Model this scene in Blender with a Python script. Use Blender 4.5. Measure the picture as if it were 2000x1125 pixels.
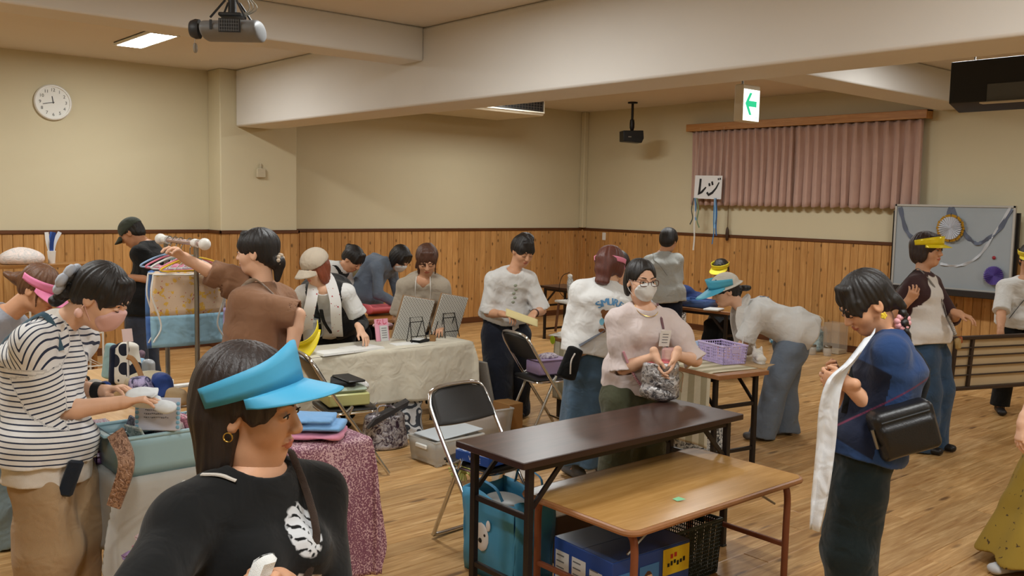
# Community hall on a bazaar day: wood-panelled room, folding tables, helpers sorting handmade goods.
import bpy, bmesh, math, random
import numpy as np
from mathutils import Vector, Matrix

scene = bpy.context.scene
for _o in list(bpy.data.objects):
    bpy.data.objects.remove(_o)
COL = scene.collection
R_ = math.radians

# ------------------------------------------------------------------ camera (solved from the room's vanishing points)
F, CX, CY, EYE = 1800.0, 1000.0, 562.5, 1.77
ROT = np.array([[0.65148751, 0.0827452, -0.75413345],
                [0.75841285, -0.04569488, 0.65017069],
                [0.01933847, -0.99552258, -0.09252466]])
CR, CD, CF = ROT[:, 0], ROT[:, 1], ROT[:, 2]
CAM0 = np.array([0.0, 0.0, EYE])
cam_data = bpy.data.cameras.new('camera')
cam_data.sensor_width = 36.0
cam_data.lens = F / 2000.0 * 36.0
cam_data.clip_start = 0.05
cam = bpy.data.objects.new('camera', cam_data)
COL.objects.link(cam)
m3 = Matrix(np.stack([CR, -CD, -CF], axis=1).tolist())
cam.matrix_world = Matrix.Translation((0, 0, EYE)) @ m3.to_4x4()
scene.camera = cam

# ------------------------------------------------------------------ view, world
scene.view_settings.view_transform = 'Standard'
scene.view_settings.look = 'None'
scene.view_settings.gamma = 1.0
scene.view_settings.use_curve_mapping = False
scene.view_settings.exposure = 0.0
cy_ = scene.cycles
cy_.max_bounces, cy_.diffuse_bounces, cy_.glossy_bounces, cy_.transmission_bounces, cy_.transparent_max_bounces = 5, 3, 2, 2, 6
cy_.caustics_reflective = cy_.caustics_refractive = False
cy_.use_adaptive_sampling = True
cy_.adaptive_threshold = 0.08
cy_.use_denoising = True
world = bpy.data.worlds.new('world')
scene.world = world
world.use_nodes = True
world.node_tree.nodes['Background'].inputs[0].default_value = (0.9, 0.95, 1.0, 1)
world.node_tree.nodes['Background'].inputs[1].default_value = 0.2
LAMP_POWER = 70.0          # emission of every ceiling panel


# ------------------------------------------------------------------ pixel helpers (measuring points in the room)
def at(px, py, z):
    d = CR * (px - CX) + CD * (py - CY) + CF * F
    t = (z - EYE) / d[2]
    return CAM0 + t * d


def W(px, py, d):
    return CAM0 + d * (CR * (px - CX) / F + CD * (py - CY) / F + CF)


def project(p):
    q = np.asarray(p, float) - CAM0
    z = q @ CF
    return CX + F * (q @ CR) / z, CY + F * (q @ CD) / z, z


G2 = np.array([CF[0], CF[1], 0.0]); G2 /= np.linalg.norm(G2)     # away from the viewer, level
R2 = np.array([G2[1], -G2[0], 0.0])                              # across, level
UP = np.array([0.0, 0.0, 1.0])


def V3(*a):
    return np.array(a, float)


def nrm(v):
    v = np.asarray(v, float)
    return v / max(np.linalg.norm(v), 1e-9)


# ------------------------------------------------------------------ materials
def lin(c):
    out = []
    for v in c[:3]:
        v = v / 255.0
        out.append(v / 12.92 if v <= 0.04045 else ((v + 0.055) / 1.055) ** 2.4)
    return tuple(out) + (1.0,)


class NT:
    """tiny node helper"""
    def __init__(s, name):
        s.m = bpy.data.materials.new(name)
        s.m.use_nodes = True
        s.t = s.m.node_tree
        s.b = s.t.nodes['Principled BSDF']

    def n(s, kind, **kw):
        nd = s.t.nodes.new(kind)
        for k, v in kw.items():
            if k.startswith('i_'):
                key = k[2:]
                key = int(key) if key.isdigit() else key.replace('_', ' ')
                if hasattr(v, 'is_linked') or hasattr(v, 'links'):
                    s.t.links.new(v, nd.inputs[key])
                else:
                    nd.inputs[key].default_value = v
            else:
                setattr(nd, k, v)
        return nd

    def link(s, a, b):
        s.t.links.new(a, b)

    def coord(s, kind='Object', scale=(1, 1, 1), offset=None):
        tc = s.n('ShaderNodeTexCoord')
        mp = s.n('ShaderNodeMapping')
        mp.inputs['Scale'].default_value = scale
        s.link(tc.outputs[kind], mp.inputs['Vector'])
        if offset is not None:
            s.link(offset, mp.inputs['Location'])
        return mp.outputs[0]

    def noise(s, vec, scale, detail=4, rough=0.55, dist=0.0):
        nd = s.n('ShaderNodeTexNoise')
        nd.inputs['Scale'].default_value = scale
        nd.inputs['Detail'].default_value = detail
        nd.inputs['Roughness'].default_value = rough
        nd.inputs['Distortion'].default_value = dist
        s.link(vec, nd.inputs['Vector'])
        return nd.outputs['Fac']

    def ramp(s, fac, stops):
        nd = s.n('ShaderNodeValToRGB')
        el = nd.color_ramp.elements
        while len(el) < len(stops):
            el.new(0.5)
        for e, (p, c) in zip(el, stops):
            e.position = p
            e.color = c if len(c) == 4 else lin(c)
        s.link(fac, nd.inputs[0])
        return nd.outputs[0]

    def mix(s, fac, a, b, mode='MIX'):
        nd = s.n('ShaderNodeMix', data_type='RGBA', blend_type=mode)
        for sock, v in ((nd.inputs['Factor'], fac), (nd.inputs['A'], a), (nd.inputs['B'], b)):
            if hasattr(v, 'links'):
                s.link(v, sock)
            elif isinstance(v, (int, float)):
                sock.default_value = v
            else:
                sock.default_value = v if len(v) == 4 else lin(v)
        return nd.outputs['Result']

    def math(s, op, a, b=None, c=None):
        nd = s.n('ShaderNodeMath', operation=op)
        for i, v in enumerate((a, b, c)):
            if v is None:
                continue
            if hasattr(v, 'links'):
                s.link(v, nd.inputs[i])
            else:
                nd.inputs[i].default_value = v
        return nd.outputs[0]

    def bump(s, height, strength=0.3, dist=0.01):
        nd = s.n('ShaderNodeBump')
        nd.inputs['Strength'].default_value = strength
        nd.inputs['Distance'].default_value = dist
        s.link(height, nd.inputs['Height'])
        s.link(nd.outputs[0], s.b.inputs['Normal'])

    def set(s, **kw):
        for k, v in kw.items():
            sock = s.b.inputs[k.replace('_', ' ')]
            if hasattr(v, 'links'):
                s.link(v, sock)
            else:
                sock.default_value = v
        return s


def mat(name, col, rough=0.6, metal=0.0, var=0.0, vscale=6.0, bump=0.0, bscale=120.0, spec=0.5, alpha=1.0, trans=0.0,
        sheen=0.0, stretch=(1, 1, 1), ior=1.45):
    t = NT(name)
    c = t.coord(scale=stretch)
    base = lin(col)
    if var:
        lo = tuple(max(0, v * (1 - var)) for v in base[:3]) + (1,)
        hi = tuple(min(1, v * (1 + var)) for v in base[:3]) + (1,)
        t.set(Base_Color=t.mix(t.noise(c, vscale), lo, hi))
    else:
        t.set(Base_Color=base)
    t.set(Roughness=rough, Metallic=metal, Specular_IOR_Level=spec, IOR=ior)
    if trans:
        t.set(Transmission_Weight=trans)
    if alpha < 1:
        t.set(Alpha=alpha)
    if sheen:
        t.set(Sheen_Weight=sheen)
    if bump:
        t.bump(t.noise(c, bscale, 3), bump, 0.004)
    return t.m


def fabric(name, col, var=0.10, rough=0.9, wrinkle=0.6, weave=700.0, sheen=0.15, wscale=11.0):
    t = NT(name)
    c = t.coord()
    base = lin(col)
    lo = tuple(v * (1 - var) for v in base[:3]) + (1,)
    hi = tuple(min(1, v * (1 + var)) for v in base[:3]) + (1,)
    n1 = t.noise(c, 9.0, 1)
    t.set(Base_Color=t.mix(n1, lo, hi), Roughness=rough, Sheen_Weight=sheen, Specular_IOR_Level=0.25)
    w = t.noise(c, wscale, 2, 0.5, 0.5)
    f = t.noise(c, weave, 0)
    t.bump(t.math('ADD', w, t.math('MULTIPLY', f, 0.05)), wrinkle, 0.035)
    return t.m


def emis(name, col, strength):
    t = NT(name)
    t.set(Base_Color=lin(col), Emission_Color=lin(col), Emission_Strength=strength, Roughness=0.6)
    return t.m


def wood(name, dark, light, knots=True, axis='Z', per_object=True, rough=0.45, spread=0.25, gscale=1.0, bump=0.08, knot_col=(60, 32, 14)):
    """boards: grain runs along one axis; every board object shifts the pattern and the tone"""
    t = NT(name)
    st = {'X': (1.2, 16, 16), 'Y': (16, 1.2, 16), 'Z': (16, 16, 1.2)}[axis]
    if per_object:
        oi = t.n('ShaderNodeObjectInfo')
        comb = t.n('ShaderNodeCombineXYZ')
        for i, k in enumerate((37.0, 71.0, 113.0)):
            t.link(t.math('MULTIPLY', oi.outputs['Random'], k), comb.inputs[i])
        rnd = oi.outputs['Random']
    else:
        at_ = t.n('ShaderNodeAttribute', attribute_name='rnd')
        rnd = at_.outputs['Fac']
        comb = t.n('ShaderNodeCombineXYZ')
        for i, k in enumerate((37.0, 71.0, 113.0)):
            t.link(t.math('MULTIPLY', rnd, k), comb.inputs[i])
    tc = t.n('ShaderNodeTexCoord')
    add = t.n('ShaderNodeVectorMath', operation='ADD')
    t.link(tc.outputs['Object'], add.inputs[0])
    t.link(comb.outputs[0], add.inputs[1])
    mp = t.n('ShaderNodeMapping')
    mp.inputs['Scale'].default_value = tuple(v * gscale for v in st)
    t.link(add.outputs[0], mp.inputs['Vector'])
    g = t.noise(mp.outputs[0], 1.6, 4, 0.62, 0.9)
    g2 = t.noise(mp.outputs[0], 7.0, 2, 0.5, 0.0)
    gg = t.math('ADD', t.math('MULTIPLY', g, 0.75), t.math('MULTIPLY', g2, 0.25))
    c = t.ramp(gg, [(0.33, dark), (0.52, tuple((a + b) / 2 for a, b in zip(dark, light))), (0.68, light)])
    tone = t.math('ADD', t.math('MULTIPLY', rnd, spread), 1.0 - spread * 0.55)
    hsv = t.n('ShaderNodeHueSaturation')
    t.link(tone, hsv.inputs['Value'])
    t.link(c, hsv.inputs['Color'])
    col = hsv.outputs[0]
    if knots:
        mp2 = t.n('ShaderNodeMapping')
        ks = {'X': (2.2, 9, 9), 'Y': (9, 2.2, 9), 'Z': (11, 11, 6.0)}[axis]
        mp2.inputs['Scale'].default_value = ks
        t.link(add.outputs[0], mp2.inputs['Vector'])
        vo = t.n('ShaderNodeTexVoronoi')
        vo.inputs['Scale'].default_value = 1.0
        t.link(mp2.outputs[0], vo.inputs['Vector'])
        kf = t.ramp(vo.outputs['Distance'], [(0.09, (1, 1, 1, 1)), (0.19, (0, 0, 0, 1))])
        col = t.mix(t.math('MULTIPLY', kf, 0.75), col, knot_col)
    t.set(Base_Color=col, Roughness=rough, Specular_IOR_Level=0.4)
    t.bump(gg, bump, 0.003)
    return t.m


# ------------------------------------------------------------------ objects
def tag(o, label=None, cat=None, group=None, kind=None):
    if label: o['label'] = label
    if cat: o['category'] = cat
    if group: o['group'] = group
    if kind: o['kind'] = kind
    return o


def thing(name, label, cat, loc=(0, 0, 0), rotz=0.0, group=None, kind=None):
    o = bpy.data.objects.new(name, None)
    o.empty_display_size = 0.1
    COL.objects.link(o)
    o.location = tuple(float(v) for v in loc)
    o.rotation_euler = (0, 0, rotz)
    return tag(o, label, cat, group, kind)


def link_mesh(name, me, parent=None, loc=None):
    o = bpy.data.objects.new(name, me)
    COL.objects.link(o)
    if parent is not None:
        o.parent = parent
    if loc is not None:
        o.location = tuple(float(v) for v in loc)
    return o


def np_mesh(name, verts, faces, mats, smooth=True, mi=None, angle=None):
    """verts (n,3), faces: (m,4)/(m,3) array or list of lists"""
    me = bpy.data.meshes.new(name)
    verts = np.asarray(verts, np.float32)
    if isinstance(faces, np.ndarray):
        k = faces.shape[1]
        me.vertices.add(len(verts)); me.vertices.foreach_set('co', verts.ravel())
        me.loops.add(faces.size); me.loops.foreach_set('vertex_index', faces.ravel().astype(np.int32))
        me.polygons.add(len(faces))
        me.polygons.foreach_set('loop_start', np.arange(0, faces.size, k, dtype=np.int32))
    else:
        me.from_pydata(verts.tolist(), [], faces)
    for m in (mats if isinstance(mats, (list, tuple)) else [mats]):
        me.materials.append(m)
    if mi is not None:
        me.polygons.foreach_set('material_index', np.asarray(mi, np.int32))
    me.polygons.foreach_set('use_smooth', np.full(len(me.polygons), bool(smooth)))
    me.update(calc_edges=True)
    if angle:
        me.set_sharp_from_angle(angle=R_(angle))
    return me


def frame_to(d):
    d = nrm(d)
    a = V3(0, 0, 1) if abs(d[2]) < 0.9 else V3(1, 0, 0)
    x = nrm(np.cross(a, d))
    return x, np.cross(d, x), d


class MB:
    """mesh builder: several shapes -> ONE mesh object (one part)"""
    def __init__(s):
        s.v, s.f, s.m = [], [], []
        s.cm = 0

    def add(s, vs, fs):
        o = len(s.v)
        s.v += [tuple(float(c) for c in v) for v in vs]
        for f in fs:
            s.f.append([i + o for i in f]); s.m.append(s.cm)
        return s

    def mi(s, i):
        s.cm = i
        return s

    def hexa(s, p):
        return s.add(p, [[0, 3, 2, 1], [4, 5, 6, 7], [0, 1, 5, 4], [1, 2, 6, 5], [2, 3, 7, 6], [3, 0, 4, 7]])

    def box(s, c, size, ax=None, ch=0.0):
        """box at centre c, size; ax = 3 axis vectors; ch = chamfer"""
        c = np.asarray(c, float)
        X, Y, Z = ax if ax is not None else (V3(1, 0, 0), V3(0, 1, 0), V3(0, 0, 1))
        hx, hy, hz = [v / 2 for v in size]
        if not ch:
            p = [c + X * a * hx + Y * b * hy + Z * d * hz for d in (-1, 1) for a, b in ((-1, -1), (1, -1), (1, 1), (-1, 1))]
            return s.hexa(p)
        ch = min(ch, hx * .9, hy * .9, hz * .9)
        ring = lambda ix, iy, z: [c + X * a + Y * b + Z * z for a, b in
                                  ((-hx + ix, -hy), (hx - ix, -hy), (hx, -hy + iy), (hx, hy - iy), (hx - ix, hy), (-hx + ix, hy), (-hx, hy - iy), (-hx, -hy + iy))]
        inner = lambda z: [c + X * a + Y * b + Z * z for a, b in
                           ((-hx + ch * 1.4, -hy + ch), (hx - ch * 1.4, -hy + ch), (hx - ch, -hy + ch * 1.4), (hx - ch, hy - ch * 1.4), (hx - ch * 1.4, hy - ch), (-hx + ch * 1.4, hy - ch), (-hx + ch, hy - ch * 1.4), (-hx + ch, -hy + ch * 1.4))]
        rs = [inner(-hz), ring(ch, ch, -hz + ch), ring(ch, ch, hz - ch), inner(hz)]
        vs = sum(rs, [])
        fs = [[7, 6, 5, 4, 3, 2, 1, 0], [24 + i for i in range(8)]]
        for r in range(3):
            for i in range(8):
                j = (i + 1) % 8
                fs.append([r * 8 + i, r * 8 + j, r * 8 + 8 + j, r * 8 + 8 + i])
        return s.add(vs, fs)

    def tube(s, pts, r, n=8, closed=False, r1=None, flat=None):
        pts = [np.asarray(p, float) for p in pts]
        L = len(pts)
        vs, fs = [], []
        px = None
        for i, p in enumerate(pts):
            if closed:
                d = pts[(i + 1) % L] - pts[i - 1]
            else:
                d = pts[min(i + 1, L - 1)] - pts[max(i - 1, 0)]
            d = nrm(d)
            if px is None:
                px, py, _ = frame_to(d)
            else:
                px = nrm(px - d * (px @ d)); py = np.cross(d, px)
            rr = r if r1 is None else r + (r1 - r) * i / (L - 1)
            if hasattr(rr, '__len__'):
                rr = rr[i]
            fl = 1.0 if flat is None else flat
            for k in range(n):
                a = 2 * math.pi * k / n
                vs.append(p + px * math.cos(a) * rr + py * math.sin(a) * rr * fl)
        for i in range(L if closed else L - 1):
            for k in range(n):
                a, b = i * n, ((i + 1) % L) * n
                fs.append([a + k, a + (k + 1) % n, b + (k + 1) % n, b + k])
        if not closed:
            fs.append(list(range(n - 1, -1, -1)))
            fs.append([(L - 1) * n + k for k in range(n)])
        return s.add(vs, fs)

    def cyl(s, a, b, r, r1=None, n=16):
        return s.tube([a, b], r, n, r1=r if r1 is None else r1)

    def lathe(s, prof, c=(0, 0, 0), n=20, ax=None, cap=True):
        """prof: list of (radius, height)"""
        c = np.asarray(c, float)
        X, Y, Z = ax if ax is not None else (V3(1, 0, 0), V3(0, 1, 0), V3(0, 0, 1))
        vs, fs = [], []
        for r, z in prof:
            for k in range(n):
                a = 2 * math.pi * k / n
                vs.append(c + X * r * math.cos(a) + Y * r * math.sin(a) + Z * z)
        for i in range(len(prof) - 1):
            for k in range(n):
                fs.append([i * n + k, i * n + (k + 1) % n, (i + 1) * n + (k + 1) % n, (i + 1) * n + k])
        if cap:
            fs.append(list(range(n - 1, -1, -1)))
            fs.append([(len(prof) - 1) * n + k for k in range(n)])
        return s.add(vs, fs)

    def sphere(s, c, r, n=14, sq=(1, 1, 1), ax=None):
        prof = []
        for i in range(n // 2 + 1):
            a = math.pi * i / (n // 2) - math.pi / 2
            prof.append((max(1e-4, r * math.cos(a)), r * math.sin(a)))
        X, Y, Z = ax if ax is not None else (V3(1, 0, 0), V3(0, 1, 0), V3(0, 0, 1))
        return s.lathe(prof, c, n, (X * sq[0], Y * sq[1], Z * sq[2]), cap=False)

    def grid(s, fn, nu, nv, thick=None):
        vs = [np.asarray(fn(i / nu, j / nv), float) for j in range(nv + 1) for i in range(nu + 1)]
        q = [[j * (nu + 1) + i, j * (nu + 1) + i + 1, (j + 1) * (nu + 1) + i + 1, (j + 1) * (nu + 1) + i] for j in range(nv) for i in range(nu)]
        return s.add(vs, q)

    def prism(s, poly, c, X, Y, N, depth):
        """2D polygon (ccw) in the plane X,Y at c, extruded along N by depth"""
        c = np.asarray(c, float); X = np.asarray(X, float); Y = np.asarray(Y, float); N = np.asarray(N, float)
        n = len(poly)
        a = [c + X * u + Y * v for u, v in poly]
        b = [p + N * depth for p in a]
        fs = [list(range(n - 1, -1, -1)), list(range(n, 2 * n))]
        fs += [[i, (i + 1) % n, n + (i + 1) % n, n + i] for i in range(n)]
        return s.add(a + b, fs)

    def mesh(s, name, mats, off=None, smooth=True, angle=38):
        v = np.array(s.v, float)
        if off is not None:
            v = v - np.asarray(off, float)
        me = np_mesh(name, v, s.f, mats, smooth, s.m, angle if smooth else None)
        return me

    def build(s, name, mats, parent=None, world=False, smooth=True, angle=38, solid=0.0, bevel=0.0, sub=0, label=None):
        """world=True: coordinates are world coordinates; they are moved into the parent's space (unrotated parent)"""
        off = None
        if world and parent is not None:
            off = np.array(parent.location)
            q = parent
            while q.parent is not None:
                q = q.parent
                off = off + np.array(q.location)
        o = link_mesh(name, s.mesh(name, mats, off, smooth, angle), parent)
        if solid:
            md = o.modifiers.new('solid', 'SOLIDIFY'); md.thickness = solid; md.offset = 0
        if sub:
            md = o.modifiers.new('sub', 'SUBSURF'); md.levels = sub; md.render_levels = sub
        if bevel:
            md = o.modifiers.new('bevel', 'BEVEL'); md.width = bevel; md.segments = 2; md.limit_method = 'ANGLE'
        if label:
            o['label'] = label
        return o


def copy_tree(o, parent=None, loc=None, rotz=None, label=None):
    c = o.copy()
    COL.objects.link(c)
    if parent is not None:
        c.parent = parent
    if loc is not None:
        c.location = tuple(float(v) for v in loc)
    if rotz is not None:
        c.rotation_euler = (0, 0, rotz)
    if label:
        c['label'] = label
    for ch in list(o.children):
        copy_tree(ch, c)
    return c


def rot2(a):
    return V3(math.cos(a), math.sin(a), 0), V3(-math.sin(a), math.cos(a), 0), UP


def text_mesh(txt, size, extrude=0.0006, shear=0.0):
    """lettering as a flat mesh (verts, faces) centred on the origin, x right / y up"""
    cu = bpy.data.curves.new('lettering', 'FONT')
    cu.body = txt
    cu.size = size
    cu.align_x = 'CENTER'; cu.align_y = 'CENTER'
    cu.extrude = 0.0
    cu.shear = shear
    cu.resolution_u = 3
    o = bpy.data.objects.new('lettering', cu)
    COL.objects.link(o)
    dg = bpy.context.evaluated_depsgraph_get()
    me = bpy.data.meshes.new_from_object(o.evaluated_get(dg))
    vs = [tuple(v.co) for v in me.vertices]
    fs = [list(p.vertices) for p in me.polygons]
    bpy.data.objects.remove(o); bpy.data.curves.remove(cu); bpy.data.meshes.remove(me)
    return vs, fs


def put_text(mb, txt, size, c, X, Y, lift=0.0, wrap=None):
    vs, fs = text_mesh(txt, size)
    c = np.asarray(c, float)
    N = np.cross(X, Y)
    mb.add([c + X * v[0] + Y * v[1] + N * lift for v in vs], fs)
    return mb
# ================================================================== the room
XL, YB, CEIL = -10.56, 10.58, 3.22
XR, YF = 2.6, -2.6
TRIM = 1.385


def paint(name, col, bump=0.15, rough=0.85):
    t = NT(name)
    c = t.coord()
    b = lin(col)
    t.set(Base_Color=t.mix(t.noise(c, 1.3, 3), tuple(v * .95 for v in b[:3]) + (1,), tuple(min(1, v * 1.04) for v in b[:3]) + (1,)), Roughness=rough, Specular_IOR_Level=0.2)
    t.bump(t.noise(c, 160, 2), bump, 0.002)
    return t.m


M_WALL = paint('cream_wallpaper', (212, 201, 170))
M_CEIL = paint('ceiling_paint', (222, 212, 198))
M_BEAM = paint('beam_paint', (224, 220, 214), 0.08)
M_BOARD = wood('pine_board', (178, 126, 70), (210, 162, 102), True, 'Z', True, 0.42, 0.22)
M_TRIMW = wood('dark_trim_wood', (78, 44, 22), (112, 68, 36), False, 'X', True, 0.5, 0.1)
M_TRIMY = wood('dark_trim_wood_long', (78, 44, 22), (112, 68, 36), False, 'Y', True, 0.5, 0.1)
M_FLOOR = wood('oak_plank', (166, 120, 68), (226, 188, 134), True, 'Y', True, 0.33, 0.26, 1.0, 0.05, (88, 56, 28))
M_FLOORF = wood('oak_plank_far', (166, 120, 68), (226, 188, 134), True, 'Y', False, 0.33, 0.26, 1.0, 0.05, (88, 56, 28))
M_SUB = mat('floor_underlay', (96, 66, 38), 0.8)
M_WHITE_PL = mat('white_plastic', (232, 230, 224), 0.4)
M_BLACK_PL = mat('black_plastic', (24, 25, 26), 0.45)
M_DARK_PL = mat('dark_grey_plastic', (42, 44, 46), 0.5)
M_GREY_PL = mat('grey_plastic', (112, 114, 116), 0.45)
M_CHROME = mat('chrome', (205, 205, 205), 0.16, 1.0)
M_STEEL = mat('steel', (150, 148, 142), 0.35, 1.0)
M_BLACKMETAL = mat('black_metal', (26, 22, 20), 0.42, 0.3)

# ---- walls
wl = MB().box((XL - .06, (YF + YB) / 2, CEIL / 2), (.12, YB - YF + .24, CEIL)).build('wall_left', M_WALL)
tag(wl, 'long cream papered wall with knotty pine wainscot and a clock', kind='structure')
wb = MB().box(((XL + XR) / 2, YB + .06, CEIL / 2), (XR - XL, .12, CEIL)).build('wall_back', M_WALL)
tag(wb, 'cream papered wall with pine wainscot behind the curtain', kind='structure')
wr = MB().box((XR + .06, (YF + YB) / 2, CEIL / 2), (.12, YB - YF + .24, CEIL)).build('wall_right', M_WALL)
tag(wr, 'cream papered wall facing the clock wall', kind='structure')
wf = MB().box(((XL + XR) / 2, YF - .06, CEIL / 2), (XR - XL, .12, CEIL)).build('wall_front', M_WALL)
tag(wf, 'cream papered wall facing the curtain wall', kind='structure')
ce = MB().box(((XL + XR) / 2, (YF + YB) / 2, CEIL + .06), (XR - XL + .24, YB - YF + .24, .12)).build('ceiling', M_CEIL)
tag(ce, 'plain off-white ceiling between the beams', kind='structure')
fl = MB().box(((XL + XR) / 2, (YF + YB) / 2, -.063), (XR - XL + .24, YB - YF + .24, .1)).build('floor', M_SUB)
tag(fl, 'honey oak plank floor of the hall', kind='structure')

# ---- pillar and beams
PX, PY0, PY1 = -10.22, 4.38, 5.34
pil = MB().box(((XL + PX) / 2, (PY0 + PY1) / 2, CEIL / 2), (PX - XL, PY1 - PY0, CEIL)).build('pillar', M_WALL, bevel=.012)
tag(pil, 'cream papered pillar under the big beam', kind='structure')
bm1 = MB().box(((PX + XR) / 2, 4.81, (2.575 + CEIL) / 2), (XR - PX, .48, CEIL - 2.575)).build('beam', M_BEAM, bevel=.02)
tag(bm1, 'deep white painted beam crossing the whole room', kind='structure')
bm2 = MB().box((-6.68, (YF + 4.57) / 2, (2.94 + CEIL) / 2), (.36, 4.57 - YF, CEIL - 2.94)).build('beam', M_BEAM, bevel=.015)
tag(bm2, 'shallow white beam behind the projector', kind='structure')
bm3 = MB().box((-4.65, (5.05 + YB) / 2, (2.9 + CEIL) / 2), (.46, YB - 5.05, CEIL - 2.9)).build('beam', M_BEAM, bevel=.015)
tag(bm3, 'shallow white beam running to the curtain wall', kind='structure')

# ---- wainscot boards, trim, skirting
BW = .1


def board_mesh(w, h, t=.014, ch=.005):
    mb = MB()
    # local: x across, y out of the wall, z up
    p = [(-w / 2, 0), (w / 2, 0), (w / 2, t - ch), (w / 2 - ch, t), (-w / 2 + ch, t), (-w / 2, t - ch)]
    vs = [(x, y, 0) for x, y in p] + [(x, y, h) for x, y in p]
    mb.add(vs, [[5, 4, 3, 2, 1, 0], [6, 7, 8, 9, 10, 11]] + [[i, (i + 1) % 6, 6 + (i + 1) % 6, 6 + i] for i in range(6)])
    return mb.mesh('board', M_BOARD, smooth=False)


BM = board_mesh(BW - .003, TRIM - .04 - .08)


def boards(parent, p0, p1, out):
    p0, p1, out = V3(*p0), V3(*p1), V3(*out)
    L = np.linalg.norm(p1 - p0); d = (p1 - p0) / L
    n = max(1, int(round(L / BW)))
    ang = math.atan2(out[1], out[0]) - math.pi / 2
    for i in range(n):
        q = p0 + d * (i + .5) * L / n
        o = link_mesh('board', BM, parent, q + V3(0, 0, .08))
        o.rotation_euler = (0, 0, ang)
        o.scale = (L / n / BW, 1, 1)


boards(wl, (XL, 1.5, 0), (XL, PY0, 0), (1, 0, 0))
boards(pil, (XL, PY0, 0), (PX, PY0, 0), (0, -1, 0))
boards(pil, (PX, PY0, 0), (PX, PY1, 0), (1, 0, 0))
boards(pil, (XL, PY1, 0), (PX, PY1, 0), (0, 1, 0))
boards(wl, (XL, PY1, 0), (XL, YB, 0), (1, 0, 0))
boards(wb, (XL, YB, 0), (-2.2, YB, 0), (0, -1, 0))


def rail(name, n, a, b, out, z0, z1, t, label):
    a, b, out = V3(*a), V3(*b), V3(*out)
    d = nrm(b - a); L = np.linalg.norm(b - a)
    c = (a + b) / 2 + out * t / 2 + V3(0, 0, (z0 + z1) / 2)
    mb = MB().box(c, (L, t, z1 - z0), (d, out, UP), ch=.006)
    o = mb.build('%s_%s' % (name, n), M_TRIMY if abs(d[1]) > .5 else M_TRIMW)
    tag(o, label, kind='structure')


for n, (a, b, o) in enumerate([((XL, YF, 0), (XL, PY0, 0), (1, 0, 0)), ((PX, PY0 - .026, 0), (PX, PY1 + .026, 0), (1, 0, 0)), ((XL, PY0, 0), (PX + .026, PY0, 0), (0, -1, 0)),
                               ((XL, PY1, 0), (PX + .026, PY1, 0), (0, 1, 0)), ((XL, PY1, 0), (XL, YB, 0), (1, 0, 0)), ((XL, YB, 0), (XR, YB, 0), (0, -1, 0))]):
    nm = ['clock wall', 'pillar front', 'pillar near side', 'pillar far side', 'long wall beyond the pillar', 'curtain wall'][n]
    rail('trim', n + 1, a, b, o, TRIM - .042, TRIM, .026, 'dark brown cap rail along the ' + nm)
    rail('baseboard', n + 1, a, b, o, -.012, .085, .02, 'dark brown skirting board along the ' + nm)

# vertical corner strip of the wainscot
o = MB().box((XL + .02, YB - .02, TRIM / 2), (.04, .04, TRIM - .05), ch=.004).build('trim_corner', M_BOARD); tag(o, 'pine corner strip where the two panelled walls meet', kind='structure')
o = MB().box((XL + .045, YB - .045, (TRIM + CEIL) / 2), (.09, .09, CEIL - TRIM), ch=.01).build('trim_pipe', M_WALL); tag(o, 'cream corner casing running up to the ceiling', kind='structure')

# ---- floor planks: 15 cm boards along the clock wall
PW, PL = .1515, 1.818
rng = random.Random(7)


def plank_mesh(w, l, t=.012, ch=.0028):
    return MB().box((0, 0, -t / 2), (w, l, t), ch=ch).mesh('plank', M_FLOOR, smooth=False)


PM = plank_mesh(PW - .0016, PL - .002)
cells = []
nx = int((XR - XL) / PW) + 1
for i in range(nx):
    x = XL + (i + .5) * PW
    if x > XR: break
    offs = rng.random() * PL
    j = 0
    y = YF - offs
    while y < YB:
        yc = y + PL / 2
        y0, y1 = max(y, YF), min(y + PL, YB)
        vis = 0.0
        for fx in (-.5, 0, .5):
            for fy in np.linspace(y0, y1, 7):
                u, v, dd = project((x + fx * PW, fy, 0))
                if dd > .5 and -20 < u < 2020 and -20 < v < 1150:
                    vis += 1 / dd ** 2
        cells.append((vis, x, y0, y1))
        y += PL
cells.sort(key=lambda c: -c[0])
for k, (vis, x, y0, y1) in enumerate(cells[:300]):
    o = link_mesh('plank', PM, fl, (x, (y0 + y1) / 2, 0))
    if abs((y1 - y0) - PL) > .01:
        o.scale = (1, (y1 - y0) / PL, 1)
mb = MB(); rv = []
for vis, x, y0, y1 in cells[300:]:
    n0 = len(mb.v)
    mb.box((x, (y0 + y1) / 2, -.006), (PW - .0012, y1 - y0 - .0015, .012))
    rv += [rng.random()] * (len(mb.v) - n0)
me = mb.mesh('planks', M_FLOORF, smooth=False)
atr = me.attributes.new('rnd', 'FLOAT', 'POINT'); atr.data.foreach_set('value', np.array(rv, np.float32))
o = link_mesh('planks', me, fl); tag(o, kind='stuff')

# ---- ceiling lights
M_LAMP = emis('light_panel_diffuser', (248, 251, 250), LAMP_POWER)


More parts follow.
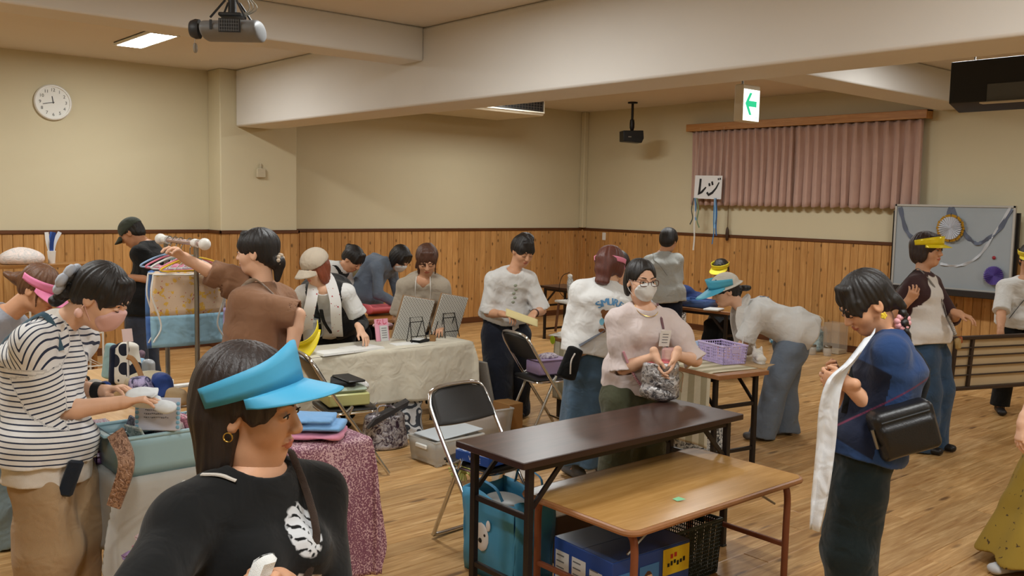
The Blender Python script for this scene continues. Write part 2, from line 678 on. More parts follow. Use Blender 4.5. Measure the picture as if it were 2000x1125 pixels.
def ceiling_light(x, y, label, g=None):
    t = thing('ceiling_light', label, 'light', (x, y, CEIL), group=g)
    w, l, h = .96, .27, .03
    mb = MB()
    for sx in (-1, 1):
        mb.box((sx * (w / 2 - .01), 0, -h / 2), (.02, l, h))
        mb.box((0, sx * (l / 2 - .01), -h / 2), (w - .04, .02, h))
    mb.box((0, 0, -.004), (w, l, .008))
    mb.build('frame', M_WHITE_PL, t)
    a, b, z = w / 2 - .02, l / 2 - .02, -h + .003
    MB().add([(-a, b, z), (a, b, z), (a, -b, z), (-a, -b, z)], [[0, 1, 2, 3]]).build('diffuser', M_LAMP, t)
    return t


ceiling_light(-8.83, 3.08, 'lit flush ceiling panel light above the clock wall')
GL = 'ceiling panel lights out of the photo'
for x, y in ((-4.6, 3.08), (-1.0, 3.08), (-8.83, .2), (-4.6, .2), (-1.0, .2), (-8.5, 7.9), (-6.2, 7.9), (-3.2, 7.9), (-.4, 7.9), (1.4, 3.08)):
    ceiling_light(x, y, 'flush ceiling panel light above the hall', GL)
# ================================================================== people: smooth solids grown from a posed skeleton
QUALITY = 1.0


def rc(p0, p1, r0, r1=None):
    p0 = np.asarray(p0, float); p1 = np.asarray(p1, float); r1 = r0 if r1 is None else r1
    v = p1 - p0; L2 = float(v @ v) + 1e-9

    def fn(x, y, z):
        dx, dy, dz = x - p0[0], y - p0[1], z - p0[2]
        t = np.clip((dx * v[0] + dy * v[1] + dz * v[2]) / L2, 0, 1)
        return np.sqrt((dx - t * v[0]) ** 2 + (dy - t * v[1]) ** 2 + (dz - t * v[2]) ** 2) - (r0 + (r1 - r0) * t)
    return fn, np.minimum(p0 - r0, p1 - r1), np.maximum(p0 + r0, p1 + r1)


def fc(p0, p1, r0, r1):
    """cone with a flat end at p1, open-ended behind p0"""
    p0 = np.asarray(p0, float); p1 = np.asarray(p1, float)
    v = p1 - p0; L = np.linalg.norm(v); w = v / L

    def fn(x, y, z):
        dx, dy, dz = x - p0[0], y - p0[1], z - p0[2]
        s = dx * w[0] + dy * w[1] + dz * w[2]
        t = np.clip(s / L, 0, 1)
        q = np.clip(s, 0, None)
        rad = np.sqrt((dx - q * w[0]) ** 2 + (dy - q * w[1]) ** 2 + (dz - q * w[2]) ** 2) - (r0 + (r1 - r0) * t)
        return np.maximum(rad, s - L)
    m = max(r0, r1)
    return fn, np.minimum(p0, p1) - m, np.maximum(p0, p1) + m


def el(c, ax, rad):
    c = np.asarray(c, float); A = np.asarray(ax, float); r = np.asarray(rad, float)
    ext = np.sqrt(((A * r[:, None]) ** 2).sum(0))

    def fn(x, y, z):
        dx, dy, dz = x - c[0], y - c[1], z - c[2]
        k0 = 0; k1 = 0
        for i in range(3):
            q = dx * A[i, 0] + dy * A[i, 1] + dz * A[i, 2]
            k0 = k0 + (q / r[i]) ** 2
            k1 = k1 + (q / r[i] ** 2) ** 2
        k0 = np.sqrt(k0); k1 = np.sqrt(k1) + 1e-6
        return k0 * (k0 - 1) / k1
    return fn, c - ext, c + ext


def es(p0, p1, lat, a0, b0, a1, b1, cap=.6, flat=False):
    """elliptic section swept from p0 to p1: half width a along lat, half depth b across; flat=True ends flat at p0"""
    p0 = np.asarray(p0, float); p1 = np.asarray(p1, float)
    v = p1 - p0; L = np.linalg.norm(v); w = v / L
    l = np.asarray(lat, float); l = nrm(l - w * (l @ w)); f = np.cross(l, w)
    cp = cap * min(b0, b1)

    def fn(x, y, z):
        dx, dy, dz = x - p0[0], y - p0[1], z - p0[2]
        s = dx * w[0] + dy * w[1] + dz * w[2]
        t = np.clip(s / L, 0, 1)
        e = s - t * L
        if flat:
            e = np.where(s < 0, 0, e)
        a = a0 + (a1 - a0) * t; b = b0 + (b1 - b0) * t
        X = dx * l[0] + dy * l[1] + dz * l[2]
        Y = dx * f[0] + dy * f[1] + dz * f[2]
        k0 = np.sqrt((X / a) ** 2 + (Y / b) ** 2 + (e / cp) ** 2)
        k1 = np.sqrt((X / a ** 2) ** 2 + (Y / b ** 2) ** 2 + (e / cp ** 2) ** 2) + 1e-6
        d = k0 * (k0 - 1) / k1
        return np.maximum(d, -s) if flat else d
    m = max(a0, a1, b0, b1) + cp
    return fn, np.minimum(p0, p1) - m, np.maximum(p0, p1) + m


def rb(c, ax, half, r):
    """rounded box"""
    c = np.asarray(c, float); A = np.asarray(ax, float); h = np.asarray(half, float) - r
    ext = (np.abs(A) * (h + r)[:, None]).sum(0)

    def fn(x, y, z):
        dx, dy, dz = x - c[0], y - c[1], z - c[2]
        q = [np.abs(dx * A[i, 0] + dy * A[i, 1] + dz * A[i, 2]) - h[i] for i in range(3)]
        o = np.sqrt(sum(np.clip(v, 0, None) ** 2 for v in q))
        return o + np.minimum(np.maximum(np.maximum(q[0], q[1]), q[2]), 0) - r
    return fn, c - ext, c + ext


class Solid:
    def __init__(s):
        s.ops = []

    def u(s, prim, k=.02):
        s.ops.append(('u', prim, k)); return s

    def s(s, prim, k=.01):
        s.ops.append(('s', prim, k)); return s

    def i(s, prim, k=.006):
        s.ops.append(('i', prim, k)); return s

    def cut(s, p, n):
        s.ops.append(('c', (np.asarray(p, float), nrm(n)), 0)); return s

    def disp(s, fn):
        s.ops.append(('d', fn, 0)); return s

    def mesh(s, h):
        lo = np.min([o[1][1] for o in s.ops if o[0] == 'u'], axis=0) - 3 * h
        hi = np.max([o[1][2] for o in s.ops if o[0] == 'u'], axis=0) + 3 * h
        n = np.ceil((hi - lo) / h).astype(int) + 1
        ax = [(lo[i] + h * np.arange(n[i])).astype(np.float32) for i in range(3)]
        f = np.full(n, .5, np.float32)
        for op, pr, k in s.ops:
            if op == 'c':
                p, nn = pr
                d = ((ax[0] - p[0]) * nn[0])[:, None, None] + ((ax[1] - p[1]) * nn[1])[None, :, None] + ((ax[2] - p[2]) * nn[2])[None, None, :]
                np.maximum(f, d, out=f)
                continue
            if op == 'd':
                f += pr(ax[0][:, None, None], ax[1][None, :, None], ax[2][None, None, :]).astype(np.float32)
                continue
            fn, l, hh = pr
            pad = k + 2.5 * h + (.02 if op == 'i' else 0)
            if op == 'i':
                sl = [slice(0, n[i]) for i in range(3)]
            else:
                sl = []
                for i in range(3):
                    a = max(0, int((l[i] - pad - lo[i]) / h)); b = min(n[i], int((hh[i] + pad - lo[i]) / h) + 2)
                    sl.append(slice(a, max(a, b)))
                if any(q.stop <= q.start for q in sl):
                    continue
            sl = tuple(sl)
            d = fn(ax[0][sl[0]][:, None, None], ax[1][sl[1]][None, :, None], ax[2][sl[2]][None, None, :]).astype(np.float32)
            g = f[sl]
            if op == 'u':
                if k:
                    q = np.clip(k - np.abs(g - d), 0, None) / k
                    f[sl] = np.minimum(g, d) - q * q * (k / 4)
                else:
                    f[sl] = np.minimum(g, d)
            else:
                if op == 's':
                    d = -d
                if k:
                    q = np.clip(k - np.abs(g - d), 0, None) / k
                    f[sl] = np.maximum(g, d) + q * q * (k / 4)
                else:
                    f[sl] = np.maximum(g, d)
        return surfnet(f, lo, h)


def surfnet(f, lo, h):
    s = f < 0
    c = np.zeros(np.array(f.shape) - 1, np.int8)
    for a in (0, 1):
        for b in (0, 1):
            for d in (0, 1):
                c += s[a:s.shape[0] - 1 + a, b:s.shape[1] - 1 + b, d:s.shape[2] - 1 + d]
    act = (c > 0) & (c < 8)
    idx = np.full(c.shape, -1, np.int32)
    cells = np.argwhere(act)
    idx[act] = np.arange(len(cells))
    acc = np.zeros((len(cells), 3), np.float32); cnt = np.zeros(len(cells), np.float32)
    cor = {}
    for a in (0, 1):
        for b in (0, 1):
            for d in (0, 1):
                cor[(a, b, d)] = f[cells[:, 0] + a, cells[:, 1] + b, cells[:, 2] + d]
    for a in cor:
        for i in range(3):
            if a[i] == 0:
                b = list(a); b[i] = 1; b = tuple(b)
                fa, fb = cor[a], cor[b]
                m = (fa < 0) != (fb < 0)
                t = np.where(m, fa / np.where(m, fa - fb, 1), 0)
                for j in range(3):
                    acc[:, j] += np.where(m, a[j] + (t if j == i else 0), 0)
                cnt += m
    v = lo + h * (cells + acc / cnt[:, None])
    fs = []
    for i in range(3):
        j, k = (i + 1) % 3, (i + 2) % 3
        A = [slice(None)] * 3; B = [slice(None)] * 3
        A[i] = slice(0, -1); B[i] = slice(1, None)
        for q in (j, k):
            A[q] = slice(1, -1); B[q] = slice(1, -1)
        sa, sb = s[tuple(A)], s[tuple(B)]
        e = np.argwhere(sa != sb)
        if not len(e):
            continue
        fl = sa[e[:, 0], e[:, 1], e[:, 2]]
        e = e.copy(); e[:, j] += 1; e[:, k] += 1
        q = []
        for dj, dk in ((-1, -1), (0, -1), (0, 0), (-1, 0)):
            g = e.copy(); g[:, j] += dj; g[:, k] += dk
            q.append(idx[g[:, 0], g[:, 1], g[:, 2]])
        q = np.stack(q, 1)
        q[~fl] = q[~fl][:, ::-1]
        fs.append(q)
    fs = np.concatenate(fs) if fs else np.zeros((0, 4), int)
    return v, fs


def waves(amp, seed, sc, bias=None):
    """soft cloth wrinkles as a displacement of a solid"""
    r = np.random.RandomState(seed)
    A = r.normal(size=(3, 3))
    A /= np.linalg.norm(A, axis=1)[:, None]
    if bias is not None:
        A[0] = nrm(np.asarray(bias, float) + .35 * A[0])
    ph = r.rand(3) * 6

    def fn(x, y, z):
        a = (x * A[0, 0] + y * A[0, 1] + z * A[0, 2]) * sc
        b = (x * A[1, 0] + y * A[1, 1] + z * A[1, 2]) * sc * .55
        c = (x * A[2, 0] + y * A[2, 1] + z * A[2, 2]) * sc * .4
        return amp * np.sin(a + 1.6 * np.sin(b + ph[0]) + ph[1]) * (.55 + .45 * np.sin(c + ph[2]))
    return fn


def flutes(amp, n, c, lat, seed=0, z0=None, z1=None):
    """vertical folds around an axis, growing downwards from z1 to z0"""
    c = np.asarray(c, float); l = nrm(lat); f = np.cross(l, UP)

    def fn(x, y, z):
        a = np.arctan2((x - c[0]) * f[0] + (y - c[1]) * f[1], (x - c[0]) * l[0] + (y - c[1]) * l[1])
        w = 1.0
        if z0 is not None:
            w = np.clip((z1 - z) / (z1 - z0), 0, 1)
        return amp * w * np.sin(n * a + seed + .8 * np.sin(2 * a + seed) + 2.0 * z)
    return fn


SKIN = {}


def skin(tone):
    if tone in SKIN:
        return SKIN[tone]
    col = {'fair': (228, 182, 152), 'mid': (212, 160, 126), 'tan': (196, 142, 108)}[tone]
    t = NT('skin_' + tone)
    c = t.coord()
    b = lin(col)
    t.set(Base_Color=t.mix(t.noise(c, 24, 4), tuple(v * .9 for v in b[:3]) + (1,), tuple(min(1, v * 1.06) for v in b[:3]) + (1,)), Roughness=.5, Specular_IOR_Level=.35)
    t.bump(t.noise(c, 380, 2), .06, .002)
    lip = mat('lips_' + tone, tuple(int(v * k) for v, k in zip(col, (.86, .66, .66))), .42)
    SKIN[tone] = (t.m, lip)
    return SKIN[tone]


HAIRM = {}


def hairmat(name, col, gloss=.48):
    if name in HAIRM:
        return HAIRM[name]
    t = NT(name)
    c = t.coord(scale=(1, 1, .12))
    b = lin(col)
    n = t.noise(c, 150, 4, .6)
    t.set(Base_Color=t.mix(n, tuple(v * .55 for v in b[:3]) + (1,), tuple(min(1, v * 1.6 + .004) for v in b[:3]) + (1,)), Roughness=gloss, Specular_IOR_Level=.5)
    t.bump(n, .55, .004)
    HAIRM[name] = t.m
    return t.m


M_EYEW = mat('eye_white', (236, 232, 226), .25)
M_IRIS = mat('iris_dark', (34, 22, 16), .2)
M_LASH = mat('lash_dark', (30, 22, 18), .6)


class Head:
    def __init__(s, c, phi, pitch=0, roll=0, sc=1.0):
        """c: centre between the ears; phi 0 = towards the viewer, 90 = to the picture's right; pitch > 0 looks down"""
        p = R_(phi)
        f = math.sin(p) * R2 - math.cos(p) * G2
        l = np.cross(UP, f)
        a = R_(pitch)
        f2 = f * math.cos(a) - UP * math.sin(a)
        u2 = UP * math.cos(a) + f * math.sin(a)
        b = R_(roll)
        l2 = l * math.cos(b) + u2 * math.sin(b)
        u3 = u2 * math.cos(b) - l * math.sin(b)
        s.c, s.x, s.y, s.z, s.sc = np.asarray(c, float), l2, f2, u3, sc
        s.ax = np.stack([s.x, s.y, s.z])

    def L(s, x, y, z):
        return s.c + s.sc * (s.x * x + s.y * y + s.z * z)

    def E(s, c, r):
        return el(s.L(*c), s.ax, np.array(r) * s.sc)

    def Rc(s, a, b, r0, r1=None):
        return rc(s.L(*a), s.L(*b), r0 * s.sc, (r0 if r1 is None else r1) * s.sc)

    def loc(s, v):
        d = (np.asarray(v) - s.c) / s.sc
        return d @ s.ax.T


def head_solid(hd, N, neck_r=.047, man=False):
    S = Solid()
    E = hd.E
    S.u(E((0, -.014, .034), (.073, .09, .083)), 0)
    S.u(E((0, .022, -.022), (.062, .068, .085)), .03)
    S.u(E((0, .05, -.082), (.036, .034, .03)), .035)
    S.u(E((0, .012, -.075), (.05, .052, .032)), .03)
    for sx in (-1, 1):
        S.u(E((sx * .034, .056, -.026), (.028, .026, .028)), .025)
        S.u(E((sx * .03, .08, .026), (.024, .01, .008)), .016)
        S.s(E((sx * .031, .101, .006), (.017, .016, .011)), .014)
    S.u(hd.Rc((0, .088, .012), (0, .105, -.022), .0075, .0115), .012)
    for sx in (-1, 1):
        S.u(E((sx * .011, .1, -.026), (.008, .009, .007)), .006)
        S.u(E((sx * .031, .082, .005), (.014, .011, .009)), .006)       # closed lid volume
        S.u(E((sx * .075, -.006, -.006), (.008, .02, .031)), .008)      # ear
        S.s(E((sx * .084, -.002, -.002), (.006, .011, .018)), .006)
    S.u(E((0, .09, -.051), (.022, .0095, .0062)), .006)
    S.u(E((0, .0885, -.0605), (.019, .0095, .0068)), .006)
    S.s(E((0, .1005, -.0562), (.02, .004, .0016)), .003)
    S.u(rc(hd.L(0, -.022, -.045), N - UP * .015, neck_r * hd.sc, (neck_r + .004) * hd.sc), .03)
    return S


def hand_solid(S, w, d, pn, thumb_side, curl=.5, sc=1.0, spread=.12, thumb_in=.6):
    """w wrist, d direction to the knuckles, pn palm normal (towards the palm side), thumb_side: vector towards the thumb"""
    d = nrm(d); pn = nrm(pn - d * (pn @ d)); sd = np.cross(d, pn)
    if sd @ thumb_side < 0:
        sd = -sd
    k = sc
    S.u(rc(w - d * .035 * k, w + d * .012 * k, .026 * k, .024 * k), .01)
    kn = w + d * .085 * k
    S.u(es(w + d * .005 * k, kn, sd, .028 * k, .0155 * k, .038 * k, .0125 * k, .9), .016)
    S.u(el(w + d * .03 * k + sd * .02 * k + pn * .008 * k, np.stack([d, sd, pn]), np.array([.032, .018, .015]) * k), .014)
    lens = [(.030, .024, .02), (.036, .027, .021), (.034, .025, .02), (.026, .02, .017)]
    for i, ln in enumerate(lens):
        o = (1.5 - i) * .0185
        p = kn + sd * o * k - d * (.004 + .006 * abs(i - 1.2)) * k
        a = curl * (.55 + .06 * i)
        fd = nrm(d + sd * (1.5 - i) * spread)
        rr = .0088 - .0006 * (i == 3)
        for j, L in enumerate(ln):
            dd = nrm(fd * math.cos(a) + pn * math.sin(a))
            q = p + dd * L * k
            S.u(rc(p, q, (rr - .0007 * j) * k, (rr - .0007 * (j + 1)) * k), .004)
            p = q
            a += curl * .75
    p = w + d * .022 * k + sd * .024 * k + pn * .004 * k
    t1 = nrm(d * .75 + sd * (.85 - .5 * thumb_in) + pn * .55 * thumb_in)
    q = p + t1 * .042 * k
    S.u(rc(p, q, .0125 * k, .0105 * k), .01)
    t2 = nrm(d * .95 + sd * (.3 - .35 * thumb_in) + pn * .45 * thumb_in)
    S.u(rc(q, q + t2 * .03 * k, .0102 * k, .008 * k), .004)
    return S


def ik(a, b, l1, l2, hint):
    v = b - a; D = np.linalg.norm(v)
    if D > (l1 + l2) * .995:
        k = D / ((l1 + l2) * .995); l1 *= k; l2 *= k
    w = v / D
    q = (l1 * l1 - l2 * l2 + D * D) / (2 * D)
    r = math.sqrt(max(l1 * l1 - q * q, 0))
    base = a + w * q
    h = hint - base; h = h - w * (h @ w)
    return base + nrm(h) * r


PEOPLE = []


class Person:
    """pose: pixel + depth of a few joints, bone lengths from the body height; parts are separate meshes under one empty"""
    def __init__(s, label, d, phi, pv, nk, hd, hf, S=1.0, girth=1.0, tone='fair', stoop=.03, group=None, ground=None, sh_w=.152, hsc=None):
        s.d, s.S, s.w = d, S, girth
        s.q = lambda p: W(p[0], p[1], d + (p[2] if len(p) > 2 else 0))
        s.P = s.q(pv); s.N = s.q(nk)
        p = R_(phi)
        s.f0 = math.sin(p) * R2 - math.cos(p) * G2
        s.l0 = np.cross(UP, s.f0)
        s.u = nrm(s.N - s.P)
        s.l = nrm(s.l0 - s.u * (s.l0 @ s.u))
        s.f = np.cross(s.l, s.u)
        s.T = np.linalg.norm(s.N - s.P)
        s.head = Head(s.q(hd), hf[0], hf[1], hf[2] if len(hf) > 2 else 0, hsc or (1.0 + .25 * (S - 1)))
        s.tone = tone
        s.stoop = stoop
        s.sh = {+1: s.N + s.l * sh_w * S - s.u * .074 * S, -1: s.N - s.l * sh_w * S - s.u * .074 * S}    # +1 left, -1 right
        s.arm = {}
        s.leg = {}
        s.hands = {}
        gx, gy = (s.P[0], s.P[1]) if ground is None else ground[:2]
        s.root = thing('person', label, 'person', (gx, gy, 0), group=group)
        s.off = np.array([gx, gy, 0.0])
        s.hc = float(np.clip(d * .0016, .0062, .0135)) * QUALITY
        s.hb = float(np.clip(d * .0022, .009, .016)) * QUALITY
        s.hh = float(np.clip(d * .0009, .0034, .0072)) * QUALITY
        s.hn = float(np.clip(d * .0008, .0031, .006)) * QUALITY
        PEOPLE.append(s)

    # ---- pose
    def set_arm(s, side, elbow, wrist, hand=None, palm=None, curl=.5, la=.275, lf=.235, thumb=None):
        a = s.sh[side]
        w = s.q(wrist); e = ik(a, w, la * s.S, lf * s.S, s.q(elbow))
        s.arm[side] = (a, e, w)
        hdir = nrm(s.q(hand) - w) if hand is not None else nrm(w - e)
        s.hands[side] = (hdir, np.asarray(palm, float) if palm is not None else -UP, curl, thumb)
        return s

    def set_leg(s, side, foot, knee_fwd=.25, toe=None, lift=0.0, hipw=.085):
        """foot: world xy point of the ankle on the floor, or (px, py) of the sole"""
        hip = s.P + s.l0 * side * hipw * s.S - s.u * .02
        ft = np.array([foot[0], foot[1], .0]) if len(foot) == 3 else at(foot[0], foot[1], lift)
        an = np.array([ft[0], ft[1], .085 + lift])
        L = .405 * s.S
        if knee_fwd <= .3: L = min(L, np.linalg.norm(hip - an) * .5085)
        k = ik(hip, an, L, L * .97, (hip + an) / 2 + s.f0 * knee_fwd)
        s.leg[side] = (hip, k, an, nrm(toe) if toe is not None else s.f0)
        return s

    def stand(s, spread=.09, toe=0.0, shift=(0, 0)):
        for sd in (1, -1):
            p = s.P + s.l0 * sd * spread + s.f0 * shift[0]
            s.set_leg(sd, (p[0], p[1], 0), toe=nrm(s.f0 + s.l0 * sd * .2))
        return s

    # ---- meshes
    def add(s, name, solid, h, mats, mi=None, parent=None, attr=None, label=None):
        v, f = solid.mesh(h) if isinstance(solid, Solid) else solid
        m = mi(v, f) if mi is not None else None
        me = np_mesh(name, v - s.off, f, mats, True, m)
        if attr is not None:
            for nm, val in attr(v).items():
                a = me.attributes.new(nm, 'FLOAT', 'POINT'); a.data.foreach_set('value', val.astype(np.float32))
        o = link_mesh(name, me, parent or s.root)
        if label: o['label'] = label
        return o

    def mb(s, name, mb, mats, parent=None, **kw):
        o = link_mesh(name, mb.mesh(name, mats, s.off, True, kw.pop('angle', 45)), parent or s.root)
        if kw.get('solid'):
            md = o.modifiers.new('solid', 'SOLIDIFY'); md.thickness = kw['solid']; md.offset = 0
        if kw.get('sub'):
            md = o.modifiers.new('sub', 'SUBSURF'); md.levels = md.render_levels = kw['sub']
        if kw.get('label'): o['label'] = kw['label']
        return o

    def torso(s, S, e=0.0, hem=.06, flare=0.0, cut=True, top=.03, bust=.0, k=.05, e_low=None):
        P, N, u, l, f, w, c = s.P, s.N, s.u, s.l, s.f, s.w, s.S
        T = s.T
        b = -f * s.stoop
        el_ = e if e_low is None else e_low
        wa = P + u * .33 * T + b * .6; ch = P + u * .70 * T + b; tp = N - u * .05 * c + b * .3
        cl = .016 if cut else 0
        S.u(es(P - u * hem, P + u * .02, l, (.160 + flare) * w * c + el_ + 1.5 * cl, (.114 + flare) * w * c + el_ + cl, .160 * w * c + el_ + cl, .114 * w * c + el_ + cl, .5), 0)
        S.u(es(P, wa, l, .158 * w * c + el_ + cl, .114 * w * c + el_ + cl, .132 * w * c + e, .098 * w * c + e, .6), k)
        S.u(es(wa, ch, l, .132 * w * c + e, .098 * w * c + e, .146 * w * c + e, .108 * w * c + e, .6), k)
        S.u(es(ch, tp, l, .146 * w * c + e, .108 * w * c + e, .10 * c + e, .066 * c + e, .6), k)
        if bust:
            for sx in (-1, 1):
                S.u(el(ch + l * sx * .068 * c + f * (.075 * w * c + e) - u * .015, np.stack([l, f, u]), (.068 * c, .06 * c + bust, .066 * c)), .05)
        if cut:
            S.cut(P - u * hem, -u)
        S.u(rc(s.sh[1] + u * .0, s.sh[-1] + u * .0, .044 * c + e * .5), .05)
        for sd in (1, -1):
            S.u(rc(N - u * .002, s.sh[sd] + u * .006, .05 * c + e * .3, .043 * c + e * .5), .04)
        return S

    def body(s, legs=True, arms=(1, -1), bare=True):
        c, w = s.S, s.w
        S = Solid()
        s.torso(S, -.004, .05, cut=False)
        for sd in arms:
            if sd in s.arm:
                a, e, wr = s.arm[sd]
                S.u(rc(a, e, .045 * c * (.5 + .5 * w), .038 * c), .02)
                S.u(rc(e, e + (wr - e) * .3, .038 * c, .039 * c * (.6 + .4 * w)), .01)
                S.u(rc(e + (wr - e) * .3, wr, .038 * c * (.6 + .4 * w), .0255 * c), .01)
        for sd, (hp, kn, an, toe) in s.leg.items():
            S.u(rc(hp, kn, .078 * c * w, .052 * c), .04)
            S.u(rc(kn, kn + (an - kn) * .3, .05 * c, .052 * c), .02)
            S.u(rc(kn + (an - kn) * .3, an, .051 * c, .034 * c), .02)
            S.u(es(an - UP * .04 - toe * .03, an - UP * .055 + toe * .13, np.cross(UP, toe), .033, .034, .036, .02, .9), .03)
        parts = [S.mesh(s.hb)]
        hv = head_solid(s.head, s.N).mesh(s.hh)
        parts.append(hv)
        for sd in arms:
            if sd in s.arm:
                a, e, wr = s.arm[sd]
                hd, pn, curl, th = s.hands[sd]
                H = Solid()
                H.u(rc(e + (wr - e) * .75, wr, .0285 * c, .0255 * c), 0)
                ts = th if th is not None else nrm(s.f0 * .6 - s.l0 * sd * .6)
                hand_solid(H, wr, hd, pn, ts, curl, c * .92)
                parts.append(H.mesh(s.hn))
        n = 0; vs = []; fs = []
        for v, f in parts:
            vs.append(v); fs.append(f + n); n += len(v)
        v = np.concatenate(vs); f = np.concatenate(fs)
        sk, lip = skin(s.tone)
        hs0 = len(parts[0][0])
        L = s.head.loc(v[f].mean(1))
        m = ((np.abs(L[:, 0]) < .0225) & (L[:, 1] > .084) & (L[:, 2] < -.0455) & (L[:, 2] > -.068) & ((np.abs(L[:, 2] + .056) < .0115 * (1 - (L[:, 0] / .024) ** 2)))).astype(int)
        s.body_obj = s.add('body', (v, f), 0, [sk, lip], lambda a, b: m)
        s.hs_range = hs0
        return s

    def face(s, eyes='open', brow_col=None, brows=True):
        hd = s.head
        if eyes == 'open':
            for sx in (-1, 1):
                mb = MB()
                mb.sphere(hd.L(sx * .031, .0855, .006), .0102 * hd.sc, 12, (1.15, .75, .62), (hd.x, hd.y, hd.z))
                mb.mi(1)
                mb.sphere(hd.L(sx * .031, .0905, .006), .0056 * hd.sc, 10, (1, .7, 1), (hd.x, hd.y, hd.z))
                s.mb('eye', mb, [M_EYEW, M_IRIS])
        for sx in (-1, 1):
            zz = .0125 if eyes == 'open' else .001
            pts = [hd.L(sx * (.031 + .0145 * t), .0955 - .006 * t * t - (.001 if eyes == 'open' else 0), zz - (.0055 if eyes == 'open' else -.002) * t * t) for t in np.linspace(-1, 1, 7)]
            s.mb('lash_line', MB().tube(pts, .0015 * hd.sc, 5), M_LASH)
        if brows:
            for sx in (-1, 1):
                pts = [hd.L(sx * (.013 + .036 * t), .0945 - .016 * t * t, .0265 + .006 * math.sin(t * 2.6)) for t in np.linspace(0, 1, 7)]
                s.mb('eyebrow', MB().tube(pts, .0026 * hd.sc, 5), brow_col or M_LASH)
        return s

    def top(s, m, e=.016, hem=.08, sleeve=.75, sr=(.062, .066), neck='crew', flare=0.0, e_low=None, bust=0.0, wr=.004, seed=1, name='shirt', arms=(1, -1), hollow=True, attr=None, neck_r=.064, mi=None, extra=None, wsc=32):
        c = s.S
        S = Solid()
        s.torso(S, e, hem, flare, True, bust=bust, e_low=e_low)
        ends = []
        sr = (sr[0] * .79, sr[1] * .8); e = e * .62; e_low = e_low * .7 if e_low else None; flare = flare * .7
        if wr:
            S.disp(waves(wr, seed, wsc))
        for sd in arms:
            if sd in s.arm and sleeve > 0:
                a, ee, w = s.arm[sd]
                a2 = a + s.u * .005
                if sleeve <= 1.0:
                    p = a2 + (ee - a2) * sleeve
                    S.u(fc(a2, p, sr[0] * c, sr[1] * c), .035)
                    ends.append((a2, p, sr[0] + (sr[1] - sr[0]) * .7, sr[1]))
                else:
                    p = ee + (w - ee) * (sleeve - 1.0)
                    mid = (sr[0] + sr[1]) / 2
                    S.u(rc(a2, ee, sr[0] * c, mid * c), .03)
                    S.u(fc(ee, p, mid * c, sr[1] * c), .015)
                    ends.append((ee, p, mid, sr[1]))
        if extra:
            extra(S)
        if wr:
            S.disp(waves(wr * .5, seed + 7, wsc * 1.9))
        if hollow and s.hc < .0085:
            for a, p, r0, r1 in ends:
                d = nrm(p - a)
                S.s(fc(p - d * .025, p + d * .05, (r1 - .0125) * c, (r1 - .0105) * c), 0)
        if neck == 'crew':
            S.s(el(s.N + s.u * .052 + s.f * .014, np.stack([s.l, s.f, s.u]), (neck_r, neck_r * .95, .052)), .006)
        elif neck == 'v':
            S.s(el(s.N + s.u * .05 + s.f * .018, np.stack([s.l, s.f, s.u]), (neck_r, neck_r * .95, .06)), .006)
            S.s(rc(s.N + s.u * .03 + s.f * .09, s.N - s.u * .085 + s.f * .115, .05, .012), .006)
        s.cl = s.add(name, S, s.hc, m, attr=attr, mi=mi); s._b = None
        return s.cl

    def pants(s, m, rt=.09, rk=.088, ra=.085, waist=.06, end=.06, wr=.005, seed=3, name='trousers', e=.008, attr=None):
        c, w = s.S, s.w
        S = Solid()
        S.u(es(s.P - s.u * .05, s.P + s.u * waist, s.l, .155 * w * c + e, .11 * w * c + e, .122 * w * c + e, .088 * w * c + e, .5), 0)
        for sd, (hp, kn, an, toe) in s.leg.items():
            S.u(rc(hp - UP * .02, hp * .6 + kn * .4, min(rt, .092) * c * w, rt * c * w), .04); S.u(rc(hp * .6 + kn * .4, kn, rt * c * w, rk * c), .03)
            d = nrm(an - kn)
            S.u(fc(kn, an + d * (.085 - end), rk * c, ra * c), .03)
        for sd, (hp, kn, an, toe) in s.leg.items():
            S.disp(waves(wr, seed + sd, 30, nrm(np.cross(kn - hp, s.l0)) + .5 * s.l0))
        S.disp(waves(wr, seed + 5, 24))
        return s.add(name, S, s.hc, m, attr=attr)

    def skirt(s, m, z0, a1=.30, b1=.26, amp=.012, n=9, name='skirt', waist=.10, e=.012, drop=None):
        c, w = s.S, s.w
        S = Solid()
        wa = s.P + s.u * waist
        base = np.array([s.P[0], s.P[1], z0]) if drop is None else np.array([drop[0], drop[1], z0])
        mid = s.P * .75 + base * .25
        S.u(es(mid, wa, s.l0, .175 * w * c + e, .13 * w * c + e, .14 * w * c + e, .104 * w * c + e, .4), 0)
        S.u(es(base, mid, s.l0, a1, b1, .175 * w * c + e, .13 * w * c + e, .4, flat=True), .05)
        S.disp(flutes(amp, n, s.P, s.l0, seed=n, z0=z0, z1=s.P[2]))
        S.disp(waves(.003, n, 25))
        return s.add(name, S, s.hc, m)

    def shoes(s, m, sole=None, h=.055):
        for sd, (hp, kn, an, toe) in s.leg.items():
            S = Solid()
            b = np.array([an[0], an[1], an[2] - .085])
            sdv = np.cross(UP, toe)
            S.u(es(b + UP * .036 - toe * .045, b + UP * .03 + toe * .14, sdv, .036, .036, .04, .026, 1.0), 0)
            S.u(rc(b + UP * .045 - toe * .02, b + UP * .075 - toe * .005, .038, .04), .02)
            S.cut(b + UP * .002, -UP)
            o = s.add('shoe', S, max(.006, s.hc * .8), m)
            if sole:
                mb = MB()
                pts = []
                for i in range(20):
                    a = 2 * math.pi * i / 20
                    x = math.cos(a); y = math.sin(a)
                    pts.append((x * (.125 if x > 0 else .1) + .03, y * (.043 if x > 0 else .037)))
                mb.prism(pts, b + UP * .001, toe, sdv, UP, .018)
                s.mb('sole', mb, sole, o)
        return s

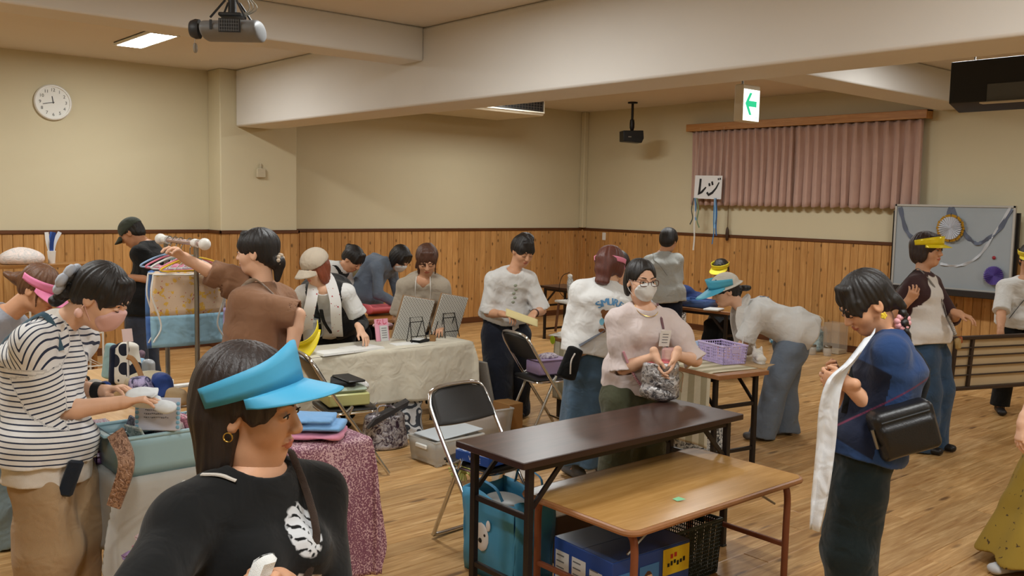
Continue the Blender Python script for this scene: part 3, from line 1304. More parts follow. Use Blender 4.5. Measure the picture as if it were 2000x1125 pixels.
    # ---- hair, headwear, accessories
    def hair(s, m, ops, disp=.0022, name='hair', freq=260):
        hd = s.head
        S = Solid()
        for op, pr, k in ops:
            S.ops.append((op, pr, k))
        x, y, z = hd.x, hd.y, hd.z

        def fn(X, Y, Z):
            a = ((X - hd.c[0]) * x[0] + (Y - hd.c[1]) * x[1] + (Z - hd.c[2]) * x[2])
            b = ((X - hd.c[0]) * y[0] + (Y - hd.c[1]) * y[1] + (Z - hd.c[2]) * y[2])
            an = np.arctan2(a, b + .02)
            return disp * (np.sin(17 * an + 40 * b + .6) * .6 + np.sin(29 * an + 55 * a + 2.1) * .5)
        S.disp(fn); S.disp(waves(.0035, int(s.d * 100), 55))
        return s.add(name, S, s.hh, m)

    def hair_cap(s, vol=0.0, front=.046, bangs=0.0, back=-.055, sides=0.0):
        """basic hair shell; bangs > 0 brings a fringe down over the forehead"""
        hd = s.head
        E = hd.E
        ops = [('u', E((0, -.016, .036), (.081 + vol, .097 + vol, .09 + vol)), 0)]
        ops.append(('u', E((0, -.058, -.018), (.064 + vol * .6, .046 + vol * .5, .062)), .03))
        zc = front - .098
        ops.append(('s', E((0, .1, zc), (.066, .088, .098)), .012))
        for sx in (-1, 1):
            ops.append(('s', E((sx * .08, .022, -.052), (.03, .034, .058)), .012))
        if bangs:
            for i in range(8):
                x = -.052 + .0149 * i
                ops.append(('u', hd.Rc((x * .72, .05, .098), (x * 1.08, .089 - 7 * x * x, .052 - bangs * 1.35 + .007 * math.sin(i * 2.4 + s.d * 9)), .017, .0065), .009))
            for sx in (-1, 1):
                ops.append(('u', E((sx * .048, .052, .04), (.018, .03, .04)), .018))
        if sides:
            for sx in (-1, 1):
                ops.append(('u', hd.Rc((sx * .074, .014, .03), (sx * .073, .02, -sides), .012, .006), .016))
        return ops

    def visor(s, m, tilt=8.0, z=.045, hf=.05, hb=.018, arc=300, brim=.085, spread=78, droop=12, a=.088, b=.108, flare=.004, name='sun_visor', peak=0.0):
        """band round the head and a brim; one mesh, thin sheet with thickness"""
        hd = s.head
        t = R_(tilt)
        fy = hd.y * math.cos(t) - hd.z * math.sin(t) * -1
        X, Y, Z = hd.x, nrm(hd.y * math.cos(t) + hd.z * math.sin(t)), nrm(hd.z * math.cos(t) - hd.y * math.sin(t))
        c = hd.L(0, -.008, z)
        k = hd.sc
        n = 40
        mb = MB()

        def P(th, r, zz):
            return c + k * (X * math.sin(th) * (a + r) + Y * math.cos(th) * (b + r) + Z * zz)
        rows = []
        for i in range(n + 1):
            th = R_(arc / 2) * (2 * i / n - 1)
            w = max(0, math.cos(th / 2)) ** 2
            hgt = hb + (hf - hb) * w + peak * max(0, math.cos(th)) ** 6
            rows.append((th, hgt))
        mb.grid(lambda u, v: P(rows[int(round(u * n))][0], flare * v, rows[int(round(u * n))][1] * v), n, 3)
        sp = R_(spread)

        def brimf(u, v):
            th = sp * (2 * u - 1)
            e = math.cos(th * 90 / spread) ** .75 if abs(u - .5) < .4999 else 0
            L = brim * e * v
            return P(th, .0, 0) + k * (Y * L * math.cos(th * .35) + X * L * math.sin(th) * .45 - Z * L * math.sin(R_(droop)) - Z * .02 * (abs(2 * u - 1) ** 2) * v)
        mb.grid(brimf, 28, 6)
        o = s.mb(name, mb, m, solid=.0022, angle=50)
        return o

    def mask(s, m, strap=True):
        hd = s.head
        S = Solid()
        E = hd.E
        g = .007
        S.u(E((0, .024, -.022), (.062 + g, .068 + g, .085 + g)), 0)
        S.u(E((0, .05, -.082), (.036 + g, .034 + g, .03 + g)), .035)
        S.u(E((0, .092, -.03), (.03, .022, .045)), .035)
        for sx in (-1, 1):
            S.u(E((sx * .034, .056, -.026), (.028 + g, .026 + g, .028 + g)), .025)
        S.i(E((0, .09, -.049), (.071, .078, .055)), .004)
        S.disp(waves(.0008, 4, 160, hd.z))
        o = s.add('face_mask', S, s.hh, m)
        if strap:
            for sx in (-1, 1):
                mb = MB()
                mb.tube([hd.L(sx * .064, .035, -.02), hd.L(sx * .076, .012, .012), hd.L(sx * .082, -.012, .016), hd.L(sx * .08, -.022, -.002)], .0014 * hd.sc, 5)
                mb.tube([hd.L(sx * .058, .035, -.078), hd.L(sx * .074, .01, -.05), hd.L(sx * .08, -.018, -.02)], .0014 * hd.sc, 5)
                s.mb('ear_loop', mb, m, o)
        return o

    def strap(s, pts, m, w=.012, t=.0025, name='strap', n=24):
        """flat band through world points, lying against the body"""
        pts = [np.asarray(p, float) for p in pts]
        cv = catmull(pts, n)
        mb = MB()
        mb.tube(cv, w, 8, flat=t / w)
        return s.mb(name, mb, m)

    def _hit(s, o, d, lift):
        from mathutils.bvhtree import BVHTree
        if s._b is None:
            me = s.cl.data
            s._b = BVHTree.FromPolygons([v.co for v in me.vertices], [p.vertices[:] for p in me.polygons])
        h = s._b.ray_cast(Vector(o - s.off), Vector(d))
        return None if h[0] is None else np.array(h[0]) + s.off - d * lift

    def Fr(s, x, z, lift=.007):
        """point on the front of the top garment"""
        p = s._hit(s.pt(x, .6, z), -s.f, lift)
        return p if p is not None else s.pt(x, .13, z)

    def Bk(s, x, z, lift=.007):
        p = s._hit(s.pt(x, -.6, z), s.f, lift)
        return p if p is not None else s.pt(x, -.13, z)

    def Tp(s, x, y, lift=.007):
        p = s._hit(s.pt(x, y, s.T + .5), -s.u, lift)
        return p if p is not None else s.pt(x, y, s.T + .02)

    def pt(s, x, y, z):
        """point in the torso frame: x to the person's left, y forward, z along the spine measured from the pelvis"""
        return s.P + s.l * x + s.f * y + s.u * z


def decal(s, name, mb, m, target, d, lift=.002):
    """lay flat print onto a garment: every vertex is carried along d onto the cloth"""
    from mathutils.bvhtree import BVHTree
    me = target.data
    bv = BVHTree.FromPolygons([v.co for v in me.vertices], [p.vertices[:] for p in me.polygons])
    out = []
    for v in mb.v:
        q = np.array(v) - s.off
        h = bv.ray_cast(Vector(q - d * .35), Vector(d))
        out.append(tuple((np.array(h[0]) - d * lift + s.off) if h[0] is not None else v))
    mb.v = out
    return s.mb(name, mb, m)


def catmull(p, n):
    p = [p[0] * 2 - p[1]] + list(p) + [p[-1] * 2 - p[-2]]
    out = []
    m = len(p) - 3
    for i in range(m):
        a, b, c, d = p[i:i + 4]
        k = max(2, n // m)
        for j in range(k):
            t = j / k
            out.append(.5 * ((2 * b) + (-a + c) * t + (2 * a - 5 * b + 4 * c - d) * t * t + (-a + 3 * b - 3 * c + d) * t ** 3))
    out.append(p[-2])
    return out


def tubeflat(mb, pts, w, t, nrml, n=None):
    """ribbon of width 2w and thickness 2t along pts, facing nrml (one vector or one per point)"""
    pts = [np.asarray(p, float) for p in pts]
    vs = []
    for i, p in enumerate(pts):
        d = nrm(pts[min(i + 1, len(pts) - 1)] - pts[max(i - 1, 0)])
        nn = nrml[i] if isinstance(nrml, list) else nrml
        a = nrm(np.cross(d, nn)); b = np.cross(a, d)
        ww = w[i] if hasattr(w, '__len__') else w
        vs += [p + a * ww - b * t, p + a * ww + b * t, p - a * ww + b * t, p - a * ww - b * t]
    fs = []
    for i in range(len(pts) - 1):
        for k in range(4):
            fs.append([i * 4 + k, i * 4 + (k + 1) % 4, i * 4 + 4 + (k + 1) % 4, i * 4 + 4 + k])
    fs += [[3, 2, 1, 0], [len(vs) - 4 + k for k in range(4)]]
    mb.add(vs, fs)
    return mb


# fabrics shared by several people
F_WHITE = fabric('white_cotton', (226, 226, 224), .04)
F_OFFW = fabric('off_white_cotton', (214, 206, 196), .05)
F_BLACK = fabric('black_cotton', (18, 19, 20), .25, sheen=.1)
F_NAVY = fabric('navy_cloth', (18, 26, 44), .2)
F_DENIM = fabric('blue_denim', (52, 76, 104), .18)
F_JEANS = fabric('faded_jeans', (116, 128, 144), .18)
H_BLACK = hairmat('black_hair', (20, 16, 15))
H_BROWN = hairmat('brown_hair', (58, 36, 24))
H_RED = hairmat('auburn_hair', (84, 40, 28))
M_SHOE_B = mat('black_shoe', (22, 20, 20), .5)
M_SHOE_G = mat('grey_slipper', (96, 96, 98), .7)
M_SOLE_W = mat('white_sole', (214, 212, 206), .6)
# ================================================================== the people in the hall
def PY(px, d, z):
    return CY + F * ((z - EYE) / d - CR[2] * (px - CX) / F - CF[2]) / CD[2]


def printmat(name, base, marks, rough=.9, soft=.004):
    """cloth with printed or dyed areas; each area is a per-vertex distance carried by the mesh"""
    t = NT(name)
    c = t.coord()
    b = lin(base)
    col = t.mix(t.noise(c, 9, 3), tuple(v * .9 for v in b[:3]) + (1,), tuple(min(1, v * 1.1) for v in b[:3]) + (1,))
    for a, cc in marks:
        at_ = t.n('ShaderNodeAttribute', attribute_name=a)
        fac = t.ramp(t.math('ADD', t.math('MULTIPLY', at_.outputs['Fac'], .5 / soft), .5), [(0.0, (0, 0, 0, 1)), (1.0, (1, 1, 1, 1))])
        col = t.mix(fac, col, cc)
    t.set(Base_Color=col, Roughness=rough, Sheen_Weight=.12, Specular_IOR_Level=.25)
    t.bump(t.noise(c, 14, 3, .5, .6), .35, .02)
    return t.m


def stripes(name, base, line, period, width, attr='along', third=None):
    t = NT(name)
    c = t.coord()
    at_ = t.n('ShaderNodeAttribute', attribute_name=attr)
    fr = t.math('FRACT', t.math('DIVIDE', t.math('ADD', at_.outputs['Fac'], 3.0), period))
    m = t.math('LESS_THAN', fr, width)
    t.set(Base_Color=t.mix(m, base, line), Roughness=.9, Sheen_Weight=.12, Specular_IOR_Level=.25)
    t.bump(t.noise(c, 14, 3, .5, .6), .35, .02)
    return t.m


def seg_dist(v, a, b):
    d = b - a
    t = np.clip(((v - a) @ d) / (d @ d), 0, 1)
    return np.linalg.norm(v - a - t[:, None] * d, axis=1), t


def band(mb, c, d, r, w, t=.004, n=16):
    """bracelet: short ring round a limb"""
    x, y, z = frame_to(d)
    mb.lathe([(r, -w / 2), (r + t, -w / 2), (r + t, w / 2), (r, w / 2)], c, n, (x, y, z), cap=False)
    return mb


def earring(s, sx, m, size=.012):
    hd = s.head
    mb = MB()
    mb.tube([hd.L(sx * .084, -.006, -.03), hd.L(sx * .087, -.006, -.045)], .0015, 5)
    mb.sphere(hd.L(sx * .088, -.006, -.05 - size), size, 8, (1, 1, 1.2))
    s.mb('earring', mb, m)


M_EARGOLD = mat('gold', (212, 176, 90), .3, 1.0)


# ---- 1 woman with the pink visor, grey shirt
def woman_pink_visor():
    d = 4.6
    s = Person('person in a grey T-shirt and pink sun visor stooping beside the striped shirt', d, 82, (-72, PY(-72, d, .80)), (10, 614), (78, 565), (84, 32), .95, tone='mid')
    s.set_arm(-1, (5, 700, -.05), (95, 745, .12), curl=.5)
    s.set_arm(1, (45, 700, .2), (120, 730, .28), curl=.5)
    s.set_leg(-1, (16, 1060), .2); s.set_leg(1, (-40, 1000), .2)
    s.body().face('down', H_BROWN)
    s.top(fabric('grey_jersey', (168, 174, 186), .06), .022, .12, .9, (.068, .08), e_low=.03, wr=.006, seed=11)
    s.pants(fabric('pale_blue_grey_linen', (134, 154, 162), .08), .115, .125, .155, end=.02, wr=.007, e=.02)
    s.shoes(M_SHOE_G)
    hd = s.head
    ops = s.hair_cap(.004, .05) + [('u', hd.E((0, -.118, -.012), (.04, .038, .034)), .02), ('u', hd.E((.0, -.16, -.03), (.03, .05, .022)), .03), ('u', hd.Rc((-.07, .03, .02), (-.066, .055, -.06), .008, .003), .012)]
    s.hair(hairmat('chestnut_hair', (96, 62, 38)), ops)
    s.visor(mat('pink_visor_paper', (240, 140, 184), .5), 2, .03, .052, .03, 250, .07, 74, 38)


# ---- 2 woman in the striped shirt
def woman_stripes():
    d = 3.45
    s = Person('person in a striped shirt, beige trousers and pink mask sorting cloth over the blue bin', d, 84, (97, PY(97, d, .84)), (112, 632), (198, 580), (86, 34), .98, .97, stoop=.05)
    s.set_arm(-1, (126, 790, -.06), (240, 786, .0), (284, 778, .02), palm=(0, 0, -1), curl=.45)
    s.set_arm(1, (118, 775, .28), (205, 764, .22), (250, 752, .18), palm=(0, 0, -1), curl=.5)
    s.stand(.085)
    s.body().face('down')

    def al(v):
        t = (v - s.P) @ s.u
        f = (v - s.N) @ s.f
        out = t.copy()
        for sd in (1, -1):
            a, e, w = s.arm[sd]
            dd, tt = seg_dist(v, a, e)
            onarm = (dd < .1) & (tt > .35) & (((v - s.P) @ s.l) * sd > .09)
            out = np.where(onarm, ((v - a) @ nrm(e - a)) * 1.0, out)
            rs = np.linalg.norm(v - (a + s.u * .02), axis=1)
            cap = (rs < .135) & (~onarm) & (t > s.T - .16)
            out = np.where(cap, np.abs((v - a) @ s.f) * .9 - ((v - a) @ s.u) * .45 + .3, out)
        return {'along': out}
    s.top(F_OFFW, .012, .135, 0, neck='none', name='undershirt', e_low=.014, wr=.003, seed=21)
    s.top(stripes('navy_striped_cotton', (226, 226, 226), (44, 52, 74), .0198, .27), .03, .06, .96, (.078, .092), e_low=.03, wr=.005, seed=5, attr=al, neck_r=.070)
    s.pants(fabric('beige_chino', (168, 140, 106), .07), .108, .112, .118, wr=.006, e=.008)
    s.shoes(M_SHOE_G)
    hd = s.head
    ops = s.hair_cap(.008, .045, .02)
    for i in range(7):
        t = i / 6
        ops.append(('u', hd.E((0 + .012 * (i % 2) - .006, -.105 - .035 * t, -.03 - .09 * t), (.03 - .008 * t, .024, .02)), .008))
    ops.append(('u', hd.Rc((-.07, .03, .02), (-.066, .05, -.02), .012, .004), .012))
    s.hair(H_BLACK, ops)
    s.mask(fabric('pale_pink_mask', (222, 178, 172), .04, wrinkle=.15))
    earring(s, -1, mat('rose_pearl', (236, 190, 176), .35), .016)
    mb = MB()
    c = hd.L(-.02, -.125, -.012)
    for k in range(6):
        a = k * math.pi / 3
        mb.sphere(c + hd.sc * (hd.x * math.cos(a) * .036 + hd.z * math.sin(a) * .042 - hd.y * .012), .031, 10, (.9, .6, 1.0), (hd.x, hd.y, hd.z))
    mb.sphere(c - hd.y * .024, .013, 8)
    s.mb('hair_bow', mb, fabric('pale_grey_organza', (190, 196, 208), .08))
    s.mb('wristband', band(MB(), s.arm[1][2] - .03 * nrm(s.arm[1][2] - s.arm[1][1]), s.arm[1][2] - s.arm[1][1], .03, .034), F_BLACK)
    q = s.pt
    s.strap([s.Fr(-.09, s.T - .09), s.Tp(-.1, .03), s.Tp(-.1, -.03), s.Bk(-.07, s.T - .1), s.Bk(.0, .25), s.Bk(.08, .1)], fabric('teal_strap', (66, 92, 108)), .011)
    mb = MB().box(q(-.10, .15, -.10), (.02, .06, .14), (s.l, s.f, nrm(s.u + .3 * s.f)), ch=.008)
    s.mb('pouch', mb, fabric('dark_navy_pouch', (28, 38, 52)))


# ---- 3 man in the cap
def man_cap():
    d = 7.8
    s = Person('person in a black T-shirt and dark green baseball cap standing by the wall', d, -92, (284, PY(284, d, .92)), (289, 480), (258, 455), (-92, 36), 1.06, 1.02, 'tan', stoop=.05)
    s.set_arm(1, (303, 548, -.16), (256, 542, -.2), curl=.6)
    s.set_arm(-1, (300, 548, .2), (262, 545, .16), curl=.6)
    s.stand(.1)
    s.body().face('down')
    s.top(F_BLACK, .03, .16, .98, (.075, .088), e_low=.035, wr=.006, seed=2)
    s.pants(fabric('slate_trousers', (56, 62, 76), .1), .1, .085, .08)
    s.shoes(M_SHOE_B)
    hd = s.head
    s.hair(H_BLACK, s.hair_cap(.0, .04))
    S = Solid()
    S.u(hd.E((0, -.012, .042), (.088, .106, .088)), 0)
    S.cut(hd.L(0, 0, .022), -nrm(hd.z + .12 * hd.y))
    o = s.add('cap', S, s.hh, fabric('green_grey_twill', (62, 68, 58), .15))
    mb = MB()
    mb.grid(lambda u, v: hd.L(math.sin((u - .5) * 2.7) * .082, .055 + .045 * math.cos((u - .5) * 2.7) + .075 * v * max(0, math.cos((u - .5) * 3.1)) ** .7, .03 - .028 * v - .022 * (2 * u - 1) ** 2), 14, 5)
    s.mb('brim', mb, fabric('green_grey_twill_brim', (62, 68, 58), .15), o, solid=.004)


# ---- 4 woman in the brown top at the hanger rack
def woman_brown():
    d = 4.75
    s = Person('person in a loose brown top reaching for the bags on the hanger rack', d, -112, (505, PY(505, d, .86)), (515, 563), (503, 494), (-96, 4), 1.0, 1.0, stoop=.02)
    s.set_arm(1, (560, 645, -.16), (566, 705, -.2), curl=.5)
    s.set_arm(-1, (440, 580, .1), (362, 504, -.12), (340, 484, -.18), palm=(0, 0, -1), curl=.7)
    s.stand(.09)
    s.body().face('open')
    m = fabric('caramel_cotton', (142, 104, 78), .09)

    def ex(S):
        a, e, w = s.arm[1]
        S.u(es(s.pt(.10, -.02, .02), s.pt(.12, -.01, s.T - .14), s.f, .17, .115, .13, .085, .6), .06)
        a2, e2, w2 = s.arm[-1]
        S.u(fc(a2, e2 * .55 + w2 * .45, .085, .07), .05)
        S.u(es(s.pt(-.06, .05, .06), a2 * .4 + e2 * .6 - UP * .06, s.l, .10, .09, .07, .06, .8), .06)
    s.top(m, .03, .10, 1.0, (.082, .098), flare=.03, e_low=.05, wr=.008, seed=14, extra=ex, neck_r=.066, wsc=26)
    s.pants(fabric('grey_brown_trousers', (96, 88, 80), .1))
    s.shoes(M_SHOE_G)
    hd = s.head
    ops = s.hair_cap(.006, .05, .012)
    ops += [('u', hd.E((0, -.105, -.05), (.042, .034, .03)), .02), ('u', hd.Rc((0, -.11, -.07), (0, -.095, -.14), .028, .012), .02)]
    s.hair(H_BLACK, ops)
    mb = MB()
    for k in range(9):
        a = k / 9 * 2 * math.pi
        mb.sphere(hd.L(.034 * math.cos(a), -.106, -.042 + .026 * math.sin(a)) - hd.y * .014, .012, 8)
    s.mb('scrunchie', mb, fabric('cream_scrunchie', (206, 190, 170), .25))
    q = s.pt
    s.strap([s.Fr(.09, .16), s.Fr(.09, .34), s.Tp(.085, .03), s.Tp(.07, -.04), s.Bk(.02, s.T - .12), s.Bk(-.03, .2)], F_OFFW, .018)
    mb = MB().box(s.Fr(.10, .1, .012), (.055, .004, .085), (s.l, s.f, s.u))
    s.mb('name_card', mb, mat('card_white', (228, 224, 216), .5))
    a, e, w = s.arm[1]
    s.mb('bracelet', band(MB(), w - .02 * nrm(w - e), w - e, .028, .012), mat('dark_bead', (36, 26, 22), .4))


# ---- 5 woman with the blue visor, close to the viewer
def woman_blue_visor():
    d = 1.85
    s = Person('person in a black top and large sky blue sun visor walking past, closest of all', d, 52, (470, PY(470, d, .79), .03), (500, 930, .0), (487, 798), (84, 8), .93, 1.08, 'mid', sh_w=.168)
    s.set_arm(-1, (400, 1135, -.2), (500, 1225, -.24), curl=.6)
    s.set_arm(1, (640, 1130, .1), (545, 1135, -.12), (515, 1120, -.18), curl=.9)
    s.stand(.09)
    s.body().face('open')

    def pr(v):
        x = (v - s.P) @ s.l; z = (v - s.P) @ s.u; y = (v - s.P) @ s.f
        e1 = .034 - np.sqrt(((x - .038) * .95) ** 2 + ((z - .352) * .72) ** 2)
        sc = np.sin((x * .7 + z) * 330 + 2 * np.sin(x * 130)) * .012
        e1 = np.minimum(e1, sc + .007)
        e2 = np.minimum(.035 - np.abs(x - .04 - (z - .25) * .3), .016 - np.abs(z - .25 + .3 * (x - .05)))
        e3 = .03 - np.sqrt((x + .0) ** 2 + ((z - .17) * .8) ** 2)
        front = np.where(y > 0, 0, -1)
        return {'p': np.maximum(np.maximum(e1, e2), e3) + front}
    s.top(printmat('black_jersey_white_print', (17, 18, 19), [('p', (206, 208, 212))], soft=.002), .03, .12, 1.35, (.082, .085), e_low=.03, wr=.006, seed=31, attr=pr, bust=.012, neck_r=.073, wsc=24)
    s.pants(F_NAVY); s.shoes(M_SHOE_G)
    hd = s.head
    ops = s.hair_cap(.012, .044, .0)
    ops += [('u', hd.E((0, -.052, -.045), (.076, .05, .085)), .03),
            ('u', es(hd.L(0, -.05, -.02), hd.L(0, -.046, -.135), hd.x, .076, .044, .068, .034, .9), .025)]
    for sx in (-1, 1):
        ops += [('u', hd.E((sx * .062, -.03, -.075), (.02, .034, .085)), .02), ('u', hd.Rc((sx * .068, .035, .05), (sx * .07, .032, .0), .012, .006), .02)]
    s.hair(hairmat('dark_brown_hair', (34, 23, 20)), ops, .0018)
    s.visor(mat('sky_blue_visor_foam', (72, 164, 204), .55, var=.05, bump=.05), 24, .03, .062, .034, 232, .078, 74, 30, .099, .117, .004, peak=.022)
    mb = MB()
    c = hd.L(-.085, -.004, -.04)
    mb.tube([c + .009 * (hd.y * math.cos(a) + hd.z * math.sin(a)) for a in np.linspace(0, 6.28, 14)], .0014, 5, closed=True)
    s.mb('earring', mb, M_EARGOLD)
    q = s.pt
    m = fabric('dark_brown_strap', (56, 42, 34))
    s.strap([s.Bk(.06, s.T - .06), s.Tp(.07, -.01), s.Tp(.068, .04), s.Fr(.06, s.T - .09), s.Fr(.03, .26), s.Fr(-.02, .14)], m, .009)
    s.strap([s.Fr(-.07, .33), s.Fr(-.03, .25), s.Fr(.04, .1)], m, .007, name='strap')
    mb = MB(); tubeflat(mb, catmull([s.Tp(-.12, -.01, .003), s.Tp(-.1, .02, .003), s.Tp(-.08, .045, .003)], 10), .006, .0015, s.u)
    s.mb('collar_tag', mb, F_OFFW)
    mb = MB().box(s.arm[1][2] + nrm(s.q((515, 1120, -.18)) - s.arm[1][2]) * .09 - UP * .01, (.05, .03, .08), (s.l, s.f, nrm(s.u + .4 * s.l)), ch=.012)
    s.mb('white_pouch', mb, F_WHITE)


# ---- 6 person in the vest behind the linen table
def person_vest():
    d = 6.75
    s = Person('person in a beige cap and black vest with a white towel behind the linen-covered table', d, 8, (646, PY(646, d + .42, .84), .42), (632, 564), (616, 523, -.04), (-38, 26), 1.0, 1.12, stoop=.05)
    s.set_arm(-1, (572, 600, .1), (578, 628, -.1), (576, 650, -.14), curl=.5)
    s.set_arm(1, (694, 610, .1), (703, 642, -.05), (716, 662, -.08), curl=.4)
    s.stand(.1, shift=(-.02, 0))
    s.body().face('down')
    s.top(F_WHITE, .018, .12, .72, (.078, .092), wr=.006, seed=8, e_low=.02)
    # vest
    S = Solid()
    s.torso(S, .03, .10, 0, True, e_low=.036)
    S.s(es(s.pt(.0, .16, -.2), s.pt(0, .16, s.T + .1), s.l, .05, .13, .06, .16, .9), .01)
    S.s(el(s.N + s.u * .05 + s.f * .02, np.stack([s.l, s.f, s.u]), (.085, .085, .07)), .006)
    for sd in (1, -1):
        a, e, w = s.arm[sd]
        S.s(rc(a + s.l * sd * .03 + s.u * .02, a + s.l * sd * .12 - s.u * .06, .072, .1), .01)
    S.disp(waves(.004, 3, 30))
    s.add('vest', S, s.hc, fabric('black_nylon_vest', (20, 22, 26), .2, rough=.6))
    for sd in (1, -1):
        a, e, w = s.arm[sd]
        S = Solid()
        S.u(rc(a * .5 + e * .5, e, .05, .046), 0); S.u(fc(e, e + (w - e) * .95, .046, .036), .01)
        s.add('arm_cover', S, s.hc, F_BLACK)
    s.pants(F_BLACK); s.shoes(M_SHOE_B)
    hd = s.head
    ops = s.hair_cap(.006, .04, .0)
    ops += [('u', es(hd.L(0, -.04, .0), hd.L(0, -.02, -.12), hd.x, .08, .055, .075, .05, .9), .03)]
    for sx in (-1, 1):
        ops += [('u', hd.E((sx * .07, .012, -.05), (.022, .042, .075)), .02)]
    s.hair(hairmat('copper_hair', (120, 58, 34)), ops)
    S = Solid()
    S.u(hd.E((0, -.014, .05), (.096, .114, .096)), 0)
    S.cut(hd.L(0, 0, .03), -nrm(hd.z + .1 * hd.y))
    mm = fabric('sand_canvas', (196, 182, 162), .06)
    o = s.add('cap', S, s.hh, mm)
    mb = MB()
    mb.grid(lambda u, v: hd.L(math.sin((u - .5) * 2.7) * .09, .06 + .045 * math.cos((u - .5) * 2.7) + .08 * v * max(0, math.cos((u - .5) * 3.1)) ** .7, .036 - .03 * v - .022 * (2 * u - 1) ** 2), 14, 5)
    s.mb('brim', mb, mm, o, solid=.004)
    q = s.pt
    T = s.T
    tw = NT('white_towel_red_print'); c = tw.coord()
    tw.set(Base_Color=tw.mix(tw.math('GREATER_THAN', tw.noise(c, 30, 2), .66), (228, 226, 224), (172, 40, 48)), Roughness=.95)
    tw.bump(tw.noise(c, 400, 2), .4, .004)
    mb = MB()
    tubeflat(mb, catmull([q(-.15, .2, .16), q(-.12, .175, T - .12), q(-.085, .10, T + .0), q(-.05, -.05, T + .05), q(.03, -.07, T + .06), q(.085, .09, T + .0), q(.085, .185, T - .12), q(.07, .2, .10)], 40), .04, .006,
             [nrm(V3(0, 0, .2) + s.f * a + s.u * b) for a, b in [(1, 0)] * 12 + [(.6, .8)] * 4 + [(-.3, 1)] * 11 + [(.6, .8)] * 4 + [(1, 0)] * 16])
    s.mb('towel', mb, tw.m)
    s.strap([q(-.02, .14, T - .06), q(-.015, .165, .28), q(.02, .175, .1)], F_BLACK, .014)


# ---- 7 bending person with the hair bun, far table
def person_bun():
    d = 8.6
    s = Person('person with a black hair bun stooping behind the beige cap and pink box', d, 62, (612, PY(612, d, .82), .1), (668, 522), (689, 506), (66, 44), .95, tone='mid', stoop=.07)
    s.set_arm(-1, (668, 590, -.1), (700, 610, -.16), curl=.6)
    s.set_arm(1, (700, 590, .25), (720, 612, .2), curl=.6)
    s.stand(.09)
    s.body().face('down')
    s.top(F_WHITE, .02, .1, 1.0, (.066, .072), wr=.005, seed=17)
    S = Solid(); s.torso(S, .026, .1, 0, True)
    S.s(rc(s.pt(0, -.2, -.1), s.pt(0, -.16, s.T + .1), .19), .01); S.s(el(s.N + s.u * .04, np.stack([s.l, s.f, s.u]), (.1, .1, .07)), .006)
    s.add('apron', S, s.hc, F_BLACK)
    s.pants(F_NAVY); s.shoes(M_SHOE_B)
    hd = s.head
    ops = s.hair_cap(.006, .045, .02) + [('u', hd.E((0, -.105, .045), (.04, .036, .036)), .014)]
    s.hair(H_BLACK, ops)
    mb = MB(); mb.tube([hd.L(.036 * math.cos(a), -.085 + .01 * math.sin(a), .06 + .03 * math.sin(a)) for a in np.linspace(0, 3.1, 9)], .006, 6)
    s.mb('hair_clip', mb, mat('amber_clip', (178, 140, 96), .3))


# ---- 8 woman in the blue grey jacket
def woman_jacket():
    d = 8.9
    s = Person('person in a blue-grey jacket with black hair bending over the pink box', d, 66, (712, PY(712, d, .86), .05), (760, 514), (781, 505, -.02), (52, 48), 1.0, 1.02, stoop=.08)
    s.set_arm(-1, (745, 560, -.2), (782, 596, -.2), curl=.5)
    s.set_arm(1, (775, 560, .2), (800, 596, .1), curl=.5)
    s.stand(.1)
    s.body().face('down')
    s.top(fabric('slate_blue_wool', (110, 122, 138), .1), .03, .18, 1.85, (.07, .052), e_low=.045, wr=.007, seed=41, name='jacket')
    s.pants(F_NAVY); s.shoes(M_SHOE_B)
    hd = s.head
    ops = s.hair_cap(.01, .042, .03)
    ops += [('u', es(hd.L(0, -.045, .0), hd.L(0, -.01, -.14), hd.x, .082, .05, .07, .04, .9), .03)]
    for sx in (-1, 1):
        ops += [('u', hd.E((sx * .074, .012, -.045), (.018, .04, .085)), .02)]
    s.hair(H_BLACK, ops)
    s.mask(F_WHITE)


# ---- 9 woman in the beige shirt behind the pegboards
def woman_beige():
    d = 7.45
    s = Person('person with brown hair and a beige V-neck looking down behind the pegboards', d, 2, (830, PY(830, d + .32, .83), .32), (827, 548), (834, 508, -.05), (6, 30), 1.0, 1.06, 'mid', stoop=.05)
    s.set_arm(-1, (784, 600, .05), (800, 636, -.1), curl=.5)
    s.set_arm(1, (872, 600, .1), (862, 640, -.1), curl=.5)
    s.stand(.1)
    s.body().face('down', H_BROWN)
    s.top(fabric('greige_cotton', (178, 166, 148), .07), .024, .12, .92, (.076, .088), neck='v', wr=.006, seed=51, bust=.01)
    s.pants(F_NAVY); s.shoes(M_SHOE_B)
    hd = s.head
    ops = s.hair_cap(.01, .044, .034)
    for sx in (-1, 1):
        ops += [('u', hd.Rc((sx * .066, .035, .04), (sx * .066, .045, -.1), .014, .006), .016)]
    ops += [('u', hd.E((-.03, -.1, .0), (.035, .035, .035)), .02), ('u', hd.Rc((-.05, -.1, -.01), (-.085, -.07, -.12), .028, .012), .02)]
    s.hair(hairmat('reddish_brown_hair', (74, 44, 30)), ops)
    q = s.pt
    m = mat('white_cord', (226, 222, 214), .6)
    for sx in (-1, 1):
        s.strap([s.pt(sx * .055, .0, s.T + .05), s.pt(sx * .06, .07, s.T + .01), s.Fr(sx * .06, s.T - .07), s.Fr(sx * .045, .26), s.Fr(sx * .035, .12)], m, .004, .004, name='neck_cord')


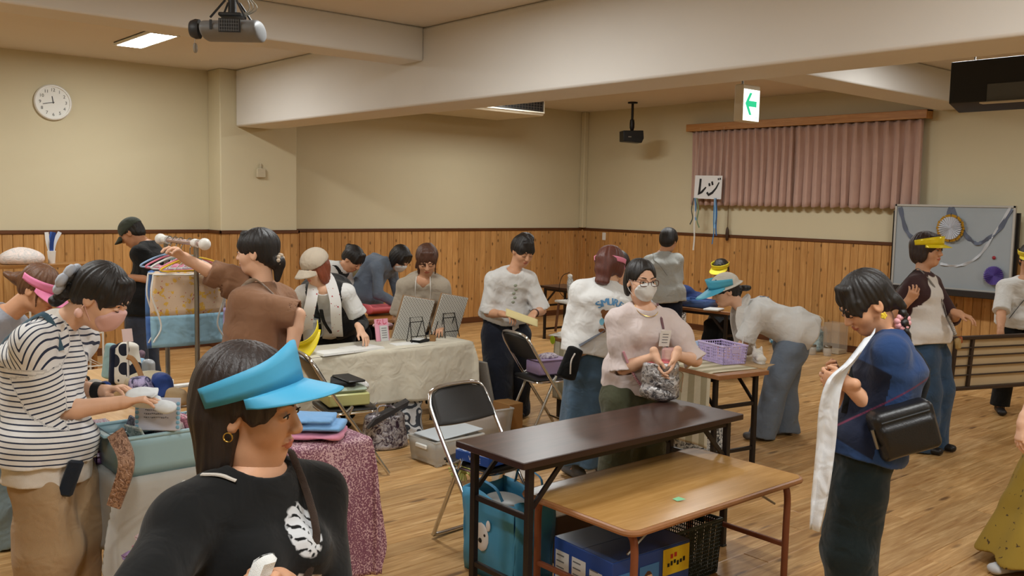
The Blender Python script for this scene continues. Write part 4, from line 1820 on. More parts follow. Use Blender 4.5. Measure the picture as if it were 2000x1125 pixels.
# ---- 10 person in the white shirt with navy trousers
def person_navy_trousers():
    d = 7.35
    s = Person('person in a white T-shirt and wide navy trousers holding a cream paper folder', d, 22, (986, PY(986, d + .16, .87), .16), (1002, 532), (1021, 490, -.03), (28, 28), .98, 1.02, 'mid', stoop=.05)
    s.set_arm(-1, (952, 588, .05), (984, 614, -.16), (1000, 620, -.2), palm=(0, 0, -1), curl=.8)
    s.set_arm(1, (1044, 585, .05), (1043, 612, -.1), (1036, 622, -.18), palm=(0, 0, -1), curl=.8)
    s.set_leg(-1, (972, 826), .1); s.set_leg(1, (1004, 812), .1)
    s.body().face('down')
    s.top(F_WHITE, .034, .03, .98, (.082, .098), e_low=.03, wr=.007, seed=61, neck_r=.067)
    s.pants(fabric('dark_navy_twill', (20, 24, 36), .15), .12, .125, .135, end=.03, wr=.006, e=.012)
    s.shoes(M_SHOE_B, M_SOLE_W)
    hd = s.head
    ops = s.hair_cap(.008, .046, .016) + [('u', hd.E((0, -.1, -.03), (.03, .03, .028)), .02), ('u', hd.E((.02, -.02, .12), (.05, .06, .02)), .03)]
    s.hair(H_BLACK, ops)
    a, e, w = s.arm[1]
    s.mb('wristband', band(MB(), w - .02 * nrm(w - e), w - e, .03, .022), mat('maroon_band', (60, 30, 34), .6))
    mb = MB(); q = s.pt
    for i in range(5):
        mb.sphere(s.Fr(.012 * (i % 2), s.T - .07 - i * .035, .0), .016, 8, (1, .3, .9), (s.l, s.f, s.u))
    s.mb('printed_motif', mb, mat('pale_sage_print', (168, 176, 158), .8))
    mb = MB(); tubeflat(mb, catmull([q(.05, .13, -.02), q(.055, .16, -.12), q(.05, .17, -.24)], 10), .028, .004, s.f)
    s.mb('hanging_cloth', mb, F_OFFW)


# ---- 11 woman seen from behind in the printed white shirt
def woman_printed_back():
    d = 5.9
    s = Person('person seen from behind in a white shirt lettered SMURF with a denim skirt', d, 196, (1160, PY(1160, d, .86)), (1180, 556), (1191, 520), (158, 14), .98, 1.0, stoop=.04)
    s.set_arm(1, (1132, 628, .05), (1142, 668, .2), curl=.5)
    s.set_arm(-1, (1222, 640, .16), (1220, 660, .3), curl=.5)
    s.stand(.09)
    s.body().face('open')
    s.top(F_WHITE, .036, .05, 1.02, (.088, .098), e_low=.03, wr=.006, seed=71, neck_r=.061)
    s.skirt(fabric('stonewashed_denim', (74, 98, 120), .16), .12, .23, .2, .01, 7)
    s.shoes(M_SHOE_G)
    hd = s.head
    ops = s.hair_cap(.012, .046, .02)
    ops += [('u', hd.E((0, -.1, .01), (.06, .04, .06)), .03), ('u', es(hd.L(0, -.1, .03), hd.L(.01, -.105, -.115), hd.x, .055, .036, .05, .026, .9), .02),
            ('u', hd.E((.072, .0, -.02), (.02, .05, .05)), .02), ('u', hd.E((-.072, .0, -.02), (.02, .05, .05)), .02)]
    s.hair(H_RED, ops)
    s.visor(mat('pink_visor_band', (232, 140, 170), .5), 0, .02, .03, .03, 320, .05, 60, 10, .098, .116)
    # print on the back: arched lettering and a small bear
    sh = [o for o in s.root.children if o.name.startswith('shirt')][0]
    back = lambda x, z: s.P - s.l * x + s.u * z - s.f * .2
    mb = MB()
    word = 'SMURF'
    for i, ch in enumerate(word):
        a = (i - 2.5) * .33
        Xv = nrm(-s.l * math.cos(a) - s.u * math.sin(a)); Yv = nrm(s.u * math.cos(a) - s.l * math.sin(a))
        c = back(.115 * math.sin(a) + .005, .205 + .095 * math.cos(a))
        for k in (-1, 0, 1): put_text(mb, ch, .062, c + Xv * .0025 * k, Xv, Yv)
    decal(s, 'shirt_lettering', mb, mat('blue_print', (92, 148, 196), .7), sh, s.f, .0035)
    mb = MB()

    def disc(dx, dz, r, sx, sz):
        c = back(dx, dz)
        for j in range(3):
            pts = [c - s.l * r * sx * math.cos(a) * (j + 1) / 3 + s.u * r * sz * math.sin(a) * (j + 1) / 3 for a in np.linspace(0, 2 * math.pi, 16, endpoint=False)]
            if j == 0: mb.add(pts, [list(range(16))])
            else: mb.add(pr + pts, [[i, (i + 1) % 16, 16 + (i + 1) % 16, 16 + i] for i in range(16)])
            pr = pts
    for q_ in ((-.012, .215, .036, 1.1, .9), (-.046, .232, .015, 1, 1), (.022, .245, .015, 1, 1), (-.004, .16, .03, .85, 1.2), (-.032, .115, .017, 1.3, .8), (.02, .118, .017, 1.3, .8)): disc(*q_)
    mb.mi(1); disc(.042, .18, .026, .8, 1.4); disc(-.042, .17, .018, .8, 1.2)
    decal(s, 'shirt_print', mb, [mat('brown_print', (128, 82, 48), .8), mat('pale_blue_print', (120, 182, 206), .8)], sh, s.f, .003)
    mb = MB(); disc(.004, .203, .019, 1.1, .8); disc(.014, .165, .017, 1, 1.1)
    decal(s, 'shirt_print', mb, mat('yellow_print', (226, 196, 66), .8), sh, s.f, .005)
    q = s.pt
    s.strap([q(-.1, -.13, .25), q(.02, -.16, .12), q(.15, -.13, .0)], fabric('patterned_strap', (92, 96, 104), .5), .018)
    S = Solid(); S.u(es(q(.2, -.12, -.2), q(.17, -.13, -.03), s.l, .065, .028, .055, .022, .9), 0); S.disp(waves(.004, 3, 50))
    s.add('shoulder_bag', S, s.hc * .8, F_BLACK)
    mb = MB(); mb.tube(catmull([q(.18, -.16, -.05), q(.2, -.17, -.1), q(.19, -.165, -.18)], 8), .005, 5)
    s.mb('bag_cord', mb, F_OFFW)


# ---- 12 woman with mask and glasses at the dark table
def woman_mask():
    d = 5.2
    s = Person('person with glasses, white mask and pale pink blouse packing a silver bag', d, 14, (1240, PY(1240, d + .1, .83), .1), (1258, 604), (1252, 549, -.02), (18, 4), .98, .96, stoop=.03)
    s.set_arm(-1, (1202, 688, .0), (1280, 696, -.18), (1290, 734, -.2), palm=R2, curl=.45)
    s.set_arm(1, (1334, 672, .02), (1320, 694, -.18), (1308, 730, -.2), palm=-R2, curl=.45)
    s.stand(.1)
    s.body().face('open')

    def ex(S):
        for sd in (1, -1):
            a, e, w = s.arm[sd]
            p = a + (e - a) * .86
            S.u(el((a + e) / 2 + UP * .02, np.eye(3), (.066, .066, .085)), .05)
            S.u(fc(p, p + nrm(e - a) * .045, .056, .078), .01)
    s.top(fabric('pale_pink_cotton', (220, 206, 203), .05), .03, .11, .95, (.078, .07), flare=.0, e_low=.022, wr=.006, seed=81, extra=ex, bust=.014, neck_r=.08)
    s.pants(fabric('olive_trousers', (74, 76, 56), .12), .12, .115, .11)
    s.shoes(M_SHOE_G)
    hd = s.head
    ops = s.hair_cap(.004, .078) + [('u', hd.E((0, -.095, -.05), (.05, .03, .045)), .02), ('u', hd.Rc((.03, -.1, -.06), (.05, -.08, -.12), .03, .014), .02)]
    for sx in (-1, 1):
        ops += [('u', hd.E((sx * .066, -.03, -.03), (.016, .04, .06)), .02)]
    s.hair(H_BLACK, ops, .0015)
    s.mask(F_WHITE)
    mb = MB()
    for sx in (-1, 1):
        ring = []
        for i in range(20):
            a = 2 * math.pi * i / 20
            ca, sa = math.cos(a), math.sin(a)
            ring.append(hd.L(sx * .033 + .024 * math.copysign(abs(ca) ** .6, ca), .113 - .25 * abs(sx * .033 + .024 * ca) ** 1.25, .004 + .017 * math.copysign(abs(sa) ** .7, sa)))
        mb.tube(ring, .0019, 6, closed=True)
        mb.tube([hd.L(sx * .056, .104, .01), hd.L(sx * .074, .07, .01), hd.L(sx * .08, .0, .006)], .0018, 6)
    mb.tube([hd.L(-.01, .112, .008), hd.L(0, .115, .011), hd.L(.01, .112, .008)], .0018, 6)
    s.mb('glasses', mb, mat('tortoise_frame', (82, 44, 34), .3))
    mb = MB(); q = s.pt
    mb.tube([q(.066 * math.sin(a), .03 + .062 * math.cos(a), s.T + .018 - .03 * math.cos(a)) for a in np.linspace(-1.9, 1.9, 20)], .0018, 5)
    s.mb('necklace', mb, M_EARGOLD)
    s.strap([s.Tp(.075, .0), s.Fr(.078, s.T - .07), s.Fr(.078, .34), s.Fr(.08, .29)], fabric('mauve_lanyard', (124, 92, 98)), .006)
    cp = s.Fr(.082, .245, .014); mb = MB().box(cp, (.062, .004, .092), (s.l, s.f, s.u)); mb.mi(1)
    for k in range(4): mb.box(cp + s.f * .0025 + s.u * (.025 - k * .016), (.034, .0008, .004), (s.l, s.f, s.u))
    s.mb('name_card', mb, [mat('name_card_white', (230, 228, 222), .45), M_GREY_PL])
    mb = MB(); cv = catmull([s.Fr(-.14, .15), s.Fr(-.11, .09), s.Fr(-.05, .0), s.Fr(.02, -.07)], 26)
    for p in cv: mb.sphere(p, .0085, 7)
    s.mb('bead_strap', mb, mat('pink_bead', (206, 150, 160), .4))


# ---- 13 person in grey seen from behind
def person_grey_back():
    d = 9.6
    s = Person('person with short black hair and a grey T-shirt seen from behind near the wall', d, 168, (1300, PY(1300, d, .86)), (1293, 497), (1306, 470), (150, 22), .98, 1.0, 'mid')
    s.set_arm(-1, (1326, 548, .06), (1330, 570, .2), curl=.6)
    s.set_arm(1, (1262, 545, .1), (1285, 570, .3), curl=.6)
    s.stand(.1)
    s.body().face('open')
    s.top(fabric('light_grey_jersey', (176, 178, 174), .06), .024, .1, .8, (.07, .08), wr=.007, seed=91)
    s.pants(F_NAVY); s.shoes(M_SHOE_B)
    hd = s.head
    s.hair(H_BLACK, s.hair_cap(.012, .044, .03, sides=.02) + [('u', hd.E((0, -.06, -.03), (.07, .045, .06)), .03)])
    q = s.pt
    s.strap([s.Bk(-.04, .18), s.Bk(.03, .3), s.Bk(.08, s.T - .05), s.Tp(.09, .0), s.Fr(.1, s.T - .08)], mat('grey_cord', (120, 118, 112), .7), .005)


# ---- 14 seated person with yellow visor
def person_seated():
    d = 10.4
    s = Person('seated person in black with a bright yellow sun visor at the far register table', d, -24, (1418, PY(1418, d, .50)), (1412, 556), (1408, 528), (-34, 28), .97, 1.0, 'mid', stoop=.05)
    s.set_arm(-1, (1392, 592, -.1), (1386, 584, -.3), (1378, 588, -.35), curl=.5)
    s.set_arm(1, (1440, 600, -.1), (1412, 596, -.35), curl=.5)
    for sd, dx in ((1, .12), (-1, -.1)):
        f = s.P + s.f0 * .42 + s.l0 * sd * .1
        s.set_leg(sd, (f[0], f[1], 0), .5)
    s.body().face('down')
    s.top(F_BLACK, .02, .1, .9, (.07, .078), seed=12)
    s.pants(F_BLACK, .095, .085, .085); s.shoes(M_SHOE_B)
    hd = s.head
    s.hair(H_BLACK, s.hair_cap(.008, .045, .02) + [('u', hd.E((0, -.06, -.05), (.065, .04, .06)), .03)])
    s.visor(mat('lemon_visor_paper', (246, 228, 62), .5), 6, .052, .055, .03, 250, .08, 74, 14, .096, .114)
    # folding stool under the seated person
    t = thing('stool', 'plain dark stool under the seated person in black', 'stool', (s.P[0], s.P[1], 0))
    MB().lathe([(.15, .0), (.16, .01), (.16, .035), (.15, .04)], (0, 0, .36), 20).build('seat', M_BLACK_PL, t)
    for k in range(4):
        a = k * math.pi / 2 + .4
        MB().cyl((.12 * math.cos(a), .12 * math.sin(a), .36), (.16 * math.cos(a), .16 * math.sin(a), 0), .012).build('leg', M_STEEL, t)


# ---- 15 bending woman with white hat and blue visor
def woman_bending():
    d = 7.1
    s = Person('person in a white T-shirt and jeans bending low under a blue visor and white hat', d, -84, (1552, PY(1552, d, .84)), (1454, 601), (1416, 568), (-82, 22), 1.0, 1.0, stoop=.0)
    s.set_arm(1, (1446, 690, -.15), (1440, 712, -.25), (1432, 722, -.3), curl=.3)
    s.set_arm(-1, (1440, 690, .2), (1420, 690, .1), curl=.4)
    s.set_leg(1, (1492, 858), .02, toe=nrm(s.f0 * 1.0)); s.set_leg(-1, (1534, 848), .02, toe=nrm(s.f0 + .3 * s.l0))
    s.body().face('down')
    s.top(F_WHITE, .03, .12, .85, (.082, .1), e_low=.035, wr=.007, seed=101, neck_r=.059)
    s.pants(F_JEANS, .115, .1, .1, end=.02, wr=.006)
    s.shoes(M_SHOE_G)
    hd = s.head
    ops = s.hair_cap(.006, .045, .014)
    for i in range(7):
        t = i / 6
        ops.append(('u', hd.E((.012 * (i % 2) - .006, -.1 - .09 * t, -.02 - .03 * t), (.024, .022, .02)), .008))
    s.hair(H_BLACK, ops)
    S = Solid(); S.u(hd.E((0, -.014, .05), (.096, .114, .09)), 0)
    S.cut(hd.L(0, 0, .03), -nrm(hd.z)); S.u(es(hd.L(0, -.01, .028), hd.L(0, -.01, .034), hd.y, .15, .12, .12, .1, .1), .012)
    s.add('hat', S, s.hh, fabric('white_cotton_hat', (214, 208, 196), .05))
    s.visor(mat('sky_blue_visor', (82, 176, 206), .5), 4, .045, .08, .03, 215, .12, 74, 20, .102, .122, .01)
    q = s.pt; T = s.T
    mb = MB()
    tubeflat(mb, catmull([q(.11, .2, T - .12) - UP * .2, q(.11, .2, T - .1) - UP * .05, q(.1, .1, T - .0), q(.05, -.05, T + .03), q(-.06, -.04, T + .03), q(-.1, .1, T - .0), q(-.1, .2, T - .1) - UP * .1], 36), .05, .007,
             [nrm(s.l * 1.0 + s.f * .4)] * 16 + [nrm(s.u * .8 - s.f * .4)] * 11 + [nrm(-s.l + s.f * .4)] * 20)
    s.mb('towel', mb, fabric('white_terry_towel', (216, 212, 206), .05, weave=300))
    mb = MB()
    vs = []
    put_text(mb, 'S', .1, q(.03, -.2, T - .1), nrm(-s.l), nrm(s.u), .0)
    decal(s, 'shirt_lettering', mb, mat('navy_print', (70, 92, 128), .7), [o for o in s.root.children if o.name.startswith('shirt')][0], s.f, .004)


# ---- 17 woman in blue folding white cloth
def woman_blue():
    d = 3.6
    s = Person('person in a blue T-shirt and dark trousers folding a long white cloth', d, -108, (1690, PY(1690, d, .86)), (1738, 658), (1692, 592), (-84, 36), 1.0, 1.0, 'mid', stoop=.03)
    s.set_arm(1, (1722, 775, -.12), (1652, 748, -.1), (1618, 742, -.06), palm=R2, curl=.9, thumb=UP)
    s.set_arm(-1, (1650, 770, .2), (1640, 735, .12), (1618, 728, .08), palm=R2, curl=.9, thumb=UP)
    s.stand(.09)
    s.body().face('down')

    def pr(v):
        x = (v - s.P) @ s.l; z = (v - s.P) @ s.u; y = (v - s.P) @ s.f
        dark = .16 - np.abs(z - .12 - .3 * (y + .02)) + np.where(y > -.02, 0, -.3) + np.where(x > .02, 0, -.2)
        red = .004 - np.abs((z - .16) - .9 * (-y)) + np.where(x > -.05, 0, -1)
        return {'p': np.minimum(dark, .05), 'r': red}
    s.top(printmat('royal_blue_jersey', (36, 62, 106), [('p', (20, 28, 50)), ('r', (112, 44, 70))], soft=.003), .024, .055, .8, (.074, .086), e_low=.02, wr=.005, seed=111, attr=pr, neck_r=.070)
    s.pants(fabric('dark_green_crepe', (20, 34, 38), .15), .102, .1, .1, wr=.007, e=.008)
    s.shoes(M_SHOE_B)
    hd = s.head
    ops = s.hair_cap(.008, .044, .03)
    for sx in (-1, 1):
        ops.append(('u', hd.Rc((sx * .05, -.07, .0), (sx * .062, -.085, -.06), .03, .022), .02))
        for i in range(8):
            t = i / 7
            ops.append(('u', hd.E((sx * (.066 + .006 * (i % 2)), -.088 + .008 * (i % 2) + .05 * t, -.07 - .125 * t), (.02 - .006 * t, .018 - .004 * t, .016)), .006))
        ops.append(('u', hd.Rc((sx * .064, .05, .045), (sx * .06, .066, -.01), .01, .003), .012))
    s.hair(H_BLACK, ops)
    mb = MB()
    for k in range(5):
        a = k * 2 * math.pi / 5
        mb.sphere(hd.L(.087, -.0 + .008 * math.cos(a), -.048 + .008 * math.sin(a)), .0065, 7)
    mb.sphere(hd.L(.088, -.0, -.048), .006, 7)
    s.mb('earring', mb, mat('yellow_flower', (236, 206, 66), .5))
    for sx in (1, -1):
        mb = MB()
        for k in range(8):
            a = k * math.pi / 4
            mb.sphere(hd.L(sx * .07, -.055 + .022 * math.cos(a), -.12 + .022 * math.sin(a)), .014, 8)
        s.mb('scrunchie', mb, fabric('pink_satin_%d' % (sx + 1), (232, 170, 176), .2, rough=.4))
    q = s.pt
    s.strap([s.Fr(.1, .1), s.Fr(.04, .24), s.Fr(-.05, .36), s.Tp(-.095, .03), s.Tp(-.09, -.03), s.Bk(-.04, .34), s.Bk(.06, .16), s.Bk(.1, .08)], F_BLACK, .012)
    # black cross-body bag on the hip
    c = s.q((1765, 838, -.2))
    ax = (nrm(R2 * .93 + UP * .3), nrm(G2), nrm(UP * .93 - R2 * .3))
    S = Solid(); S.u(rb(c, np.stack(ax), (.115, .05, .092), .028), 0); S.u(rb(c - ax[1] * .045 - ax[2] * .02, np.stack(ax), (.1, .02, .06), .015), .012)
    S.disp(waves(.003, 5, 40))
    o = s.add('crossbody_bag', S, s.hc, mat('black_leather', (22, 22, 24), .38, bump=.2, bscale=160))
    mb = MB(); mb.tube([c + ax[0] * x - ax[1] * .052 + ax[2] * .06 for x in np.linspace(-.09, .09, 5)], .004, 6)
    s.mb('zipper', mb, M_DARK_PL, o)
    mb = MB(); mb.tube([c - ax[0] * .12 - ax[1] * .03 + ax[2] * .04, c - ax[0] * .122 - ax[1] * .04 - ax[2] * .03], .007, 6)
    s.mb('buckle', mb, M_STEEL, o)
    return s


# ---- 18 woman with yellow visor in the raglan shirt
def woman_raglan():
    d = 6.7
    s = Person('person in a brown and white raglan shirt and jeans wearing a shiny yellow visor', d, 44, (1806, PY(1806, d, .87)), (1801, 538), (1811, 489), (40, 2), 1.02, 1.06, 'mid', stoop=.02)
    s.set_arm(-1, (1748, 612, -.04), (1772, 590, -.2), (1784, 572, -.24), palm=G2, curl=.7)
    s.set_arm(1, (1852, 606, .05), (1872, 612, -.16), (1890, 618, -.2), palm=-UP, curl=.5)
    s.set_leg(-1, (1796, 882), .05); s.set_leg(1, (1822, 876), .05)
    s.body().face('open')

    def pr(v):
        x = (v - s.N) @ s.l; z = (v - s.N) @ s.u
        rag = np.abs(x) - (.062 + .42 * np.clip(-z, 0, .2))
        out = np.where(z > -.22, rag, -.1)
        for sd in (1, -1):
            a, e, w = s.arm[sd]
            d1, t1 = seg_dist(v, a, e); d2, t2 = seg_dist(v, e, w)
            dd = np.minimum(np.where(t1 > .45, d1, 1), d2)
            out = np.maximum(out, np.where((x * sd > .1), .088 - dd, -1) * 1.0)
        r = np.linalg.norm((v - (s.N + s.u * .045 + s.f * .018)), axis=1)
        return {'p': np.clip(np.maximum(out, .088 - r), -.05, .05)}
    s.top(printmat('raglan_jersey', (224, 220, 216), [('p', (66, 44, 46))], soft=.003), .026, .06, 1.3, (.078, .066), e_low=.028, wr=.006, seed=121, attr=pr, neck_r=.066)
    s.pants(F_DENIM, .115, .11, .105, end=.02, wr=.005)
    s.shoes(M_SHOE_B)
    hd = s.head
    ops = s.hair_cap(.016, .044, .02)
    ops += [('u', hd.E((0, -.05, -.04), (.082, .06, .07)), .03)]
    for sx in (-1, 1):
        ops += [('u', hd.E((sx * .074, -.005, -.03), (.02, .045, .06)), .02)]
    s.hair(hairmat('brown_black_hair', (44, 28, 24)), ops, .003)
    s.visor(mat('shiny_yellow_visor', (238, 214, 40), .2, .1), 6, .04, .058, .024, 220, .06, 72, 26, .1, .118, .006)
    q = s.pt
    m = mat('grey_strap', (134, 130, 126), .6)
    s.strap([s.Bk(-.07, s.T - .1), s.Tp(-.085, -.02), s.Tp(-.085, .03), s.Fr(-.05, .36), s.Fr(.02, .24), s.Fr(.07, .12)], m, .011)
    mb = MB()
    for i, p in enumerate(catmull([s.Fr(.07, .12, .012), s.Fr(.085, .06, .012), s.Fr(.095, .0, .012)], 10)): mb.sphere(p, .016, 8, (1, .7, 1))
    s.mb('bead_chain', mb, mat('silver_bead', (176, 174, 172), .3, .6))
    cp = s.Fr(.1, -.02, .03) - s.u * .05; mb = MB().box(cp, (.075, .03, .085), (s.l, s.f, s.u), ch=.012)
    s.mb('pouch', mb, mat('tan_leather', (176, 146, 92), .5))
    mb = MB().box(cp + s.l * .035 + s.u * .025 + s.f * .004, (.02, .034, .05), (s.l, s.f, s.u), ch=.006)
    s.mb('pouch_tag', mb, mat('orange_leather', (168, 88, 44), .5))


# ---- 19 person carrying the folded table
def person_carrying():
    d = 8.0
    s = Person('person in a white T-shirt and black trousers carrying the folded table', d, -20, (1996, PY(1996, d + .1, .87), .1), (2002, 548), (2012, 506), (-16, 16), 1.0, 1.0, 'mid')
    s.set_arm(-1, (1950, 626, -.05), (1954, 648, -.22), (1953, 668, -.24), palm=G2, curl=.9)
    s.set_arm(1, (2062, 630, .0), (2060, 660, -.25), curl=.8)
    s.set_leg(-1, (1952, 806), .05); s.set_leg(1, (2030, 800), .05)
    s.body().face('open')
    s.top(F_WHITE, .03, .08, .95, (.078, .092), wr=.006, seed=131)
    s.pants(F_BLACK); s.shoes(M_SHOE_B)
    hd = s.head
    s.hair(H_BLACK, s.hair_cap(.01, .045, .02, sides=.02) + [('u', hd.E((0, -.05, -.04), (.074, .05, .06)), .03)])
    s.visor(mat('yellow_visor_paper', (236, 216, 60), .4), 0, .04, .05, .02, 240, .06, 70, 8, .098, .116)
    q = s.pt
    s.strap([s.Fr(-.12, .02), s.Fr(.0, .2), s.Fr(.08, s.T - .08), s.Tp(.09, .0)], F_BLACK, .007)


# ---- 20 passer-by at the picture's edge in the mustard skirt
def woman_mustard():
    d = 4.5
    s = Person('person in a patterned mustard skirt cut off by the picture edge', d, -70, (2112, PY(2112, d, .86)), (2116, 500), (2110, 430), (-70, 4), 1.0, 1.0)
    s.set_arm(1, (2014, 740, -.12), (1998, 826, -.2), (1988, 868, -.2), palm=R2, curl=.5)
    s.set_arm(-1, (2110, 740, .2), (2090, 820, .2), curl=.5)
    s.set_leg(1, (1984, 1116), .1); s.set_leg(-1, (2110, 1080), .1)
    s.body().face('open')
    s.top(F_OFFW, .026, .05, .9, (.074, .085), seed=141)
    t = NT('mustard_print_cotton'); c = t.coord()
    t.set(Base_Color=t.mix(t.math('GREATER_THAN', t.noise(c, 26, 3), .64), (150, 124, 44), (72, 54, 30)), Roughness=.9)
    s.skirt(t.m, .04, .36, .32, .014, 9, drop=(s.P - R2 * .08)[:2])
    s.shoes(mat('grey_sock', (190, 192, 196), .8))
    hd = s.head
    s.hair(H_BLACK, s.hair_cap(.01, .045, .02) + [('u', hd.E((0, -.05, -.04), (.074, .05, .06)), .03)])


# ---- 21 half-hidden person between the printed shirt and the masked face
def person_hidden():
    d = 7.9
    s = Person('person mostly hidden behind the SMURF shirt, only hair and cheek showing', d, -30, (1238, PY(1238, d + .3, .84), .3), (1222, 552), (1207, 520), (-52, 18), .96, 1.0, 'mid')
    s.set_arm(-1, (1200, 620, .1), (1215, 650, -.1), curl=.5)
    s.set_arm(1, (1262, 620, .1), (1250, 650, -.1), curl=.5)
    s.stand(.09)
    s.body().face('down')
    s.top(stripes('fine_blue_stripe', (206, 212, 220), (120, 140, 170), .02, .3), .024, .1, .9, (.07, .08), seed=151, attr=lambda v: {'along': (v - s.P) @ s.u})
    s.pants(F_NAVY); s.shoes(M_SHOE_B)
    hd = s.head
    s.hair(hairmat('dark_brown_hair_b', (40, 26, 20)), s.hair_cap(.01, .045, .02, sides=.03) + [('u', hd.E((0, -.05, -.04), (.074, .05, .06)), .03)])


CAST = [woman_pink_visor, woman_stripes, man_cap, woman_brown, woman_blue_visor, person_vest, person_bun, woman_jacket, woman_beige, person_navy_trousers, woman_printed_back,
        woman_mask, person_grey_back, person_seated, woman_bending, woman_blue, woman_raglan, person_carrying, woman_mustard, person_hidden]
for fn_ in CAST:
    fn_()
# ================================================================== fittings on walls and ceiling
def solid_part(name, S, h, m, parent):
    v, f = S.mesh(h)
    off = np.array(parent.location) if parent is not None else 0
    if parent is not None and parent.parent is not None:
        off = off + np.array(parent.parent.location)
    return link_mesh(name, np_mesh(name, v - off, f, m, True), parent)


AX = (V3(1, 0, 0), V3(0, 1, 0), V3(0, 0, 1))
I3 = np.eye(3)

# ---- clock
cy, cz = 2.71, 2.716
t = thing('wall_clock', 'round white wall clock with black numerals above the wainscot', 'clock', (XL, cy, cz))
axc = (V3(0, 1, 0), V3(0, 0, 1), V3(1, 0, 0))
MB().lathe([(.178, 0), (.184, .01), (.184, .028), (.174, .04), (.162, .04), (.160, .026)], (0, 0, 0), 48, axc).build('rim', M_WHITE_PL, t)
MB().lathe([(.162, .0), (.162, .027)], (0, 0, 0), 48, axc).build('dial', mat('clock_dial', (236, 236, 230), .6), t)
M_NUM = mat('numeral_ink', (40, 40, 42), .6)
for k in range(1, 13):
    a = math.pi / 2 - k * math.pi / 6
    put_text(MB(), str(k), .046, V3(.0285, .126 * math.cos(a), .126 * math.sin(a)), V3(0, 1, 0), V3(0, 0, 1)).build('numeral', M_NUM, t)
for L, w, mins in ((.075, .008, 11.7 * 5), (.115, .006, 43)):
    a = math.pi / 2 - mins * math.pi / 30
    d_ = V3(0, math.cos(a), math.sin(a))
    MB().box(V3(.032, 0, 0) + d_ * (L / 2 - .012), (L, w, .002), (d_, np.cross(V3(1, 0, 0), d_), V3(1, 0, 0))).build('hand', M_BLACK_PL, t)

# ---- small box on the pillar
p = V3(PX, 4.865, 2.055)
t = thing('wall_switch_box', 'small beige box with a conduit stub fixed to the pillar', 'box', p)
MB().box((.02, 0, 0), (.04, .11, .11), ch=.008).build('case', mat('beige_box', (198, 186, 158), .6), t)
MB().cyl((.015, 0, .05), (.015, 0, .11), .012).build('conduit', mat('beige_conduit', (190, 178, 150), .6), t)

# ---- outlet plates on the back wainscot
for px, py, lb in ((1181, 461, 'small white blank plate on the wainscot next to the corner'),):
    q = at(px, py, 1.27)
    MBO = MB().box((-10.06, YB - .017, 1.265), (.07, .012, .12), ch=.004).build('wall_plate', M_WHITE_PL)
    tag(MBO, lb, 'plate')

# ---- projector hanging from the ceiling
PJ = V3(-4.75, 2.11, 2.645)
t = thing('projector', 'grey ceiling projector on a dark mount in front of the beam', 'projector', PJ)
M_PROJ = mat('projector_grey', (122, 124, 126), .5, var=.06)
pa = nrm(V3(.62, .78, 0)); pb = np.cross(UP, pa)     # pa runs along the long side seen by the viewer, pb points away from it
S = Solid()
S.u(es(V3(0, 0, -.006) - pa * .13, V3(0, 0, .0) + pa * .14, pb, .135, .05, .135, .054, .45), 0)
S.cut(V3(0, 0, .05), UP)
S.cut(V3(0, 0, -.055) , -nrm(UP))
S.cut(-pb * .138, -pb); S.cut(pa * .175, pa)
v, f = S.mesh(.006)
link_mesh('body', np_mesh('body', v, f, M_PROJ, True, angle=40), t)
mb = MB()
for k in range(9):
    mb.box(-pb * .139 + pa * (.0 + .012 * k - .03) + V3(0, 0, .004), (.002, .005, .06), (pa, pb, UP))
for k in range(4):
    mb.box(-pb * .139 + pa * .018 + V3(0, 0, -.022 + .017 * k), (.1, .005, .002), (pa, pb, UP))
mb.build('vent_grille', M_GREY_PL, t)
MB().box(-pb * .1375 + pa * .02 + V3(0, 0, .003), (.112, .004, .07), (pa, pb, UP)).build('vent_opening', M_BLACK_PL, t)
MB().box(-pb * .138 - pa * .075 + V3(0, 0, .005), (.014, .004, .05), (pa, pb, UP), ch=.002).build('intake_slot', M_DARK_PL, t)
ln = MB().lathe([(.05, 0), (.052, .02), (.042, .045), (.036, .05), (.034, .03), (.02, .026)], -pa * .165 - pb * .02, 24, (pb, UP, -pa))
ln.build('lens', M_DARK_PL, t)
MB().lathe([(.028, 0), (.03, .006), (.001, .01)], -pa * .19 - pb * .02, 20, (pb, UP, -pa)).build('lens_glass', mat('lens_glass', (30, 34, 44), .08), t)
mb = MB().box((0, 0, .075), (.12, .12, .02), (pa, pb, UP), ch=.005)
mb.cyl((0, 0, .08), (0, 0, CEIL - PJ[2] - .02), .022)
for sx in (-1, 1):
    for sy in (-1, 1):
        mb.cyl(pa * .03 * sx + pb * .03 * sy + V3(0, 0, .15), pa * .09 * sx + pb * .09 * sy + V3(0, 0, .05), .006, n=6)
mb.lathe([(.07, 0), (.07, .02)], (0, 0, CEIL - PJ[2] - .02), 20)
mb.build('mount', M_DARK_PL, t)
mb = MB()
for k in range(3):
    mb.tube(catmull([V3(.0, 0, .08) + pa * .05 + pb * .02 * k, pa * (.09 + .02 * k) + V3(0, 0, .12), pa * .06 + pb * .03 * k + V3(0, 0, .2), V3(.01, 0, .32)], 14), .0035, 5)
mb.build('cables', mat('pale_cable', (168, 164, 154), .6), t)
cap = MB().lathe([(.026, 0), (.026, .008), (.02, .012)], -pa * .2 - V3(0, 0, .095), 18, (pb, UP, pa)); cap.tube([-pa * .2 - V3(0, 0, .07), -pa * .195 - V3(0, 0, .03)], .0015, 5)
cap.build('lens_cap', mat('clear_cap', (206, 200, 190), .2, trans=.6), t)

